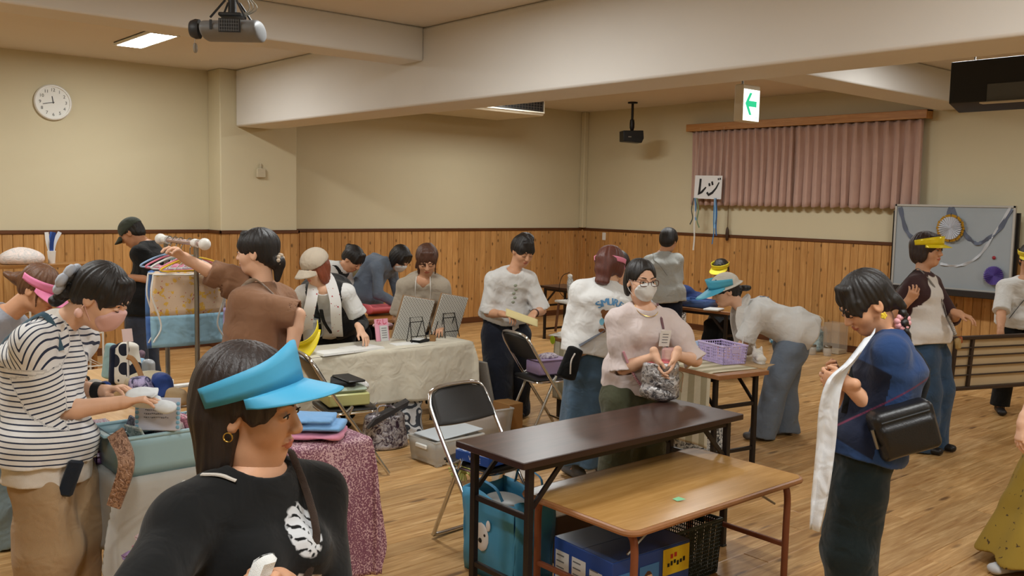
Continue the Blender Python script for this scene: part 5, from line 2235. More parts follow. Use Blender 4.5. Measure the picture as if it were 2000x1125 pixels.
# ---- speaker on a ceiling pole
SP = V3(-8.97, 9.93, 0)
t = thing('ceiling_speaker', 'black loudspeaker hanging on a pole in the far corner', 'speaker', (SP[0], SP[1], CEIL))
mb = MB().lathe([(.07, -.02), (.07, 0)], (0, 0, 0), 20).cyl((0, 0, -.02), (0, 0, -.24), .018)
mb.lathe([(.022, -.4), (.035, -.36), (.035, -.3), (.03, -.25), (.018, -.24)], (0, 0, 0), 14)
mb.build('pole', M_BLACKMETAL, t)
a = nrm(V3(.86, -.5, 0)); b = np.cross(UP, a)
mb = MB()
mb.prism([(-.15, -.08), (.12, -.095), (.15, -.03), (.14, .08), (-.155, .07)], V3(0, 0, -.48) - a * .1, b, UP, a, .2)
mb.build('cabinet', M_BLACK_PL, t, bevel=.008)
MB().box(V3(0, 0, -.495) + a * .102 - b * .06, (.002, .045, .014), (a, b, UP)).build('badge', M_STEEL, t)

# ---- ceiling air conditioner by the long wall
t = thing('air_conditioner', 'cream ceiling air conditioner with a dark grille against the long wall', 'air conditioner', (-9.86, 7.6, CEIL))
mb = MB()
prof = [(-.62, -.0), (-.62, -.24), (-.5, -.275), (.46, -.275), (.5, -.24), (.5, 0)]
mb.prism([(x, z) for x, z in prof], V3(0, -1.0, 0), V3(1, 0, 0), V3(0, 0, 1), V3(0, 1, 0), 2.0)
mb.build('casing', mat('cream_casing', (214, 202, 176), .5), t, bevel=.012)
mb = MB()
for k in range(5): mb.box((.503, .3, -.06 - .036 * k), (.006, 1.3, .006))
for k in range(26): mb.box((.503, -.35 + .052 * k, -.13), (.007, .006, .16))
mb.build('grille', M_STEEL, t)
MB().box((.5, .3, -.13), (.006, 1.34, .18)).build('air_outlet', M_BLACK_PL, t)
MB().box((.506, .3, -.232), (.02, 1.36, .016)).build('louvre', mat('warm_white', (236, 228, 208), .4), t)

# ---- dark ceiling unit
DX, DY = -3.47, 7.65
t = thing('dark_ceiling_unit', 'black boxed ceiling fan unit with a grey flap hanging behind the beam', 'air conditioner', (DX + 1.1, DY + .19, CEIL))
MB().prism([(-.19, -.58), (.0, -.64), (.19, -.62), (.19, -.27), (-.19, -.25)], V3(-1.1, 0, 0), V3(0, 1, 0), V3(0, 0, 1), V3(1, 0, 0), 2.2).build('cabinet', M_BLACK_PL, t, bevel=.006)
MB().box((-.02, -.205, -.52), (1.55, .02, .14), ch=.003).build('flap', mat('grey_flap', (92, 94, 94), .5), t)
MB().box((-.03, -.225, -.598), (1.6, .07, .012), ch=.003).build('flap_edge', mat('cream_lip', (206, 196, 176), .5), t)
for sx in (-.95, .95):
    MB().cyl((sx, -.1, -.26), (sx, -.1, 0), .008).build('hanger_rod', M_STEEL, t)

# ---- lit exit sign under the beam
EX = W(1459, 203, 6.35)
t = thing('exit_sign', 'lit green and white emergency exit sign with an arrow', 'sign', EX)
MB().box((0, 0, 0), (.07, .2, .25), ch=.006).build('housing', mat('sign_housing', (206, 192, 166), .5), t)
MB().box((.036, .0, -.012), (.004, .18, .21)).build('lit_panel', emis('exit_panel_light', (244, 255, 250), 2.2), t)
mb = MB()
Xd, Yd, Nd = V3(0, 1, 0), V3(0, 0, 1), V3(1, 0, 0)
mb.prism([(-.074, .012), (-.026, .086), (.002, .086), (-.032, .032), (.056, .032), (.056, -.008), (-.032, -.008), (.002, -.064), (-.026, -.064)], V3(.0385, 0, -.015), Xd, Yd, Nd, .001)
mb.build('arrow', emis('exit_green_light', (20, 200, 140), .9), t)
mb = MB()
put_text(mb, 'H', .042, V3(.0392, .055, -.095), Xd, Yd)
mb.build('sign_mark', emis('exit_mark_light', (120, 190, 170), .8), t)
MB().cyl((0, -.06, .125), (0, -.06, CEIL - EX[2]), .008).build('hanger', M_STEEL, t)

# ---- curtain with pelmet
t = thing('curtain_pelmet', 'long pale wooden pelmet box over the pink curtain', 'pelmet', (-6.68, YB, 2.81))
MP = wood('pelmet_pine', (176, 120, 66), (208, 158, 98), False, 'X', True, .45, .1)
MB().box((0, -.15, .05), (3.43, .02, .1), ch=.004).build('front_board', MP, t)
MB().box((0, -.075, .093), (3.43, .15, .014)).build('top_board', MP, t)
for sx in (-1, 1): MB().box((sx * 1.706, -.075, .05), (.018, .13, .1)).build('end_board', MP, t)
t = thing('curtain', 'dusty pink pleated curtain drawn across the high window', 'curtain', (-6.68, YB - .085, 1.79))
M_CURT = fabric('dusty_pink_curtain', (196, 162, 148), .06, wrinkle=.12, sheen=.25)
W0 = 3.3
def curt(x0, x1, npl, seed):
    r = random.Random(seed)
    ph = [r.uniform(-.5, .5) for _ in range(40)]
    mb = MB()
    def fn(u, v):
        x = x0 + (x1 - x0) * u
        s_ = u * npl
        k = int(s_) % 40
        fr = s_ - int(s_)
        top = max(0, 1 - v * 5)
        am = .028 + .018 * v
        y = am * math.sin(2 * math.pi * fr + .5 * math.sin(2 * math.pi * fr)) + .008 * math.sin(9 * u + 3 * v + ph[k])
        y = y * (1 - .35 * top) - .02 * top * (1 if abs(fr - .75) < .16 else 0)
        return V3(x + .018 * math.cos(2 * math.pi * fr) * v + .02 * ph[k] * v, y, 1.02 * (1 - v) + .012 * math.sin(2 * math.pi * fr * 1.0 + ph[k]) * v)
    mb.grid(fn, npl * 10, 16)
    return mb
curt(-W0 / 2, -.02, 15, 3).build('curtain_panel', M_CURT, t, solid=.004)
curt(-.04, W0 / 2, 13, 5).build('curtain_panel', M_CURT, t, solid=.004)
cd_ = MB().tube(catmull([V3(-7.71, YB - .06, 1.79), V3(-7.7, YB - .05, 1.6), V3(-7.705, YB - .05, 1.5)], 8), .004, 5)
t = thing('curtain_pull', 'dark wooden curtain pull hanging on its cord below the curtain', 'curtain pull', (-7.7, YB - .05, 1.4))
MB().tube([V3(0, 0, .4), V3(0, 0, .06)], .0035, 5).build('cord', mat('brown_cord', (110, 84, 58), .7), t)
MB().lathe([(.008, -.1), (.022, -.08), (.024, 0), (.02, .06), (.006, .09)], (0, 0, 0), 14).build('toggle', mat('dark_toggle', (64, 42, 26), .5), t)

# ---- handwritten register sign with ribbons
SG = V3(-7.94, YB - .2, 2.03)
t = thing('register_sign', 'white card hand-lettered レジ with blue and white ribbons, hung before the curtain', 'sign', SG)
rx = nrm(V3(1, 0, -.02)); rz = nrm(V3(.03, 0, 1))
MB().box((0, 0, 0), (.46, .008, .32), (rx, V3(0, 1, 0), rz)).build('card', mat('white_card', (232, 232, 232), .6), t)
M_INK = mat('black_marker_ink', (26, 26, 30), .6)
def stroke(mb, pts, w):
    P_ = [rx * a + rz * b + V3(0, -.0062, 0) for a, b in pts]
    tubeflat(mb, P_, w, .0008, V3(0, -1, 0))
mb = MB()
stroke(mb, [(-.13, .115), (-.135, .02), (-.145, -.105), (-.1, -.07), (-.03, .0)], [.017, .017, .022, .017, .01])
stroke(mb, [(.02, .055), (.03, .015)], .015); stroke(mb, [(.065, .08), (.08, .03)], .015)
stroke(mb, [(-.01, -.07), (.02, -.105), (.08, -.075), (.14, -.01), (.185, .07)], [.016, .019, .016, .012, .008])
stroke(mb, [(.165, .125), (.174, .1)], .01); stroke(mb, [(.195, .13), (.204, .106)], .01)
mb.build('lettering', M_INK, t)
for k, (x, L, sw, c) in enumerate([(-.21, .5, .02, (222, 222, 216)), (-.19, .72, -.01, (214, 210, 200)), (-.225, .36, -.05, (60, 74, 72)), (-.17, .4, .06, (120, 140, 110)), (-.2, .3, .03, (90, 130, 170)),
                                   (.14, .62, -.02, (66, 132, 190)), (.165, .5, .02, (46, 100, 160)), (.15, .4, .0, (140, 180, 210)), (.175, .34, -.015, (90, 110, 130))]):
    mb = MB()
    tubeflat(mb, catmull([V3(x, -.01 - .004 * k, -.15), V3(x + sw * .6, -.02, -.16 - L * .4), V3(x + sw * .2, -.015, -.16 - L * .75), V3(x + sw, -.02, -.16 - L)], 14), .011, .0007, nrm(V3(.4 * math.sin(k * 2.1), -1, 0)))
    mb.build('ribbon', mat('ribbon_%d' % k, c, .35), t)
for sx in (-.2, .2):
    MB().tube([V3(sx, 0, .16), V3(sx, .04, .82)], .0012, 5).build('hanging_thread', M_WHITE_PL, t)

# ---- whiteboard with decorations
WB = V3(-4.575, 10.36, 0)
t = thing('whiteboard', 'grey whiteboard on a stand with paper garlands against the wall', 'whiteboard', WB)
bw, z0, z1 = 1.31, .90, 1.835
MB().box((0, 0, (z0 + z1) / 2), (bw - .04, .02, z1 - z0 - .04)).build('panel', mat('dull_whiteboard', (158, 166, 172), .35, var=.06, vscale=5), t)
mb = MB()
for sx in (-1, 1): mb.box((sx * (bw / 2 - .01), -.004, (z0 + z1) / 2), (.022, .034, z1 - z0))
mb.box((0, -.004, z1 - .01), (bw, .034, .022)); mb.box((0, -.004, z0 + .01), (bw, .034, .022))
mb.build('frame', mat('alu_frame', (190, 188, 182), .4, .3), t)
MB().box((0, -.03, z0 - .03), (bw - .02, .09, .07), ch=.006).build('tray', mat('dark_tray', (40, 34, 32), .5), t)
for sx in (-1, 1):
    mb = MB().box((sx * (bw / 2 + .012), .03, .9), (.04, .04, 1.72)).box((sx * (bw / 2 + .012), .02, .04), (.05, .3, .05))
    mb.build('stand', M_BLACKMETAL, t)
def garland(pts, m, w=.022):
    mb = MB(); cv = catmull([V3(x, -.016, z) for x, z in pts], 34)
    tubeflat(mb, cv, [w * (1 + .25 * math.sin(i * 1.3)) for i in range(len(cv))], .002, [nrm(V3(.0, -1, .8 * math.sin(i * .9))) for i in range(len(cv))])
    mb.build('garland', m, t)
mg = mat('slate_garland', (92, 100, 118), .5); mg2 = mat('pale_garland', (188, 192, 198), .4)
garland([(-.6, 1.80), (-.5, 1.52), (-.3, 1.40), (-.1, 1.55), (-.02, 1.82)], mg)
garland([(-.02, 1.82), (.1, 1.6), (.22, 1.45), (.34, 1.44), (.5, 1.58), (.61, 1.80)], mg)
garland([(-.1, 1.18), (.1, 1.17), (.3, 1.28), (.45, 1.52), (.6, 1.82)], mg2, .014)
def rosette(parent, c, r, m, edge=None, n=28, nm='paper_rosette'):
    mb = MB()
    vs = [c + V3(0, -.03, 0)]
    for k in range(2 * n):
        a = math.pi * k / n
        vs.append(c + V3(r * math.cos(a), -.01 - (.05 if k % 2 else 0), r * math.sin(a)))
    vs2 = [v + V3(0, .004, 0) for v in vs]
    m_ = len(vs)
    fs = [[0, 1 + k, 1 + (k + 1) % (2 * n)] for k in range(2 * n)]
    mb.add(vs, [f[::-1] for f in fs]); mb.add(vs2, fs)
    o = mb.build(nm, m, parent, smooth=False)
    if edge:
        e = MB()
        for k in range(26):
            a = 2 * math.pi * k / 26
            d_ = V3(math.cos(a), 0, math.sin(a))
            e.box(c + d_ * (r + .012) + V3(0, -.02 - .01 * (k % 2), 0), (.03, .004, .03), (d_, V3(0, 1, 0), np.cross(d_, V3(0, 1, 0))))
        e.build('gold_edge', edge, o)
    return o
rosette(t, V3(-.0, -.02, 1.58), .125, mat('silver_paper', (232, 233, 238), .4), mat('gold_foil', (208, 160, 52), .25, .8))
rosette(t, V3(.49, -.02, 1.09), .1, mat('violet_paper', (136, 116, 196), .6))
MB().sphere((.47, -.02, 1.28), .02, 10, (1, .4, 1)).build('magnet', mat('red_magnet', (150, 40, 50), .4), t)


# ================================================================== folding tables
M_DKTOP = wood('dark_table_laminate', (52, 34, 28), (76, 52, 44), False, 'Y', True, .28, .05, 1.0, .03)
M_TEAK = wood('teak_table_laminate', (138, 92, 44), (178, 126, 68), False, 'Y', True, .35, .05, 1.0, .03)
M_KIDTOP = wood('honey_table_laminate', (172, 128, 70), (198, 154, 94), False, 'Y', True, .25, .05, .8, .03)
M_EDGE_D = mat('dark_edge_band', (48, 30, 24), .4)
M_EDGE_T = mat('worn_brown_edge', (152, 104, 66), .45, var=.2, vscale=20)
M_LEG_D = mat('dark_brown_steel', (34, 28, 26), .4, .2)
M_LEG_B = mat('brown_painted_steel', (128, 72, 46), .45, var=.1, vscale=20)


def fold_table(label, loc, L=1.5, Wd=.45, h=.7, rot=0.0, top=None, edge=None, legm=None, name='folding_table', cat='table', group=None):
    """local: y along the length"""
    t = thing(name, label, cat, loc, rot, group)
    top = top or M_DKTOP; edge = edge or M_EDGE_D; legm = legm or M_LEG_D
    th = .028
    MB().box((0, 0, h - th / 2), (Wd - .006, L - .006, th), ch=.003).build('tabletop', top, t)
    mb = MB()
    for sx in (-1, 1): mb.box((sx * (Wd / 2 - .002), 0, h - th / 2 - .001), (.008, L, th + .001), ch=.002)
    for sy in (-1, 1): mb.box((0, sy * (L / 2 - .002), h - th / 2 - .001), (Wd - .008, .008, th + .001), ch=.002)
    mb.build('edge_band', edge, t)
    for sy in (-1, 1):
        y = sy * (L / 2 - .075)
        for sx in (-1, 1):
            MB().box((sx * (Wd / 2 - .045), y, (h - th) / 2), (.032, .032, h - th), ch=.004).build('leg', legm, t)
            MB().box((sx * (Wd / 2 - .045), y, .004), (.036, .036, .012), ch=.003).build('foot_cap', M_BLACK_PL, t)
            br = MB()
            a = V3(sx * (Wd / 2 - .045), y - sy * .018, h - th - .19); b = V3(sx * (Wd / 2 - .045), y - sy * .2, h - th - .012)
            d_ = nrm(b - a)
            br.box((a + b) / 2, (.012, .022, np.linalg.norm(b - a)), (V3(1, 0, 0), np.cross(d_, V3(1, 0, 0)), d_))
            br.build('brace', legm, t)
        for zz in (.44, .13):
            MB().box((0, y, zz), (Wd - .12, .02, .026), ch=.003).build('crossbar', legm, t)
    for sx in (-1, 1):
        MB().box((sx * (Wd / 2 - .045), 0, h - th - .018), (.02, L - .16, .03)).build('apron_rail', legm, t)
    return t


DT = fold_table('dark brown folding table with a silver bag standing on it', (-3.0, 3.23, 0), 1.52, .46, .7)


def kid_table(label, x0, x1, y0, y1, h, topm, edgem, legm, bar=True):
    cx, cy_ = (x0 + x1) / 2, (y0 + y1) / 2
    t = thing('low_table', label, 'table', (cx, cy_, 0))
    w, l = x1 - x0, y1 - y0
    def rr(w, l, r):
        pts = []
        for sx, sy, a0 in ((1, -1, -90), (1, 1, 0), (-1, 1, 90), (-1, -1, 180)):
            for k in range(7):
                a = R_(a0 + 15 * k)
                pts.append((sx * (w / 2 - r) + r * math.cos(a), sy * (l / 2 - r) + r * math.sin(a)))
        return pts
    MB().prism(rr(w - .008, l - .008, .05), V3(0, 0, h - .024), V3(1, 0, 0), V3(0, 1, 0), UP, .0245).build('tabletop', topm, t)
    ring = rr(w, l, .054)
    mb = MB(); mb.tube([V3(a, b, h - .013) for a, b in ring], .0135, 8, closed=True)
    mb.build('edge_band', edgem, t)
    for sy in (-1, 1):
        for sx in (-1, 1):
            x, y = sx * (w / 2 - .045), sy * (l / 2 - .07)
            pts = catmull([V3(x * .72, y, h - .04), V3(x * .93, y, h - .045), V3(x, y, h - .10), V3(x, y, h * .5), V3(x, y, 0.0)], 16)
            MB().tube(pts, .0165, 10).build('leg', legm, t)
        if bar: MB().box((0, sy * (l / 2 - .07), .17), (w - .1, .02, .024), ch=.004).build('crossbar', legm, t)
        MB().cyl((-w * .33, sy * (l / 2 - .07), h - .04), (w * .33, sy * (l / 2 - .07), h - .04), .0165).build('top_rail', legm, t)
        MB().tube([V3(w / 2 - .1, sy * (l / 2 - .09), h - .14), V3(w / 2 - .1, sy * (l / 2 - .28), h - .035)], .006, 6).build('stay', M_STEEL, t)
    return t


KT = kid_table('low honey-topped table with brown tube legs under the dark folding table', -2.98, -2.32, 2.64, 3.86, .5, M_KIDTOP, M_EDGE_T, M_LEG_B)
q = at(1327, 977, .502)
mb = MB(); mb.add([q + V3(-.03, -.012, .001), q + V3(.005, -.02, .001), q + V3(.02, .02, .006), q + V3(-.01, .006, .012)], [[0, 1, 2, 3], [3, 2, 1, 0]])
o = mb.build('paper_scrap', mat('mint_paper', (140, 206, 160), .7)); tag(o, 'tiny mint green paper scrap on the low honey-topped table', 'paper')

# table under the linen cloth, table behind it, register tables, striped table
fold_table('folding table hidden under the linen cloth', (-5.8, 3.65, 0), 1.5, .45, .69)
fold_table('brown folding table with the pink box behind the linen-covered one', (-7.15, 4.35, 0), 1.5, .45, .7, 0, M_TEAK, M_EDGE_T)
fold_table('dark folding table standing alone near the far corner', (-8.1, 8.32, 0), 1.5, .45, .7, R_(90))
fold_table('brown folding table with blue trays at the wall', (-6.42, 7.95, 0), 1.62, .5, .7, R_(94), M_TEAK, M_EDGE_T)
ST_A = R_(-81)
STC = V3(-4.52, 5.27, 0)
fold_table('wood-topped folding table under the striped cloth', STC, 1.95, .46, .672, R_(90) + R_(-9.0), M_TEAK, M_EDGE_T)


def drape(label, x0, x1, y0, y1, h, ov, m, amp=.012, nu=60, nv=44, name='tablecloth', rot=0.0, c0=None, cat='tablecloth', seed=1, sag=0.0, solid=.003, diag=.2):
    """cloth sheet lying on a table top; ov = overhang (x0, x1, y0, y1)"""
    c = V3((x0 + x1) / 2, (y0 + y1) / 2, 0) if c0 is None else c0
    hx, hy = (x1 - x0) / 2, (y1 - y0) / 2
    Rr = V3(math.cos(rot), math.sin(rot), 0); Rt = V3(-math.sin(rot), math.cos(rot), 0)
    mb = MB()
    def fn(u, v):
        a = -hx - ov[0] + u * (2 * hx + ov[0] + ov[1]); b = -hy - ov[2] + v * (2 * hy + ov[2] + ov[3])
        ea = max(0, a - hx, -hx - a); eb = max(0, b - hy, -hy - b)
        sa = 1 if a > 0 else -1; sb = 1 if b > 0 else -1
        ca, cb = max(-hx, min(hx, a)), max(-hy, min(hy, b))
        e = max(ea, eb); mn = min(ea, eb)
        if ea > 0: ca += sa * (.008 + amp * (1 + math.sin(b * 17 + seed + 2 * math.sin(b * 5))) * min(1, ea * 3) * .6 + diag * mn)
        if eb > 0: cb += sb * (.008 + amp * (1 + math.sin(a * 19 + seed + 2 * math.sin(a * 6))) * min(1, eb * 3) * .6 + diag * mn)
        z = h + .004 - e * (1 - .05 * min(1, e)) + sag * math.sin(b * 7 + seed) * min(1, e * 2) * .5
        if e == 0: z += .0015 * math.sin(a * 20) * math.sin(b * 9)
        return c + Rr * ca + Rt * cb + UP * z
    mb.grid(fn, nu, nv)
    o = mb.build(name, m, None, angle=80, solid=solid)
    tag(o, label, cat)
    return o


M_LINEN = fabric('natural_linen', (212, 205, 186), .06, wrinkle=.5, weave=500, wscale=9)
drape('pale natural linen cloth over the table with the pegboards', -6.02, -5.575, 2.9, 4.4, .69, (.12, .41, .1, .16), M_LINEN, .02, 44, 70, seed=2, sag=.03)
tst = NT('beige_striped_cotton'); c_ = tst.coord()
sx_ = tst.n('ShaderNodeSeparateXYZ'); tst.link(c_, sx_.inputs[0])
ca_, sa_ = math.cos(R_(-9)), math.sin(R_(-9))
lenc = tst.math('ADD', tst.math('MULTIPLY', sx_.outputs[0], ca_), tst.math('MULTIPLY', sx_.outputs[1], sa_))
fr_ = tst.math('FRACT', tst.math('MULTIPLY', lenc, 1 / .118))
cc_ = tst.mix(tst.math('LESS_THAN', fr_, .5), (208, 198, 172), (166, 156, 126))
tst.set(Base_Color=cc_, Roughness=.9); tst.bump(tst.noise(c_, 12, 3), .3, .02)
rr_ = R_(-9)
drape('striped beige cotton cloth hanging over the front of the wood-topped table', -.97, .82, -.22, .215, .672, (.06, .0, .52, .03), tst.m, .014, 70, 44, rot=rr_, c0=STC, seed=4)


# ================================================================== folding chairs
M_VINYL = mat('black_vinyl', (34, 33, 32), .35, bump=.08, bscale=180)


def make_chair(label, loc, rot, group='folding chairs'):
    """local: +x is the front"""
    t = thing('folding_chair', label, 'chair', loc, rot, group)
    w = .205
    top = []
    pts = [V3(.24, -w, 0.012), V3(.1, -w, .22), V3(-.06, -w, .45), V3(-.2, -w, .66), V3(-.245, -w * .95, .74), V3(-.265, -w * .72, .785), V3(-.27, 0, .795),
           V3(-.265, w * .72, .785), V3(-.245, w * .95, .74), V3(-.2, w, .66), V3(-.06, w, .45), V3(.1, w, .22), V3(.24, w, .012)]
    MB().tube(catmull(pts, 60), .0115, 10).build('front_frame', M_CHROME, t)
    MB().tube([V3(.2, -w, .07), V3(.2, w, .07)], .009, 8).build('front_bar', M_CHROME, t)
    w2 = .185
    pts = [V3(.0, -w2, .47), V3(-.1, -w2, .26), V3(-.2, -w2, .05), V3(-.215, -w2 * .9, .02), V3(-.222, 0, .0125), V3(-.215, w2 * .9, .02), V3(-.2, w2, .05), V3(-.1, w2, .26), V3(.0, w2, .47)]
    MB().tube(catmull(pts, 48), .0115, 10).build('rear_frame', M_CHROME, t)
    for sy in (-1, 1):
        MB().tube([V3(.0, sy * w2, .47), V3(-.05, sy * w, .44)], .007, 6).build('hinge', M_STEEL, t)
    S = Solid(); S.u(es(V3(-.15, 0, .44), V3(.17, 0, .435), V3(0, 1, 0), .18, .02, .17, .018, 1.0), 0)
    v, f = S.mesh(.009)
    link_mesh('seat', np_mesh('seat', v, f, M_VINYL, True), t)
    ring = [V3(.01 + .175 * math.copysign(abs(math.cos(a)) ** .4, math.cos(a)), .183 * math.copysign(abs(math.sin(a)) ** .4, math.sin(a)), .424) for a in np.linspace(0, 2 * math.pi, 36, endpoint=False)]
    MB().tube(ring, .008, 8, closed=True).build('seat_rim', M_CHROME, t)
    mb = MB()
    def bk(u, v):
        y = (2 * u - 1) * w * .97
        z = .60 + .175 * v
        fl = 1 - (2 * u - 1) ** 2
        zz = z + .012 * fl * v - .03 * (1 - fl) * (v - .5)
        return V3(-.155 - .105 * (zz - .60) / .18 - .025 * fl, y * (1 - .08 * v * v), zz)
    mb.grid(bk, 14, 8)
    mb.build('backrest', M_VINYL, t, solid=.022, bevel=.004)
    return t


make_chair('black and chrome folding chair behind the dark table, holding a blue box', (-3.62, 2.98, 0), R_(4))
make_chair('black folding chair beside the linen-covered table, stacked with cloth and a black case', (-5.16, 3.02, 0), R_(78))
make_chair('black folding chair with a lilac basket in front of the striped cloth', (-5.16, 4.78, 0), R_(80))


# ================================================================== bags and boxes on the floor
def shop_bag(t, c, ax, w, dp, h, m, lean=0.0, open_=True, nm='bag_body', thick=.004, flare=1.08):
    """open bag: four walls and a base; ax = (across, deep, up)"""
    X, Y, Z = ax
    mb = MB()
    prof = lambda k: [(-1, -1), (1, -1), (1, 1), (-1, 1)][k % 4]
    for k in range(4):
        a, b = prof(k), prof(k + 1)
        def fn(u, v, a=a, b=b):
            s = 1 + (flare - 1) * v
            x = (a[0] * (1 - u) + b[0] * u) * w / 2 * s; y = (a[1] * (1 - u) + b[1] * u) * dp / 2 * (1 + (flare - 1) * v)
            bl = .012 * math.sin(u * math.pi) * math.sin(v * 3.0) + .006 * math.sin(7 * u + 9 * v + k)
            n_ = (X * (a[0] + b[0]) / 2 + Y * (a[1] + b[1]) / 2)
            return c + X * x + Y * y + Z * (v * h + .012 * math.sin(u * 6.3 + k) * v) + n_ * bl
        mb.grid(fn, 10, 8)
    mb.grid(lambda u, v: c + X * (u - .5) * w + Y * (v - .5) * dp + Z * .004, 2, 2)
    return mb.build(nm, m, t, world=True, solid=thick)


BB = V3(-3.24, 2.8, 0)
ba = rot2(R_(-2))
t = thing('tote_bag', 'large blue shopping bag with a white animal face, under the dark table', 'bag', BB)
shop_bag(t, BB, (V3(1, 0, 0), V3(0, 1, 0), UP), .36, .24, .4, mat('sky_blue_nonwoven', (70, 146, 184), .5, var=.08, vscale=10, bump=.1), flare=1.06)
mb = MB(); fy = -.142
for dx, dz, r_, sq in ((0, .2, .06, (.9, .12, 1.15)), (-.05, .27, .022, (.7, .25, 1.2)), (.05, .265, .022, (.7, .25, 1.2))):
    mb.sphere(BB + V3(-.03 + dx, fy, dz), r_, 14, sq)
mb.mi(1)
mb.sphere(BB + V3(-.03, fy - .006, .185), .014, 8, (1, .5, .9)); mb.sphere(BB + V3(-.055, fy - .004, .215), .008, 8, (1, .6, 1)); mb.sphere(BB + V3(0, fy - .004, .215), .008, 8, (1, .6, 1))
mb.build('printed_face', [mat('white_print', (222, 218, 214), .6), M_BLACK_PL], t, world=True)
S = Solid(); S.u(el(BB + V3(-.03, .0, .33), I3, (.13, .09, .05)), 0); S.disp(waves(.012, 4, 40)); solid_part('bag_contents', S, .01, mat('grey_foil', (128, 128, 124), .4), t)
for sy in (-1, 1):
    MB().tube(catmull([BB + V3(-.1, sy * .125, .4), BB + V3(-.08, sy * .14, .47), BB + V3(.06, sy * .14, .46), BB + V3(.1, sy * .125, .4)], 14), .008, 6, flat=.4).build('bag_handle', mat('blue_webbing_%d' % sy, (64, 130, 170), .7), t, world=True)

# cardboard carton behind the blue bag
t = thing('carton', 'brown cardboard carton with a red strap behind the blue bag', 'box', (-3.32, 3.25, 0))
MB().box((0, 0, .12), (.3, .4, .24), ch=.004).build('carton_body', mat('kraft_cardboard', (128, 108, 86), .8, var=.08), t)
mb = MB(); tubeflat(mb, catmull([V3(.16, -.2, .012), V3(.2, -.05, .06), V3(.26, .05, .02), V3(.22, .2, .012)], 16), .022, .002, nrm(V3(.3, 0, 1)))
mb.build('strap', mat('red_webbing', (176, 32, 40), .6), t)

# printed blue carton under the low table
BX = V3(-2.72, 3.03, 0)
axb = rot2(R_(-3))
t = thing('printed_carton', 'blue printed carton with a yellow corner under the low table', 'box', BX)
bwx, bwy, bh = .38, .48, .27
M_BXB = mat('blue_print_card', (38, 72, 146), .45, var=.1, vscale=9)
MB().box(BX + UP * bh / 2, (bwx, bwy, bh), axb, ch=.003).build('carton_body', M_BXB, t, world=True)
mb = MB()
for sx in (-1, 1): mb.box(BX + axb[0] * sx * bwx * .25 + UP * (bh + .0025), (bwx * .49, bwy - .004, .003), axb)
mb.build('top_flaps', mat('glossy_blue_flap', (52, 78, 128), .3, var=.15, vscale=12), t, world=True)
mb = MB()
for k, (y, z, w_, h_) in enumerate(((-.14, .16, .0, 0),)): pass
fx = BX + axb[0] * (bwx / 2 + .0012)          # face towards the low table's open side
def label_face(c, X, Y, N, rects, m, nm):
    mb = MB()
    for (u, v, w_, h_) in rects: mb.box(c + X * u + Y * v + N * .0006, (w_, h_, .0012), (X, Y, N))
    return mb.build(nm, m, t, world=True)
M_LBW = mat('label_white', (214, 214, 212), .5)
M_YEL = mat('print_yellow', (232, 204, 40), .5)
label_face(fx, axb[1], UP, axb[0], [(.15, .2, .17, .12)], M_YEL, 'yellow_corner')
label_face(fx, axb[1], UP, axb[0], [(-.02, .115, .12, .2), (-.17, .13, .1, .16)], mat('print_skyblue', (70, 130, 196), .5), 'print_panel')
label_face(fx + axb[0] * .0012, axb[1], UP, axb[0], [(.12 + .024 * k, .222 + .004 * (k % 2), .016, .02) for k in range(2)], mat('print_red', (196, 52, 40), .5), 'print_marks')
label_face(fx + axb[0] * .0012, axb[1], UP, axb[0], [(.1 + .02 * k, .185 + .005 * (k % 3), .013, .016 + .004 * (k % 2)) for k in range(6)], M_INK, 'print_marks')
mb = MB(); mb.sphere(fx + axb[1] * .0 + UP * .13, .05, 14, (.03, 1, 1.1)); mb.mi(1); mb.sphere(fx + axb[1] * .0 + UP * .165 - axb[0] * .002, .052, 14, (.06, 1, .75))
mb.build('print_portrait', [mat('print_skin', (226, 190, 160), .5), mat('print_brown', (92, 54, 34), .5)], t, world=True)
fy_ = BX - axb[1] * (bwy / 2 + .0012)
label_face(fy_, axb[0], UP, -axb[1], [(-.13, .14, .09, .16), (-.02, .14, .09, .16), (.09, .13, .08, .14)], M_LBW, 'white_label')
mb = MB()
for k in range(3):
    for j in range(5): mb.box(fy_ + axb[0] * (-.13 + .11 * k - .012) + UP * (.2 - .028 * j) - axb[1] * .0016, (.05, .001, .006), axb)
mb.build('label_lines', M_GREY_PL, t, world=True)

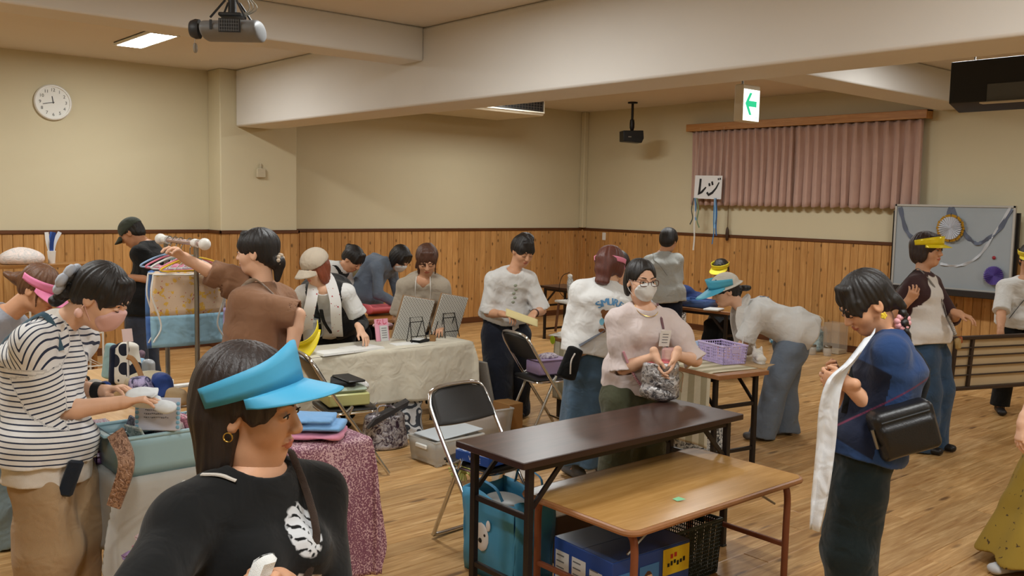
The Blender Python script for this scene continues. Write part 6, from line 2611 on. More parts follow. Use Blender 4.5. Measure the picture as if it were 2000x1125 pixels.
# green mesh basket behind it
def crate(label, c, L, Wd, h, m, rot=0.0, nx=14, nz=5, name='basket', cat='basket', solid_base=True, group=None):
    """plastic lattice basket, local x along the length"""
    t = thing(name, label, cat, c, rot, group)
    def wall(p0, p1, q0, q1, n, nm):
        mb = MB()
        p0, p1, q0, q1 = [V3(*v) for v in (p0, p1, q0, q1)]
        for i in range(n + 1):
            a = p0 + (p1 - p0) * i / n; b = q0 + (q1 - q0) * i / n
            mb.tube([a, b], .004, 4)
        for k in range(nz + 1):
            a = p0 + (q0 - p0) * k / nz; b = p1 + (q1 - p1) * k / nz
            mb.tube([a, b], .0032, 4)
        mb.build(nm, m, t)
    l0, w0, l1, w1 = L / 2 * .93, Wd / 2 * .92, L / 2, Wd / 2
    B = [(-l0, -w0, .006), (l0, -w0, .006), (l0, w0, .006), (-l0, w0, .006)]
    T = [(-l1, -w1, h), (l1, -w1, h), (l1, w1, h), (-l1, w1, h)]
    ny = max(4, int(nx * Wd / L))
    for k in range(4):
        wall(B[k], B[(k + 1) % 4], T[k], T[(k + 1) % 4], nx if k % 2 == 0 else ny, 'lattice_side')
    mb = MB(); mb.tube([V3(*p_) for p_ in T], .0075, 6, closed=True); mb.build('rim', m, t)
    mb = MB().box((0, 0, .005), (2 * l0, 2 * w0, .006)); mb.build('base', m, t)
    mb = MB()
    for sx in (-1, 1): mb.box((sx * (l1 - .002), 0, h - .035), (.012, Wd * .34, .03), ch=.004)
    mb.build('grip', m, t)
    return t


crate('dark green lattice basket behind the blue printed carton', (-2.76, 3.44, 0), .34, .32, .27, mat('dark_green_plastic', (28, 44, 36), .4), R_(90), 26, 14)

# clear storage box
def clear_box(label, c, rot, L, Wd, h, lid=True, tint=(214, 212, 206)):
    t = thing('storage_box', label, 'storage box', c, rot)
    X, Y, Z = AX
    m = mat('clear_plastic_%d' % len(bpy.data.materials), tint, .28, alpha=.55, spec=.5)
    mb = MB()
    for k in range(4):
        a, b = [(-1, -1), (1, -1), (1, 1), (-1, 1)][k], [(1, -1), (1, 1), (-1, 1), (-1, -1)][k]
        mb.grid(lambda u, v: V3((a[0] * (1 - u) + b[0] * u) * L / 2 * (.92 + .08 * v), (a[1] * (1 - u) + b[1] * u) * Wd / 2 * (.92 + .08 * v), .012 + v * (h - .012)), 4, 3)
    mb.grid(lambda u, v: V3((u - .5) * L * .92, (v - .5) * Wd * .92, .012), 1, 1)
    mb.build('tub', m, t, solid=.004)
    mb = MB(); mb.tube([V3(a * L / 2, b * Wd / 2, h) for a, b in ((-1, -1), (1, -1), (1, 1), (-1, 1))], .009, 6, closed=True); mb.build('rim', m, t)
    for sx in (-1, 1):
        MB().box((sx * (L / 2 + .006), 0, h - .045), (.018, Wd * .4, .03), ch=.006).build('latch', mat('frosted_white', (226, 226, 222), .4), t)
        for sy in (-1, 1): MB().box((sx * L * .40, sy * Wd * .42, .009), (.05, .03, .018), ch=.003).build('foot', m, t)
    return t, m


t, m_ = clear_box('clear storage box with a loose lid on the floor beside the linen cloth', (-5.0, 3.74, 0), R_(92), .42, .3, .17)
lid = MB().box((0, 0, 0), (.4, .27, .012), (nrm(V3(1, 0, .05)), V3(0, 1, 0), nrm(V3(-.05, 0, 1))), ch=.005)
o = lid.build('lid', mat('frosted_lid', (212, 220, 226), .35, alpha=.8), t); o.location = (.02, .0, .19)
S = Solid(); S.u(el(np.array([-5.0, 3.74, .08]), I3, (.12, .17, .055)), 0); S.disp(waves(.01, 9, 40)); solid_part('contents', S, .012, fabric('grey_bundle', (150, 148, 144), .2), t) if False else None
MB().box((0, 0, .07), (.34, .24, .1), ch=.02).build('contents', fabric('grey_bundle', (156, 152, 146), .2), t)
t, m_ = clear_box('second clear storage box with pink bundles under the table end', (-5.42, 4.32, 0), R_(84), .5, .32, .2)
MB().box((.04, 0, .09), (.38, .24, .14), ch=.03).build('contents', fabric('mauve_bundle', (176, 150, 156), .25), t)
t = thing('carton', 'small plain brown carton next to the wide navy trousers', 'box', (-5.38, 4.62, 0))
MB().box((0, 0, .11), (.2, .14, .22), ch=.003).build('carton_body', mat('brown_card', (160, 116, 66), .8), t)

# shiny patterned bags under the linen table
def soft_bag(label, c, rad, m, handles=True, rot=0.0, seed=1, name='bag', hm=None, h=.01):
    t = thing(name, label, 'bag', (c[0], c[1], c[2]))
    X, Y, Z = rot2(rot)
    S = Solid()
    c = np.asarray(c, float)
    S.u(es(c + UP * rad[2] * .12, c + UP * rad[2] * 1.7, X, rad[0], rad[1], rad[0] * .86, rad[1] * .72, .5), 0)
    S.disp(waves(.012, seed, 28)); S.disp(waves(.006, seed + 3, 60))
    S.cut(c + UP * .003, -UP)
    solid_part('bag_body', S, h, m, t)
    if handles:
        for sy in (-1, 1):
            a = c + UP * rad[2] * 1.8 + Y * sy * rad[1] * .5
            MB().tube(catmull([a - X * rad[0] * .4, a - X * rad[0] * .3 + UP * .08, a + X * rad[0] * .3 + UP * .07 + Y * sy * .03, a + X * rad[0] * .4], 14), .007, 6).build('bag_handle', hm or m, t, world=True)
    return t


def foil(name, a, b, scale, rough=.3, metal=.5):
    t = NT(name); c = t.coord()
    n = t.noise(c, scale, 5, .6, 1.2)
    t.set(Base_Color=t.ramp(n, [(.4, a), (.56, b)]), Roughness=rough, Metallic=metal); t.bump(n, .5, .02)
    return t.m


soft_bag('silver and plum patterned bag on the floor under the linen cloth', (-5.5, 3.56, 0), (.17, .11, .13), foil('plum_silver_foil', (62, 44, 60), (186, 182, 186), 26), rot=R_(70), seed=4)
tz = NT('zebra_lattice_cloth'); cz_ = tz.coord(); wv = tz.n('ShaderNodeTexWave'); wv.inputs['Scale'].default_value = 22; wv.inputs['Distortion'].default_value = 1.5; tz.link(cz_, wv.inputs['Vector'])
tz.set(Base_Color=tz.ramp(wv.outputs['Fac'], [(.35, (54, 60, 70)), (.5, (206, 208, 210))]), Roughness=.7)
soft_bag('black and white lattice-patterned bag behind the silver bag under the linen cloth', (-5.66, 3.82, 0), (.17, .1, .17), tz.m, rot=R_(80), seed=6, hm=M_BLACK_PL)
t = thing('folded_cloth', 'dark folded bag flap lying over the silver patterned bag', 'cloth', (-5.5, 3.56, .24))
mb = MB(); mb.prism([(-.15, -.03), (.15, .03), (.16, .06), (-.1, .02)], V3(0, 0, .0), nrm(V3(.3, .9, .3)), UP, nrm(V3(.9, -.3, 0)), .1); mb.build('flap', fabric('dark_grey_flap', (52, 48, 48), .15), t)
soft_bag('white plastic bag on the floor behind the chrome chair', (-4.42, 3.86, 0), (.13, .1, .1), mat('white_poly', (222, 222, 220), .35), rot=.4, seed=8)
t = thing('straw_cup', 'cup with a purple straw beside the white plastic bag', 'cup', (-4.3, 3.62, 0))
MB().lathe([(.035, 0), (.045, .14), (.042, .14), (.033, .006)], (0, 0, 0), 18).build('cup', mat('milky_cup', (214, 214, 206), .3, alpha=.8), t)
MB().tube([V3(0, 0, .02), V3(.01, .005, .3)], .004, 6).build('straw', mat('purple_straw', (84, 60, 150), .4), t)
t = thing('craft_urchin', 'pale green spiky paper ball on the floor beside the chrome chair', 'toy', (-4.5, 3.5, .1))
mb = MB(); rg = random.Random(3)
for k in range(60):
    d_ = nrm(V3(rg.gauss(0, 1), rg.gauss(0, 1), rg.gauss(0, 1))); mb.tube([d_ * .02, d_ * .095], .008, 5, r1=.004)
mb.build('spikes', mat('pale_green_paper', (178, 184, 110), .7), t)
MB().sphere((0, 0, 0), .05, 12).build('core', mat('pale_green_core', (140, 146, 86), .7), t)

# grey pegboard leaning on the table end, wire handle bag
t = thing('leaning_pegboard', 'grey display panel leaning on the end of the linen-covered table', 'pegboard', (-5.7, 4.5, 0))
MB().box((0, 0, .26), (.4, .02, .52), (V3(1, 0, 0), nrm(V3(0, 1, .25)), nrm(V3(0, -.25, 1))), ch=.004).build('panel_board', mat('speckled_grey', (140, 136, 128), .7, var=.2, vscale=90), t)
for o_ in t.children: o_.location = (0, .06, .01)
t = thing('small_basket', 'tiny brown basket with a wire handle by the display panel', 'basket', (-5.5, 4.72, 0))
MB().lathe([(.05, 0), (.06, .08), (.056, .08), (.046, .006)], (0, 0, 0), 16).build('bowl', mat('wicker_brown', (128, 94, 44), .7), t)
MB().tube(catmull([V3(-.05, 0, .08), V3(-.03, 0, .2), V3(0, 0, .24), V3(.03, 0, .2), V3(.05, 0, .08)], 14), .003, 5).build('handle', mat('brass_wire', (120, 98, 50), .5, .5), t)


# ================================================================== things on the linen-covered table
ZT = .695
def easel_board(label, px, py, wd, ht, lean, gx):
    c = at(px, py, ZT)
    t = thing('pegboard', label, 'pegboard', c)
    Y_ = V3(0, 1, 0); N_ = nrm(V3(1, 0, lean)); U_ = nrm(V3(-lean, 0, 1)); U_ = nrm(V3(-lean, gx, 1)); Y_ = nrm(np.cross(U_, np.cross(V3(0, 1, 0), U_)) + 0); N_ = np.cross(Y_, U_)
    tp = NT('pegboard_white_%s' % px); cc = tp.coord(); sp = tp.n('ShaderNodeSeparateXYZ'); tp.link(cc, sp.inputs[0])
    pg = tp.math('MULTIPLY', tp.math('SINE', tp.math('MULTIPLY', tp.math('SUBTRACT', sp.outputs[1], tp.math('MULTIPLY', sp.outputs[2], gx)), 250.0)), tp.math('SINE', tp.math('MULTIPLY', sp.outputs[2], 250.0)))
    tp.set(Base_Color=tp.mix(tp.math('GREATER_THAN', pg, .45), (196, 194, 186), (134, 130, 124)), Roughness=.7)
    MB().box(U_ * ht / 2, (wd, .008, ht), (Y_, N_, U_), ch=.002).build('board_sheet', tp.m, t)
    MB().box(U_ * ht / 2 - N_ * .012, (wd + .004, .016, ht + .004), (Y_, N_, U_)).build('board_back', mat('tan_hardboard_%s' % px, (150, 118, 84), .8), t)
    return t, c


t1_, c1 = easel_board('perforated white display board on the linen cloth, nearer the pink card', 796, 664, .3, .34, -.2, .2)
t2_, c2 = easel_board('perforated white display board at the far end of the linen cloth', 866, 657, .27, .34, -.2, .2)
for cc, ps, lb in ((c1, (812, 668), 'black wire easel in front of the nearer perforated board'), (c2, (876, 658), 'black wire easel in front of the far perforated board')):
    p_ = at(ps[0], ps[1], ZT)
    t = thing('wire_easel', lb, 'easel', p_)
    a = .07
    mb = MB().tube([V3(.05, -a, .003), V3(.0, -a * .8, .19), V3(0, a * .8, .19), V3(.05, a, .003)], .0038, 6)
    mb.build('front_frame', M_BLACKMETAL, t)
    mb = MB().tube([V3(0, -a * .78, .16), V3(-.06, -a * .6, .003), V3(-.06, a * .6, .003), V3(0, a * .78, .16)], .0034, 6); mb.build('back_strut', M_BLACKMETAL, t)
    MB().tube([V3(.005, -a * .82, .155), V3(.005, a * .82, .155)], .003, 6).build('crossbar', M_BLACKMETAL, t)
    MB().tube([V3(.04, -a * .9, .05), V3(.04, a * .9, .05)], .003, 6).build('crossbar', M_BLACKMETAL, t)

p_ = at(845, 666, ZT)
t = thing('pen_pot', 'square cork pen pot with two black pens on the linen cloth', 'pot', p_)
MB().lathe([(.03, 0), (.031, .05), (.026, .05), (.025, .006)], (0, 0, 0), 4).build('pot', mat('cork', (150, 112, 70), .9, var=.2, vscale=60), t)
for a, b in ((-.02, .03), (.03, -.02)):
    MB().tube([V3(0, 0, .01), V3(.0, a * 1.6, .15)], .004, 6).build('pen', M_BLACK_PL, t)

p_ = at(748, 666, ZT)
t = thing('price_card', 'pink standing price card with red lettering beside the perforated board', 'sign', p_)
MB().box(nrm(V3(-.2, 0, 1)) * .086, (.006, .12, .17), (nrm(V3(1, 0, .2)), V3(0, 1, 0), nrm(V3(-.2, 0, 1)))).build('card', mat('pink_card', (240, 170, 190), .6), t)
mb = MB(); U_ = nrm(V3(-.2, 0, 1)); put_text(mb, 'なし', .05, V3(.004, 0, .0) + U_ * .145, V3(0, 1, 0), U_, .0005); mb.build('lettering', mat('red_ink', (206, 40, 60), .6), t)
MB().box(V3(.012, .01, 0) + U_ * .06, (.004, .07, .12), (nrm(V3(1, 0, .2)), V3(0, 1, 0), U_)).build('note', M_LBW, t)
mb = MB()
for k in range(5): mb.box(V3(.0146, .01, 0) + U_ * (.1 - .018 * k), (.001, .045, .005), (nrm(V3(1, 0, .2)), V3(0, 1, 0), U_))
mb.build('note_lines', M_GREY_PL, t)

for px, py, w_, l_, a, lb in ((705, 682, .2, .28, 8, 'thick white paper pad lying on the linen cloth'), (790, 672, .12, .2, -6, 'white paper sheet flat on the linen cloth near the easel'), (650, 690, .16, .26, 4, 'clear folder with white sheets at the near end of the linen cloth')):
    q = at(px, py, ZT)
    X_, Y_, _ = rot2(R_(a))
    mb = MB()
    for k in range(3 if w_ > .15 else 1): mb.box(q + UP * (.003 + .005 * k), (w_ - .004 * k, l_ - .006 * k, .005), (X_, Y_, UP))
    o = mb.build('paper_pad', mat('paper_white_%d' % px, (234, 234, 230), .6)); tag(o, lb, 'paper')
q = at(820, 668, ZT)
t = thing('phone', 'white-backed phone lying on a black pouch on the linen cloth', 'phone', q)
MB().box((0, 0, .012), (.09, .14, .02), rot2(.3), ch=.006).build('pouch', F_BLACK, t)
MB().box((.02, -.03, .028), (.07, .09, .008), rot2(.5), ch=.003).build('screen', M_LBW, t)
q = at(592, 690, ZT)
t = thing('sun_visor', 'bright yellow sun visor lying at the near end of the linen cloth', 'visor', q)
mb = MB()
th_ = lambda u: math.pi * (1.15 * u - .075)
mb.grid(lambda u, v: V3(.085 * math.cos(th_(u)), -.10 * math.sin(th_(u)) * (1 + .1 * v), .02 + .05 * v), 22, 2)
mb.grid(lambda u, v: V3((.085 + .012 * v) * math.cos(math.pi * u), -.10 * math.sin(math.pi * u) - .07 * v * math.sin(math.pi * u), .02 - .03 * v * math.sin(math.pi * u)), 22, 4)
o = mb.build('visor_shell', mat('yellow_visor', (240, 218, 40), .4), t, solid=.002)
t.rotation_euler = (R_(48), 0, R_(52)); t.location = tuple(q + V3(-.02, .0, .15)); t.scale = (1.4, 1.4, 1.4)
q = at(606, 668, ZT)
t = thing('jug', 'clear plastic jug with a lid behind the yellow visor', 'jug', q)
mj = mat('clear_jug', (216, 216, 212), .15, alpha=.5)
MB().lathe([(.05, 0), (.06, .15), (.064, .155), (.056, .15), (.046, .006)], (0, 0, 0), 20).build('jug_body', mj, t)
MB().lathe([(.064, .155), (.064, .175), (.02, .185)], (0, 0, 0), 20).build('lid', mat('jug_lid', (230, 230, 228), .4), t)
MB().tube(catmull([V3(0, .06, .14), V3(0, .1, .13), V3(0, .1, .05), V3(0, .055, .03)], 12), .008, 6).build('handle', mj, t)

# ---- table behind: pink box, brown biscuits tray
q = at(745, 613, .705)
t = thing('pink_box', 'open translucent pink box on the table behind the linen-covered one', 'box', q)
S = Solid(); S.u(es(q + V3(0, -.17, .06), q + V3(0, .17, .06), V3(1, 0, 0), .13, .055, .13, .055, .3), 0); S.cut(q + UP * .105, UP); S.cut(q + UP * .001, -UP)
S.s(es(q + V3(0, -.16, .09), q + V3(0, .16, .09), V3(1, 0, 0), .118, .04, .118, .04, .3), .004)
solid_part('tub', S, .009, mat('pink_plastic', (226, 110, 118), .35), t)
q = at(690, 628, .705)
t = thing('biscuit_tray', 'low tray of golden brown packets beside the pink box', 'tray', q)
MB().box((0, 0, .012), (.2, .3, .02), ch=.004).build('tray', mat('tray_brown', (150, 112, 66), .7), t)
rg = random.Random(5)
for k in range(8):
    MB().box((rg.uniform(-.07, .07), -.12 + .034 * k, .045), (.12, .026, .05), rot2(rg.uniform(-.2, .2)), ch=.01).build('packet', mat('golden_packet_%d' % k, (186 + rg.randint(-14, 14), 140, 84), .6), t)
q = at(748, 640, .705)
t = thing('folded_print', 'folded pink and white print cloth at the table edge below the pink box', 'cloth', q)
MB().box((0, 0, .02), (.1, .16, .035), ch=.014).build('fold', foil('pink_white_print', (232, 160, 178), (238, 232, 232), 34, .8, 0), t)
q = at(640, 560, .73)
t = thing('tote_bag', 'pale tote with a dark strap on a stand behind the jacket', 'bag', V3(*W(698, 522, 9.5)[:2], 0))
t_ = t
soft = Solid(); c0 = W(698, 522, 9.5)
soft.u(el(c0, I3, (.1, .1, .12)), 0); soft.disp(waves(.008, 5, 40)); solid_part('bag_body', soft, .012, fabric('pale_khaki', (168, 160, 128), .1), t)
MB().tube(catmull([c0 + V3(-.05, -.05, .09), c0 + V3(0, 0, .16), c0 + V3(.05, .05, .09)], 10), .006, 6).build('bag_handle', M_BLACK_PL, t, world=True)
MB().box(V3(c0[0], c0[1], (c0[2] - .1) / 2), (.28, .28, c0[2] - .1), ch=.01).build('stand', mat('kraft_stand', (150, 118, 80), .8), t, world=True)
# ================================================================== things on the striped table
SX, SY, _z = rot2(R_(-9.0))
ZS = .677
q = at(1412, 716, ZS)
crate('lilac lattice basket on the end of the wood-topped table', at(1410, 706, ZS), .30, .2, .13, mat('lilac_plastic', (204, 188, 230), .4), R_(-9 - 8), 16, 6)
q = at(1472, 702, ZS)
def sneaker(label, c, yaw, m, roll=0.0):
    t = thing('sneaker', label, 'shoe', c, group='white sneakers')
    X_, Y_, Z_ = rot2(yaw)
    S = Solid()
    S.u(es(c + UP * .035 - X_ * .08, c + UP * .03 + X_ * .09, Y_, .034, .034, .036, .024, .9), 0)
    S.u(rc(c - X_ * .05 + UP * .05, c - X_ * .055 + UP * .085, .036, .033), .02)
    S.s(el(c - X_ * .05 + UP * .1, np.stack([X_, Y_, Z_]), (.042, .024, .035)), .006)
    S.cut(c + UP * .014, -UP)
    solid_part('upper', S, .006, m, t)
    pts = [((.118 if math.cos(a) > 0 else .105) * math.cos(a) + .004, .04 * math.sin(a)) for a in np.linspace(0, 2 * math.pi, 22, endpoint=False)]
    MB().prism(pts, c + UP * .0, X_, Y_, UP, .016).build('sole', M_SOLE_W, t, world=True)
    for k in range(4): MB().tube([c + X_ * (.0 + .018 * k) - Y_ * .02 + UP * (.07 - .008 * k), c + X_ * (.006 + .018 * k) + UP * (.078 - .008 * k), c + X_ * (.0 + .018 * k) + Y_ * .02 + UP * (.07 - .008 * k)], .003, 5).build('lace', M_WHITE_PL, t, world=True)
    return t
sneaker('white sneaker on brown paper beside the lilac basket', at(1482, 706, ZS + .004), R_(-45), mat('white_canvas', (214, 208, 198), .7))
sneaker('taupe sneaker half hidden behind the lilac basket', at(1462, 694, ZS), R_(110), mat('taupe_suede', (128, 112, 96), .8))
o = MB().box(at(1476, 712, ZS + .001), (.2, .2, .002), rot2(.2)).build('brown_paper', mat('kraft_paper', (170, 140, 100), .8)); tag(o, 'square of brown paper under the white sneaker', 'paper')
t = thing('pencil', 'white pencil sticking up between basket and sneakers', 'pencil', at(1444, 700, ZS))
MB().tube([V3(0, 0, 0), V3(.02, .015, .16)], .004, 6).build('shaft', M_WHITE_PL, t)
q = at(1352, 694, ZS)
t = thing('trinkets', 'little heap of plum and white trinkets left of the lilac basket'.replace('left of', 'beside'), 'trinkets', q)
rg = random.Random(11)
for k in range(12):
    MB().sphere((rg.uniform(-.06, .06), rg.uniform(-.06, .06), .02), rg.uniform(.012, .022), 8, (1, 1, .8)).build('trinket', mat('trinket_%d' % k, rg.choice([(120, 90, 104), (206, 200, 196), (150, 140, 134), (186, 160, 170)]), .5), t)
q = at(1366, 676, ZS)
o = MB().box(q + UP * .02, (.07, .05, .04), rot2(.2), ch=.006).build('blue_packet', mat('pale_blue_packet', (168, 190, 224), .4)); tag(o, 'pale blue packet behind the lilac basket', 'packet')
for px, py, a, lb in ((1346, 676, .1, 'white paper sheet on the striped cloth behind the trinkets'), (1106, 653, .4, 'papers lying under the little riser on the striped cloth')):
    o = MB().box(at(px, py, ZS + .004), (.2, .28, .006), rot2(a)).build('paper_sheet', mat('paper_%d' % px, (224, 222, 214), .6)); tag(o, lb, 'paper')
q = at(1108, 650, ZS)
t = thing('riser', 'small white-topped riser on brown legs standing on the striped cloth', 'stand', q)
MB().box((-.01, .05, .262), (.2, .22, .02), rot2(R_(-9)), ch=.006).build('top', mat('white_laminate', (214, 210, 200), .5), t)
for sx in (-1, 1):
    for sy in (-1, 1):
        MB().tube([V3(-.01 + sx * .07, .05 + sy * .08, .252), V3(-.01 + sx * .085, .05 + sy * .1, 0.004)], .011, 8).build('leg', mat('walnut_leg', (104, 62, 34), .5), t)
qb = q + V3(-.01, .05, .273)
t = thing('glitter_bottle', 'slim glittery silver bottle on the small riser', 'bottle', qb)
MB().lathe([(.03, 0), (.034, .02), (.03, .15), (.02, .19), (.016, .2)], (0, 0, 0), 16, (V3(1, 0, 0), V3(0, 1, 0), nrm(V3(-.04, -.08, 1)))).build('bottle_body', foil('silver_glitter', (120, 122, 124), (222, 222, 218), 90, .3, .4), t)
MB().lathe([(.02, .2), (.022, .215), (.01, .225)], (0, 0, 0), 14, (V3(1, 0, 0), V3(0, 1, 0), nrm(V3(-.04, -.08, 1)))).build('cap', M_WHITE_PL, t)
t = thing('tinsel_wire', 'thin dark wire loop beside the glittery bottle', 'wire', qb)
MB().tube(catmull([V3(-.03, -.03, .005), V3(-.08, -.07, .08), V3(-.06, -.06, .2), V3(-.01, -.02, .24)], 18), .003, 5).build('loop', M_BLACKMETAL, t)
t = thing('clothes_tag', 'round lime green sticker on the edge of the striped cloth', 'sticker', at(1073, 662, ZS - .02) + SY * -.0)
cst = STC - SX * .93 - SY * .243 + UP * (ZS - .03)
MB().lathe([(.035, 0), (.035, .003)], (0, 0, 0), 18, (SX, UP, -SY)).build('disc', mat('lime_sticker', (186, 206, 40), .5), t)
t.location = tuple(cst)
t = thing('plastic_bag', 'crumpled white bag beside the riser on the striped cloth', 'bag', at(1118, 645, ZS))
S = Solid(); c0 = np.array(t.location) + SX * .12 + UP * .03; S.u(el(c0, I3, (.09, .06, .035)), 0); S.disp(waves(.012, 3, 50)); solid_part('bag_body', S, .009, mat('white_poly_b', (226, 224, 218), .4), t)

# floor bag under the dark table's far end
soft_bag('white bag with black lettering on the floor behind the dark table', V3(*at(1362, 880, 0)[:2], 0), (.2, .12, .12), foil('white_black_letters', (40, 40, 44), (226, 226, 222), 34, .6, 0), rot=.5, seed=12)

# ---- silver quilted bag on the dark table
q = at(1288, 783, .7)
t = thing('insulated_bag', 'crinkled silver drawstring bag with pink lining on the dark table', 'bag', q)
S = Solid()
rxx = R2
S.u(es(q + UP * .035, q + UP * .2, R2, .108, .062, .1, .066, .55), 0)
S.s(es(q + UP * .165, q + UP * .35, R2, .084, .05, .088, .055, .4), .004)
S.cut(q + UP * .225, UP); S.disp(waves(.0045, 7, 70, UP)); S.disp(waves(.003, 9, 130)); S.cut(q + UP * .002, -UP)
solid_part('bag_body', S, .0062, foil('crinkled_silver', (96, 96, 100), (206, 206, 208), 40, .25, .7), t)
S = Solid(); S.u(el(q + UP * .2, np.stack([R2, G2, UP]), (.082, .048, .035)), 0); S.disp(waves(.008, 3, 60)); S.s(el(q + UP * .235 + R2 * .01, np.stack([R2, G2, UP]), (.045, .03, .03)), .004)
solid_part('lining', S, .006, mat('pink_lining', (226, 120, 128), .6), t)
for s_ in (-1, 1):
    MB().tube(catmull([q + R2 * .1 + UP * .17, q + R2 * .125 + UP * .15, q + R2 * (.112 + .008 * s_) + UP * .09, q + R2 * .118 + UP * .05], 12), .003, 5).build('drawstring', mat('tan_cord_%d' % s_, (160, 130, 96), .7), t, world=True)
q2 = q + UP * .26 + R2 * .05
t = thing('clear_packet', 'clear plastic packet with pink sweets held over the silver bag', 'packet', q2)
MB().box(q2, (.09, .03, .075), (R2, G2, UP), ch=.012).build('film', mat('clear_pink_film', (236, 190, 186), .15, alpha=.45), t, world=True)

# ---- register tables far back
def tray(label, c, L, Wd, h, m, rot):
    t = thing('tray', label, 'tray', c, rot)
    mb = MB()
    for k in range(4):
        a, b = [(-1, -1), (1, -1), (1, 1), (-1, 1)][k], [(1, -1), (1, 1), (-1, 1), (-1, -1)][k]
        mb.grid(lambda u, v: V3((a[0] * (1 - u) + b[0] * u) * L / 2 * (.9 + .1 * v), (a[1] * (1 - u) + b[1] * u) * Wd / 2 * (.9 + .1 * v), .003 + v * h), 2, 2)
    mb.grid(lambda u, v: V3((u - .5) * L * .9, (v - .5) * Wd * .9, .003), 1, 1)
    mb.build('shell', m, t, solid=.005)
    MB().tube([V3(a * L / 2, b * Wd / 2, h) for a, b in ((-1, -1), (1, -1), (1, 1), (-1, 1))], .007, 6, closed=True).build('rim', m, t)
    return t
tray('clear blue tray at the front of the far brown table', at(1362, 598, .705), .38, .28, .07, mat('clear_blue', (86, 118, 176), .25, alpha=.8), R_(4))
t = thing('folded_jeans', 'heap of folded navy cloth behind the blue tray', 'cloth', at(1338, 590, .705))
c0 = np.array(t.location) + V3(-.04, .02, .09)
S = Solid(); S.u(el(c0, I3, (.14, .1, .1)), 0); S.u(el(c0 + V3(.1, .08, -.03), I3, (.14, .1, .06)), .04); S.disp(waves(.015, 4, 36)); S.cut(np.array(t.location) + UP * .002, -UP)
solid_part('cloth_heap', S, .012, fabric('navy_heap', (36, 56, 108), .25), t)
o = MB().box(at(1394, 604, .712), (.16, .2, .02), rot2(.3), ch=.006).build('notebook', M_LBW); tag(o, 'white notebook under the hand of the seated person', 'notebook')
soft_bag('white bag with black animal print standing under the far brown table', V3(*(at(1373, 668, 0)[:2] + np.array([-.35, -.1])), 0), (.13, .09, .22), foil('black_dots_white', (28, 28, 32), (230, 230, 228), 22, .7, 0), rot=.5, seed=14, h=.012)
t = thing('orange_tub', 'small orange tub beside the seated black trousers', 'tub', V3(*at(1408, 680, 0)[:2], 0))
MB().lathe([(.07, 0), (.09, .34), (.095, .34), (.08, .3), (.06, .01)], (0, 0, 0), 18).build('tub', mat('orange_plastic', (232, 104, 48), .4), t)
t = thing('paper_note', 'yellow paper held up near the grey shirt', 'paper', W(1328, 540, 9.9))
o = MB().box((0, 0, 0), (.08, .004, .06), (R2, nrm(G2 + .3 * UP), UP)).build('sheet', mat('straw_paper', (196, 160, 90), .7), t)

# ---- bags standing along the back wall
q = V3(-6.22, 10.28, 0)
t = thing('tote_bag', 'clear tote with teal cloth and cane handles against the wall', 'bag', q)
M_TEAL = foil('teal_print_cloth', (60, 110, 126), (170, 200, 204), 20, .7, 0)
MB().box((0, 0, .14), (.34, .16, .27), ch=.03).build('cloth_fill', M_TEAL, t)
MB().box((0, 0, .16), (.4, .2, .31), ch=.02).build('clear_shell', mat('clear_vinyl', (220, 224, 224), .12, alpha=.22), t)
for sy in (-1, 1):
    MB().tube(catmull([V3(-.14, sy * .08, .31), V3(-.12, sy * .1, .4), V3(0, sy * .11, .43), V3(.12, sy * .1, .4), V3(.14, sy * .08, .31)], 20), .014, 7).build('bag_handle', mat('cane_%d' % sy, (196, 160, 112), .6), t)
q = V3(-6.62, 10.3, 0)
t = thing('bag', 'teal diamond-patterned bag at the wall behind the bending jeans', 'bag', q)
tq = NT('teal_diamond'); cq = tq.coord(); ch_ = tq.n('ShaderNodeTexChecker'); ch_.inputs['Scale'].default_value = 30; ch_.inputs['Color1'].default_value = lin((62, 120, 150)); ch_.inputs['Color2'].default_value = lin((170, 200, 210)); tq.link(cq, ch_.inputs['Vector'])
tq.set(Base_Color=ch_.outputs['Color'], Roughness=.7)
MB().box((0, 0, .15), (.3, .18, .3), ch=.04).build('bag_body', tq.m, t)
MB().tube(catmull([V3(-.1, 0, .29), V3(-.08, 0, .38), V3(.08, 0, .38), V3(.1, 0, .29)], 12), .009, 6).build('bag_handle', mat('dark_teal', (50, 90, 110), .6), t)
q = V3(-5.9, 10.35, 0)
t = thing('storage_bin', 'clear acrylic bin against the wall beside the clear tote', 'bin', q)
MB().box((0, 0, .19), (.22, .2, .38), ch=.006).build('shell', mat('clear_acrylic', (206, 196, 180), .1, alpha=.3), t)
MB().box((0, 0, .03), (.2, .18, .04)).build('base', mat('acrylic_base', (190, 176, 150), .3), t)
for k, (x, y, lb) in enumerate(((-6.0, 10.0, 'silver-lidded glass jar on the floor before the clear tote'), (-5.84, 10.08, 'short glass jar on the floor beside the acrylic bin'))):
    t = thing('glass_jar', lb, 'jar', (x, y, 0), group='glass jars by the wall')
    MB().lathe([(.045, 0), (.05, .02), (.05, .09), (.044, .1)], (0, 0, 0), 18).build('glass', mat('jar_glass_%d' % k, (214, 206, 194), .08, alpha=.5), t)
    MB().lathe([(.05, .1), (.05, .12), (.046, .125)], (0, 0, 0), 18).build('lid', M_STEEL, t)

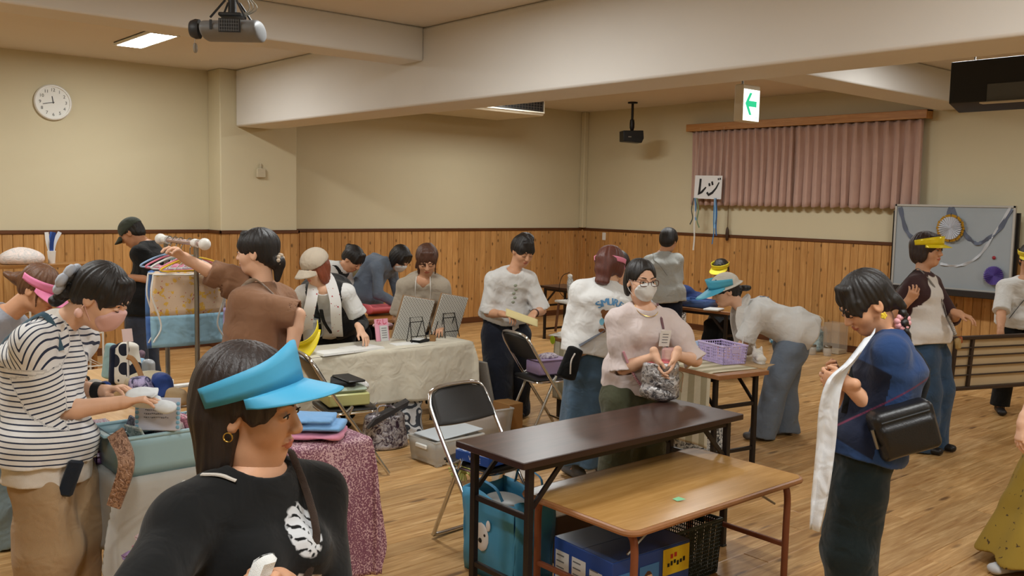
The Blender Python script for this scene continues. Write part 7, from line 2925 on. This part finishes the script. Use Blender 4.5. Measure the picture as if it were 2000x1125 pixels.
# ---- table being carried on its side
P0 = W(1838, 712, 7.45); P1 = W(2150, 706, 8.1)
d_ = P1 - P0; d_[2] = -.0; d_ = nrm(d_); n_ = np.cross(d_, UP)      # n_ faces the viewer
if n_ @ G2 > 0: n_ = -n_
upv = nrm(UP + .06 * n_)
C0 = P0 + d_ * .75
t = thing('folded_table', 'folded brown table carried on its edge, legs side showing', 'table', (C0[0], C0[1], C0[2] - .2))
axt = (d_, n_, upv)
cream = mat('raw_board', (212, 188, 150), .7, var=.06)
MB().box(C0 - n_ * .02, (1.5, .012, .43), axt, ch=.002).build('board_panel', cream, t, world=True)
fr_m = mat('dark_umber_steel', (62, 48, 40), .45)
for sz in (-1, 1): MB().box(C0 + upv * sz * .212, (1.52, .045, .03), axt, ch=.006).build('rim_rail', fr_m, t, world=True)
for x in (-.62, -.44, .4): MB().box(C0 + d_ * x, (.026, .03, .4), axt, ch=.004).build('upright', fr_m, t, world=True)
for zz in (-.1, -.02, .06, .13):
    MB().tube([C0 - d_ * .62 + upv * zz + n_ * .006, C0 + d_ * .7 + upv * zz + n_ * .006], .007, 6).build('shelf_rod', fr_m, t, world=True)

# ---- items on the chairs
q = V3(-3.56, 2.97, .462)
t = thing('game_box', 'flat blue and white printed box on the chrome chair seat', 'box', q)
ax_ = rot2(R_(6))
MB().box((0, 0, .026), (.24, .32, .05), ax_, ch=.002).build('box_base', mat('cobalt_card', (34, 76, 152), .4), t)
MB().box((0, 0, .0525), (.236, .316, .003), ax_).build('box_lid_print', foil('blue_white_print', (66, 110, 172), (224, 226, 228), 14, .4, 0), t)
mb = MB(); put_text(mb, 'VOTE', .034, -ax_[1] * .1612 + UP * .024 + ax_[0] * .02, ax_[0], UP, .0006); mb.build('side_lettering', M_LBW, t)
q = V3(-5.16, 3.02, .462)
t = thing('storage_box', 'shallow yellow-green box of folded cloth on the chair seat', 'storage box', q)
ax_ = rot2(R_(76))
MB().box((0, 0, .04), (.27, .3, .08), ax_, ch=.008).build('tub', mat('yellow_green_tub', (190, 190, 128), .4, var=.1), t)
MB().box((0, 0, .1), (.25, .28, .04), ax_, ch=.018).build('folded_cloth', fabric('sage_fold', (176, 190, 170), .15), t)
MB().sphere((.04, .12, .1), .05, 12, (1.2, .8, .7)).build('crumpled_cloth', foil('white_speckle', (180, 176, 172), (232, 230, 228), 50, .8, 0), t)
t = thing('zip_case', 'black zip case lying on the folded cloth of the chair', 'case', q + UP * .122)
MB().box((0, 0, .012), (.16, .26, .024), rot2(R_(60)), ch=.008).build('case_body', F_BLACK, t)
MB().box((.02, .03, .032), (.12, .26, .014), rot2(R_(84)), ch=.005).build('case_flap', M_BLACK_PL, t)
q = V3(-5.14, 4.8, .462)
t = thing('lidded_basket', 'translucent lilac basket with a handled lid on the chair seat', 'basket', q)
ax_ = rot2(R_(80)); ml = mat('lilac_clear', (172, 150, 190), .3, alpha=.85)
MB().box((0, 0, .055), (.26, .2, .11), ax_, ch=.012).build('tub', ml, t)
MB().box((0, 0, .117), (.27, .21, .014), ax_, ch=.005).build('lid', ml, t)
S = Solid(); S.u(el(q + UP * .13, I3, (.07, .1, .03)), 0); S.disp(waves(.008, 3, 60)); solid_part('bundle', S, .008, foil('lilac_bundle', (120, 100, 128), (206, 196, 206), 40, .6, 0), t)


# ================================================================== goods tables at the near end
fold_table('goods table under the grey and pink cloths', (-3.8, 1.64, 0), 1.1, .58, .69)
WT = kid_table('wooden-topped table carrying the heap of bags and the hanger rack', -5.95, -4.42, 1.18, 1.9, .69, wood('birch_top', (196, 150, 92), (222, 182, 128), False, 'X', True, .35, .05), M_WHITE_PL, M_LEG_B, False)
M_GREYC = fabric('grey_felt', (176, 174, 168), .05, wrinkle=.3, wscale=7)
drape('light grey felt cloth over the near end of the goods table, curling at the corner', -4.09, -3.51, 1.09, 1.74, .695, (.02, .40, .3, .0), M_GREYC, .03, 40, 44, seed=5)
tp = NT('plum_speckled_cotton'); cp = tp.coord(); vo = tp.n('ShaderNodeTexVoronoi'); vo.inputs['Scale'].default_value = 95; vo.inputs['Randomness'].default_value = 1.0; tp.link(cp, vo.inputs['Vector'])
nz = tp.noise(cp, 130, 3); nl = tp.noise(cp, 3.2, 2)
fm = tp.math('LESS_THAN', tp.math('ADD', tp.math('MULTIPLY', nz, .9), tp.math('MULTIPLY', nl, .35)), .635)
tp.set(Base_Color=tp.mix(fm, (206, 172, 178), (128, 80, 100)), Roughness=.9); tp.bump(tp.noise(cp, 12, 3), .3, .02)
drape('pink cloth with plum speckles hanging to the floor at the goods table end', -4.09, -3.51, 1.74, 2.19, .698, (.2, .66, .0, .36), tp.m, .022, 60, 50, seed=7, diag=.1)
# storage bin with upright cloth packets
BN = V3(-3.655, 1.33, .70)
t = thing('plastic_bin', 'pale blue plastic bin packed with upright cloth packets', 'bin', BN)
mbn = mat('pale_blue_plastic', (150, 182, 190), .4)
L_, W_, h_ = .46, .29, .155
mb = MB()
for k in range(4):
    a, b = [(-1, -1), (1, -1), (1, 1), (-1, 1)][k], [(1, -1), (1, 1), (-1, 1), (-1, -1)][k]
    mb.grid(lambda u, v: V3((a[0] * (1 - u) + b[0] * u) * W_ / 2 * (.9 + .1 * v), (a[1] * (1 - u) + b[1] * u) * L_ / 2 * (.93 + .07 * v), .004 + v * (h_ - .004)), 4, 4)
mb.grid(lambda u, v: V3((u - .5) * W_ * .9, (v - .5) * L_ * .93, .004), 1, 1)
mb.build('tub', mbn, t, solid=.005)
MB().tube([V3(a * W_ / 2, b * L_ / 2, h_) for a, b in ((-1, -1), (1, -1), (1, 1), (-1, 1))], .008, 8, closed=True).build('rim', mbn, t)
for sy in (-1, 1): MB().box((0, sy * (L_ / 2 + .012), h_ - .006), (.1, .03, .012), ch=.004).build('grip', mbn, t)
MB().box((.0, .0, h_ - .012), (.012, L_ * .95, .012)).build('divider', mbn, t)
rg = random.Random(21)
ORD = 'first second third fourth fifth sixth seventh eighth ninth tenth eleventh twelfth thirteenth fourteenth'.split()
def packet(c, w, h, th, lean, m, lb, g, yaw=0.0):
    o_ = thing('cloth_packet', lb, 'packet', c, group=g)
    X_, Y_, _ = rot2(yaw)
    U_ = nrm(UP + Y_ * lean); N_ = nrm(Y_ - UP * lean)
    MB().box(U_ * h / 2, (w, th, h), (X_, N_, U_), ch=.003).build('fabric_fold', m, o_)
    return o_
pk = [(208, 150, 164), (226, 176, 186), (188, 108, 128), (214, 160, 172), (230, 196, 200), (200, 130, 146), (216, 170, 180), (178, 86, 108), (224, 208, 206), (96, 140, 176), (120, 160, 190), (206, 214, 220), (86, 110, 150), (200, 70, 92)]
for i, c in enumerate(pk):
    packet(BN + V3(.055, -.0 + .0165 * i, .014), .115, .175 + rg.uniform(-.008, .02), .012, -.28, foil('packet_print_%d' % i, tuple(int(v * .72) for v in c), c, 70, .8, 0), ORD[i] + ' pink-row packet from the striped shirt in the pale blue bin', 'packets in the pale blue bin')
dk = [(34, 36, 52), (48, 60, 52), (30, 44, 74), (70, 80, 84), (44, 50, 60), (62, 92, 120), (38, 36, 44), (88, 70, 80), (40, 60, 90), (30, 30, 38)]
for i, c in enumerate(dk):
    packet(BN + V3(-.072, -.16 + .028 * i, .014), .11, .165 + rg.uniform(-.01, .02), .013, .35, foil('dark_packet_%d' % i, c, tuple(min(255, v + 70) for v in c), 60, .8, 0), ORD[i] + ' dark back-row packet from the striped shirt in the pale blue bin', 'dark packets in the pale blue bin', rg.uniform(-.1, .1))
packet(BN + V3(.07, -.08, .012), .1, .2, .01, -.5, foil('sage_packet', (140, 160, 158), (196, 206, 204), 50, .8, 0), 'pale sage packet leaning alone at the bin front', None, .3)
packet(BN + V3(.03, -.19, .012), .09, .13, .012, .4, foil('fern_packet', (120, 140, 110), (210, 212, 190), 50, .8, 0), 'small fern print packet at the near corner of the pale blue bin', None, -.2)
# description card standing behind the bin
q = W(308, 808, 3.56)
t = thing('sign_card', 'white printed notice card with blue flowers standing behind the bin', 'sign', q)
N_ = nrm(-G2 + .12 * UP); X_ = nrm(np.cross(UP, N_)); U_ = np.cross(N_, X_)
MB().box((0, 0, 0), (.175, .125, .003), (X_, U_, N_)).build('card', mat('lilac_white_card', (206, 206, 218), .5), t)
M_FLP = mat('blue_flower_print', (130, 178, 204), .6)
for k in range(12):
    sx = -1 if k % 2 else 1
    MB().sphere(X_ * sx * .079 + U_ * (-.05 + .018 * (k // 2)) + N_ * .002, .008, 8, (1, 1, .2), (X_, U_, N_)).build('printed_flower', M_FLP, t)
mb = MB(); rg = random.Random(9)
for y_, h_, x0_, x1_ in ((.043, .012, -.04, .045), (.014, .006, -.045, .05), (.0, .006, -.05, .02), (-.014, .006, -.05, .04)):
    x_ = x0_
    while x_ < x1_:
        w_ = rg.uniform(.4, .9) * h_; mb.box(X_ * x_ + U_ * (y_ + rg.uniform(-.001, .001)) + N_ * .002, (w_, h_ * rg.uniform(.5, 1), .0008), (X_, U_, N_)); x_ += h_ * 1.25
mb.build('lettering', mat('grey_ink', (96, 98, 110), .6), t)
MB().box(-N_ * .06 - U_ * .055, (.14, .02, .12), (X_, U_, N_)).build('easel_back', mat('card_back', (190, 186, 180), .7), t)
# purple basket with small cards
q = at(212, 862, .70)
crate('small purple lattice basket of paper tags at the near end of the goods table', V3(-3.86, 1.14, .70), .17, .13, .1, mat('plum_plastic', (134, 96, 144), .45), R_(10), 9, 4)
for k in range(6):
    o_ = MB().box(V3(-3.86, 1.14, .70) + V3(-.055 + .022 * k, 0, .095), (.004, .08, .11), (nrm(V3(1, 0, .2)), V3(0, 1, 0), nrm(V3(-.2, 0, 1)))).build('paper_tag', foil('rose_tag_%d' % k, (206, 160, 176), (232, 222, 226), 60, .7, 0)); tag(o_, ORD[k] + ' pink paper tag from the wall side in the small purple basket', 'tag', 'paper tags in the purple basket')
# bronze sequinned ribbon bag hanging from the corner
t = thing('sequin_pouch', 'bronze sequinned pouch hanging over the corner of the goods table', 'pouch', at(236, 905, .66))
a0, a1, a2 = W(226, 845, 3.38), W(247, 905, 3.32), W(222, 990, 3.32)
mb = MB(); tubeflat(mb, catmull([a0, a1, a2], 18), [.032 - .0004 * i for i in range(19)], .006, nrm(-G2 + .2 * UP)); mb.build('pouch_cloth', foil('bronze_sequins', (112, 80, 62), (176, 140, 116), 70, .3, .4), t, world=True)
# ribbons hanging under the table edge
for k, (px, py, c, lb) in enumerate(((268, 1085, (178, 150, 206), 'lilac loop ribbon hanging under the grey felt corner'), (290, 1066, (230, 160, 190), 'pink loop ribbon hanging under the grey felt corner'), (272, 1104, (226, 190, 60), 'yellow loop ribbon hanging under the grey felt corner'), (276, 1120, (150, 120, 190), 'violet loop ribbon lowest under the grey felt corner'), (298, 1044, (236, 214, 224), 'pale rose loop ribbon highest under the grey felt corner'))):
    c0 = W(px, py, 3.3)
    mb = MB(); tubeflat(mb, [c0 + R2 * .045 * math.cos(a) + (UP * .5 + R2 * .3) * .03 * math.sin(a) - G2 * .005 * k for a in np.linspace(.3, 6.0, 18)], .014, .0012, -G2 * 0.2 + UP)
    o_ = mb.build('loop_ribbon', mat('loop_ribbon_%d' % k, c, .5)); tag(o_, lb, 'ribbon', 'loop ribbons under the goods table')
t = thing('ribbon_peg', 'white hook rail holding the loop ribbons under the goods table', 'hook rail', W(310, 1060, 3.36))
MB().tube([W(300, 1000, 3.36), W(306, 1070, 3.36), W(300, 1122, 3.36)], .007, 6).build('rail', M_WHITE_PL, t, world=True)
for py in (1044, 1066, 1085, 1104, 1120): MB().tube([W(305, py, 3.36), W(290, py, 3.31)], .003, 5).build('hook', M_STEEL, t, world=True)
MB().tube([W(300, 1000, 3.36), V3(-3.52, 1.36, .66)], .006, 6).build('stay', M_WHITE_PL, t, world=True)
# folded garments on the pink cloth
for k, (c, m, z, lb) in enumerate((((0, 0), (226, 150, 178), 0, 'folded pink garment lying on the plum-speckled cloth'), ((.0, .0), (120, 168, 216), .035, 'folded pale blue garment on top of the pink one'))):
    q = at(612, 852, .71) + V3(0, 0, z)
    t = thing('folded_garment', lb, 'garment', q)
    S = Solid(); S.u(es(q + V3(-.1, -.11, .018), q + V3(.08, .1, .018), nrm(V3(1, -1, 0)), .12 - .01 * k, .018, .11 - .01 * k, .017, .9), 0)
    if k: S.u(es(q + V3(-.08, -.09, .05), q + V3(.05, .07, .048), nrm(V3(1, -1, 0)), .1, .016, .09, .014, .9), .012)
    S.disp(waves(.004, 3 + k, 34)); S.disp(waves(.002, 5 + k, 80)); S.cut(q + UP * .001, -UP)
    solid_part('folded_cloth', S, .007, fabric('garment_%d' % k, m, .1), t)
# plush folded goods right by the bin: white and pink rolls
rg = random.Random(5)
for k in range(4):
    q = V3(-3.95 + .06 * (k % 2), 1.62 + .11 * k, .70)
    t = thing('rolled_cloth', ['white', 'rose', 'cream', 'grey'][k] + ' rolled cloth behind the bin on the goods table', 'cloth', q)
    MB().tube([V3(-.06, 0, .03), V3(.06, .01, .03)], .03, 12).build('roll', foil('roll_%d' % k, [(206, 200, 196), (216, 160, 170), (206, 196, 176), (120, 120, 130)][k], (232, 226, 222), 40, .8, 0), t)

# ---- heap of bags on the wooden-topped table
def pouch(label, px, py, rad, m, yaw=0.0, tilt=0.0, seed=1, z=.70, name='pouch', cat='pouch'):
    c = at(px, py, z); c = V3(min(-4.52, max(-5.85, c[0])), min(1.84, max(1.24, c[1])), .70)
    t = thing(name, label, cat, c)
    X_, Y_, _ = rot2(yaw)
    U_ = nrm(UP + X_ * tilt)
    S = Solid(); S.u(es(c + UP * .02, c + U_ * rad[2] * 2, nrm(X_ - U_ * (X_ @ U_)), rad[0], rad[1], rad[0] * .85, rad[1] * .7, .8), 0)
    S.disp(waves(.006, seed, 45)); S.cut(c + UP * .001, -UP)
    solid_part('cloth_body', S, .008, m, t)
    return t
tb = NT('big_dot_cloth'); cb = tb.coord(); vo = tb.n('ShaderNodeTexVoronoi'); vo.inputs['Scale'].default_value = 11; tb.link(cb, vo.inputs['Vector'])
tb.set(Base_Color=tb.mix(tb.math('LESS_THAN', vo.outputs['Distance'], .42), (224, 220, 208), (24, 28, 44)), Roughness=.9)
pouch('cream bag with big navy dots standing in the heap', 250, 752, (.085, .05, .11), tb.m, .7, 0, 2)
pouch('tall navy case leaning beside the dotted bag', 226, 750, (.03, .05, .1), fabric('dark_navy', (26, 32, 52)), .7, 0, 3)
pouch('pale teal stiff pouch behind the dotted bag', 214, 742, (.05, .03, .1), fabric('pale_teal', (150, 186, 190)), .7, .1, 4)
pouch('mauve padded loop standing up in the heap', 308, 728, (.03, .03, .08), fabric('mauve', (128, 104, 116)), .4, .5, 5)
pouch('grey and white knotted pouch at the top of the heap', 258, 716, (.06, .04, .05), foil('grey_knit', (110, 112, 118), (206, 206, 200), 40, .8, 0), .3, 0, 6, .78)
pouch('light blue gathered pouch behind the wooden handle', 288, 718, (.05, .04, .05), fabric('light_blue', (136, 176, 204)), .3, 0, 7, .76)
pouch('royal blue shiny pouch at the front of the heap', 316, 775, (.07, .05, .05), fabric('royal_blue', (36, 66, 136), rough=.5), .5, .1, 8)
pouch('navy and lilac striped pouch at the front of the heap', 276, 778, (.08, .06, .045), foil('navy_lilac', (40, 44, 80), (176, 166, 204), 24, .7, 0), .5, 0, 9)
pouch('clear packet with a blue bow near the hanger rack', 328, 740, (.05, .04, .055), mat('cloudy_film', (196, 200, 204), .2, alpha=.7), .5, .1, 10)
pouch('white cotton pouch beside the striped shirt', 186, 776, (.06, .05, .035), F_WHITE, .3, 0, 11)
pouch('dark blue folded pouch next to the white cotton one', 206, 778, (.04, .04, .035), fabric('cobalt', (40, 70, 140)), .3, 0, 12)
pouch('black cap-like pouch near the basket rim', 168, 760, (.03, .03, .03), F_BLACK, .3, 0, 13)
pouch('tan paper bag lying at the table edge', 345, 790, (.07, .05, .03), mat('tan_paper', (158, 136, 104), .8, bump=.3, bscale=60), .5, 0, 14)
pouch('white cloth being folded by the striped-shirt person', 268, 772, (.08, .05, .025), fabric('white_soft', (226, 232, 236)), .6, 0, 15, .95) if False else None
t = thing('wooden_handle', 'curved wooden bag handle standing in the heap', 'handle', at(276, 776, .70))
MB().tube(catmull([V3(.02, .02, .0), V3(0, 0, .12), V3(-.02, -.03, .2), V3(-.03, -.06, .22)], 12), .014, 8, flat=.5).build('handle', mat('bent_wood', (178, 132, 84), .5), t)
t = thing('price_tag', 'blank pink paper price tag on a clip above the heap', 'tag', W(249, 655, 4.9))
MB().box((0, 0, 0), (.055, .003, .07), (nrm(R2 + .1 * UP), G2, nrm(UP - .1 * R2))).build('tag_card', mat('pale_pink_card', (232, 210, 208), .6), t)
MB().tube([V3(0, 0, -.03), V3(.0, 0, -.23)], .006, 6).build('clip_stick', M_WHITE_PL, t)
# cloth in the striped woman's hands
q = W(282, 776, 3.5)
t = thing('white_cloth', 'crumpled white cloth held above the bin', 'cloth', q)
S = Solid(); S.u(es(q - R2 * .04 + UP * .0, q + R2 * .09 - UP * .035, UP, .02, .05, .018, .035, .8), 0); S.u(el(q + UP * .012, np.stack([R2, G2, UP]), (.06, .05, .018)), .02); S.disp(waves(.012, 3, 48)); S.disp(waves(.005, 8, 110)); solid_part('cloth_fold', S, .005, fabric('white_soft', (226, 232, 236)), t)

# ---- hanger rack with drawstring bags
RN = V3(-4.64, 1.855, .70)
RF = RN + V3(-.42, .0, 0)
t = thing('hanger_rack', 'small chrome hanger rack with white ball ends on the wooden-topped table', 'rack', RN)
zt = .83
MB().tube([RN + V3(.09, 0, zt), RF + V3(-.06, 0, zt)], .013, 10).build('bar', mat('rose_steel', (196, 170, 164), .3, .6), t, world=True)
for p_ in (RN, RF):
    MB().cyl(p_ + UP * .03, p_ + UP * zt, .0125).build('upright', M_STEEL, t, world=True)
    MB().box(p_ + UP * .03, (.05, .05, .06), ch=.008).build('foot_socket', M_WHITE_PL, t, world=True)
    MB().box(p_ + UP * .011, (.03, .34, .022), ch=.006).build('foot', M_WHITE_PL, t, world=True)
for p_ in (RN + V3(.11, 0, zt), RF + V3(-.08, 0, zt)):
    MB().sphere(p_, .031, 16).build('ball_end', M_WHITE_PL, t, world=True)
for p_ in (RN + V3(0, 0, zt), RF + V3(0, 0, zt)):
    MB().lathe([(.022, -.025), (.022, .03)], p_, 14, (V3(0, 1, 0), V3(0, 0, 1), V3(1, 0, 0))).build('joint', M_WHITE_PL, t, world=True)


def hanger(label, x, m, w=.30, dz=.0, dy=0.0):
    c = RN + V3(x, dy, zt)
    t = thing('clothes_hanger', label, 'hanger', c, group='hangers on the rack')
    MB().tube(catmull([V3(0, .0, -.07), V3(0, .0, -.03), V3(0, .018, 0), V3(0, .0, .022), V3(0, -.018, .008)], 14), .003, 6).build('hook', M_STEEL, t)
    MB().tube(catmull([V3(0, 0, -.07), V3(0, -w * .25, -.09), V3(0, -w / 2, -.125), V3(0, -w / 2, -.14), V3(0, -w * .25, -.142), V3(0, w * .25, -.142), V3(0, w / 2, -.14), V3(0, w / 2, -.125), V3(0, w * .25, -.09), V3(0, 0, -.07)], 40), .0055, 7).build('hanger_frame', m, t)
    MB().lathe([(.028, -.004), (.028, .004)], V3(0, 0, -.085), 16, (V3(0, 1.3, 0), V3(0, 0, .8), V3(1, 0, 0))).build('medallion', mat('grey_green_disc_%d' % int(x * 1000), (150, 170, 166), .5), t)
    return t


hanger('yellow child hanger at the front of the rack', -.02, mat('yellow_hanger', (236, 196, 60), .4), .33)
hanger('pink child hanger behind the yellow one', -.08, mat('pink_hanger', (236, 150, 176), .4), .3)
hanger('white child hanger in the middle of the rack', -.2, M_WHITE_PL, .3)
hanger('rose child hanger near the far end of the rack', -.28, mat('rose_hanger', (222, 130, 150), .4), .3)
hanger('pale blue child hanger at the far end of the rack', -.36, mat('blue_hanger', (150, 180, 214), .4), .3)


def drawbag(label, x, dy, w, h, top, bottom, split=.42, z0=-.15):
    c = RN + V3(x, dy, zt + z0)
    t = thing('drawstring_bag', label, 'bag', c, group='drawstring bags on the rack')
    mb = MB(); mb2 = MB()
    def sh(u, v, s):
        y = (u - .5) * w * (1 + .04 * math.sin(v * 3)) * (.94 + .06 * min(1, v * 5))
        x_ = s * (.018 * math.sin(math.pi * u) * (0.3 + v) + .004 * math.sin(u * 23) * (1 - v))
        return V3(x_, y, -h * v + .006 * math.sin(u * 30) * (v < .02))
    for s in (-1, 1):
        mb.grid(lambda u, v: sh(u, v * (1 - split), s), 16, 8)
        mb2.grid(lambda u, v: sh(u, 1 - split + v * split, s), 16, 8)
    mb.build('bag_top', top, t, solid=.002); mb2.build('bag_bottom', bottom, t, solid=.002)
    mc = mat('white_cord_%d' % int(abs(x) * 1000), (226, 226, 222), .7)
    MB().tube([V3(.012, -w * .48, -.01), V3(.02, 0, -.016), V3(.012, w * .48, -.01)], .006, 6).build('gathered_hem', mc, t)
    for sy in (-1, 1):
        MB().tube(catmull([V3(.012, sy * w * .48, -.01), V3(.03, sy * w * .52, -h * .3), V3(.03, sy * w * .4, -h * .7), V3(.02, sy * w * .5, -h * .92)], 16), .0045, 6).build('drawcord', mc, t)
    MB().tube([V3(0, -w * .2, 0), V3(0, 0, .07), V3(0, w * .2, 0)], .003, 5).build('hanging_loop', mc, t)
    return t


tf = NT('yellow_toy_print'); cf_ = tf.coord(); n1 = tf.noise(cf_, 34, 3); n2 = tf.noise(cf_, 55, 2)
colf = tf.mix(tf.math('GREATER_THAN', n1, .58), (222, 196, 168), (230, 186, 84)); colf = tf.mix(tf.math('GREATER_THAN', n2, .68), colf, (186, 96, 84))
tf.set(Base_Color=colf, Roughness=.85)
drawbag('yellow print drawstring bag with a pale blue base, front of the rack', -.075, -.02, .37, .385, tf.m, fabric('pale_blue_base', (150, 192, 214), .05))
drawbag('blue denim-look drawstring bag behind the yellow print one', -.16, -.035, .33, .4, fabric('mid_blue_cloth', (90, 126, 182), .15), fabric('mid_blue_base', (84, 122, 190), .12))
drawbag('lilac drawstring bag showing at the edge behind the yellow print one', -.19, .06, .34, .37, foil('lilac_print', (170, 156, 200), (226, 220, 232), 30, .8, 0), fabric('lilac_base', (180, 164, 206), .08))
drawbag('navy drawstring bag hanging far along the rack', -.25, .01, .32, .38, F_NAVY, fabric('blue_rick', (66, 90, 140), .12))
drawbag('rose drawstring bag at the far end of the rack', -.33, .03, .26, .28, fabric('rose_cloth', (216, 140, 160), .1), fabric('rose_base', (200, 150, 160), .1), .4, -.13)
t = thing('canvas_tote', 'cream canvas tote slumped behind the rack pole', 'bag', V3(-5.1, 1.76, .70))
c0 = np.array(t.location); S = Solid(); S.u(el(c0 + UP * .05, I3, (.12, .12, .055)), 0); S.disp(waves(.01, 4, 40)); S.cut(c0 + UP * .001, -UP); solid_part('bag_body', S, .009, fabric('cream_canvas', (206, 192, 160), .1), t)

# ---- white wire stand with mustard bags by the wall
q = at(170, 775, .0); q = V3(-7.75, 2.05, 0)
t = thing('wire_stand', 'white wire display stand by the wall holding a mustard bag', 'stand', q)
for sx in (-1, 1):
    for sy in (-1, 1): MB().cyl((sx * .17, sy * .22, 0), (sx * .17, sy * .22, 1.0 if sx < 0 else .98), .008, n=8).build('post', M_WHITE_PL, t)
for z_ in (.15, .42, .68, .97):
    mb = MB().tube([V3(a * .17, b * .22, z_) for a, b in ((-1, -1), (1, -1), (1, 1), (-1, 1))], .006, 6, closed=True)
    for k in range(7): mb.tube([V3(-.17, -.19 + .063 * k, z_), V3(.17, -.19 + .063 * k, z_)], .003, 5)
    mb.build('wire_shelf', M_WHITE_PL, t)
t = thing('mustard_bag', 'mustard cloth bag with a ring handle on the white wire stand', 'bag', q + V3(0, .02, .69))
c0 = np.array(t.location); S = Solid(); S.u(el(c0 + UP * .075, I3, (.13, .19, .07)), 0); S.disp(waves(.01, 3, 40)); S.cut(c0 + UP * .002, -UP); solid_part('bag_body', S, .012, fabric('mustard_cloth', (178, 140, 84), .12), t)
MB().tube([V3(.1, .17 + .07 * math.cos(a), .09 + .07 * math.sin(a)) for a in np.linspace(0, 6.28, 20)], .01, 7, closed=True).build('ring_handle', mat('cane_ring', (190, 150, 96), .6), t)
t = thing('mustard_bag', 'second mustard bag lower on the white wire stand', 'bag', q + V3(0, -.02, .43))
c0 = np.array(t.location); S = Solid(); S.u(el(c0 + UP * .07, I3, (.12, .17, .065)), 0); S.disp(waves(.01, 6, 40)); S.cut(c0 + UP * .002, -UP); solid_part('bag_body', S, .012, fabric('ochre_cloth', (150, 116, 70), .12), t)
q = V3(-8.7, 1.92, 0)
t = thing('display_shelf', 'low wooden shelf by the clock wall carrying a basket of flowers', 'shelf', (-9.6, 2.3, 0))
for sy in (-1, 1): MB().box((0, sy * .45, .55), (.36, .03, 1.1)).build('side_panel', M_TEAK, t)
for z_ in (.1, .6, 1.085): MB().box((0, 0, z_), (.36, .87, .03)).build('shelf_board', M_TEAK, t)
t = thing('flower_bundle', 'blue and white ribbon posy standing on the low wooden shelf', 'flowers', (-9.6, 2.42, 1.1))
mb = MB(); mb.lathe([(.03, 0), (.04, .12), (.036, .12)], (0, 0, 0), 12); mb.build('vase', M_WHITE_PL, t)
for k, c in enumerate(((40, 70, 140), (220, 226, 236), (60, 96, 170), (230, 230, 230))):
    a = k * 1.6
    mb = MB(); tubeflat(mb, catmull([V3(0, 0, .08), V3(.02 * math.cos(a), .03 * math.sin(a), .2), V3(.03 * math.cos(a), .06 * math.sin(a) + .02, .3)], 10), .018, .002, V3(1, 0, 0)); mb.build('ribbon', mat('posy_ribbon_%d' % k, c, .4), t)
t = thing('cloth_heap', 'pale print cloth heap on the low wooden shelf', 'cloth', (-9.6, 2.16, 1.1))
c0 = np.array(t.location); S = Solid(); S.u(el(c0 + UP * .05, I3, (.14, .2, .1)), 0); S.disp(waves(.012, 3, 40)); S.cut(c0 + UP * .002, -UP); solid_part('cloth_fold', S, .014, foil('pale_print', (206, 200, 196), (230, 214, 206), 20, .8, 0), t)

# ---- long white cloth in the blue-shirted person's hands
def V_(px, py, d): return W(px, py, d)
pts = [V_(1702, 652, 3.5), V_(1668, 700, 3.46), V_(1634, 738, 3.44), V_(1618, 790, 3.44), V_(1612, 860, 3.46), V_(1604, 940, 3.47), V_(1592, 1036, 3.48)]
wd = [.034, .05, .05, .05, .055, .055, .05, .04, .03]
t = thing('white_scarf', 'long strip of white cloth hanging from the hands of the blue-shirted person', 'cloth', V_(1620, 742, 3.44))
cv = catmull(pts, 48)
mb = MB()
n = len(cv)
vs, fs = [], []
for i, p_ in enumerate(cv):
    u_ = i / (n - 1)
    w_ = .03 + .016 * math.sin(math.pi * min(1, u_ * 1.1)) - .016 * max(0, u_ - .9) * 8
    for j in range(7):
        s_ = (j / 6 - .5) * 2
        vs.append(p_ + nrm(R2 * .9 + G2 * .3 + UP * (.75 * max(0, 1 - u_ * 3))) * s_ * w_ - G2 * (.018 * math.cos(s_ * 2.4 + u_ * 5)))
for i in range(n - 1):
    for j in range(6): fs.append([i * 7 + j, i * 7 + j + 1, (i + 1) * 7 + j + 1, (i + 1) * 7 + j])
mb.add(vs, fs); mb.build('cloth_strip', fabric('white_gauze', (224, 228, 234), .03), t, world=True, solid=.004)

# ---- cream folder in the hands of the person with navy trousers
pA, pB = W(988, 612, 7.16), W(1050, 634, 7.12)
t = thing('paper_folder', 'curled cream paper folder held by the person in navy trousers', 'folder', (pA + pB) / 2)
dv = pB - pA
mb = MB()
mb.grid(lambda u, v: pA + dv * u + UP * (.055 * (v - .5) + .012 * math.cos(v * 6)) * 1.0 + G2 * (.035 * math.sin(v * 3.1) * (1 if v < .99 else .8)) * -1 + UP * -.0 * u, 14, 12)
mb.build('sheet', mat('cream_manila', (222, 206, 150), .7), t, world=True, solid=.003)
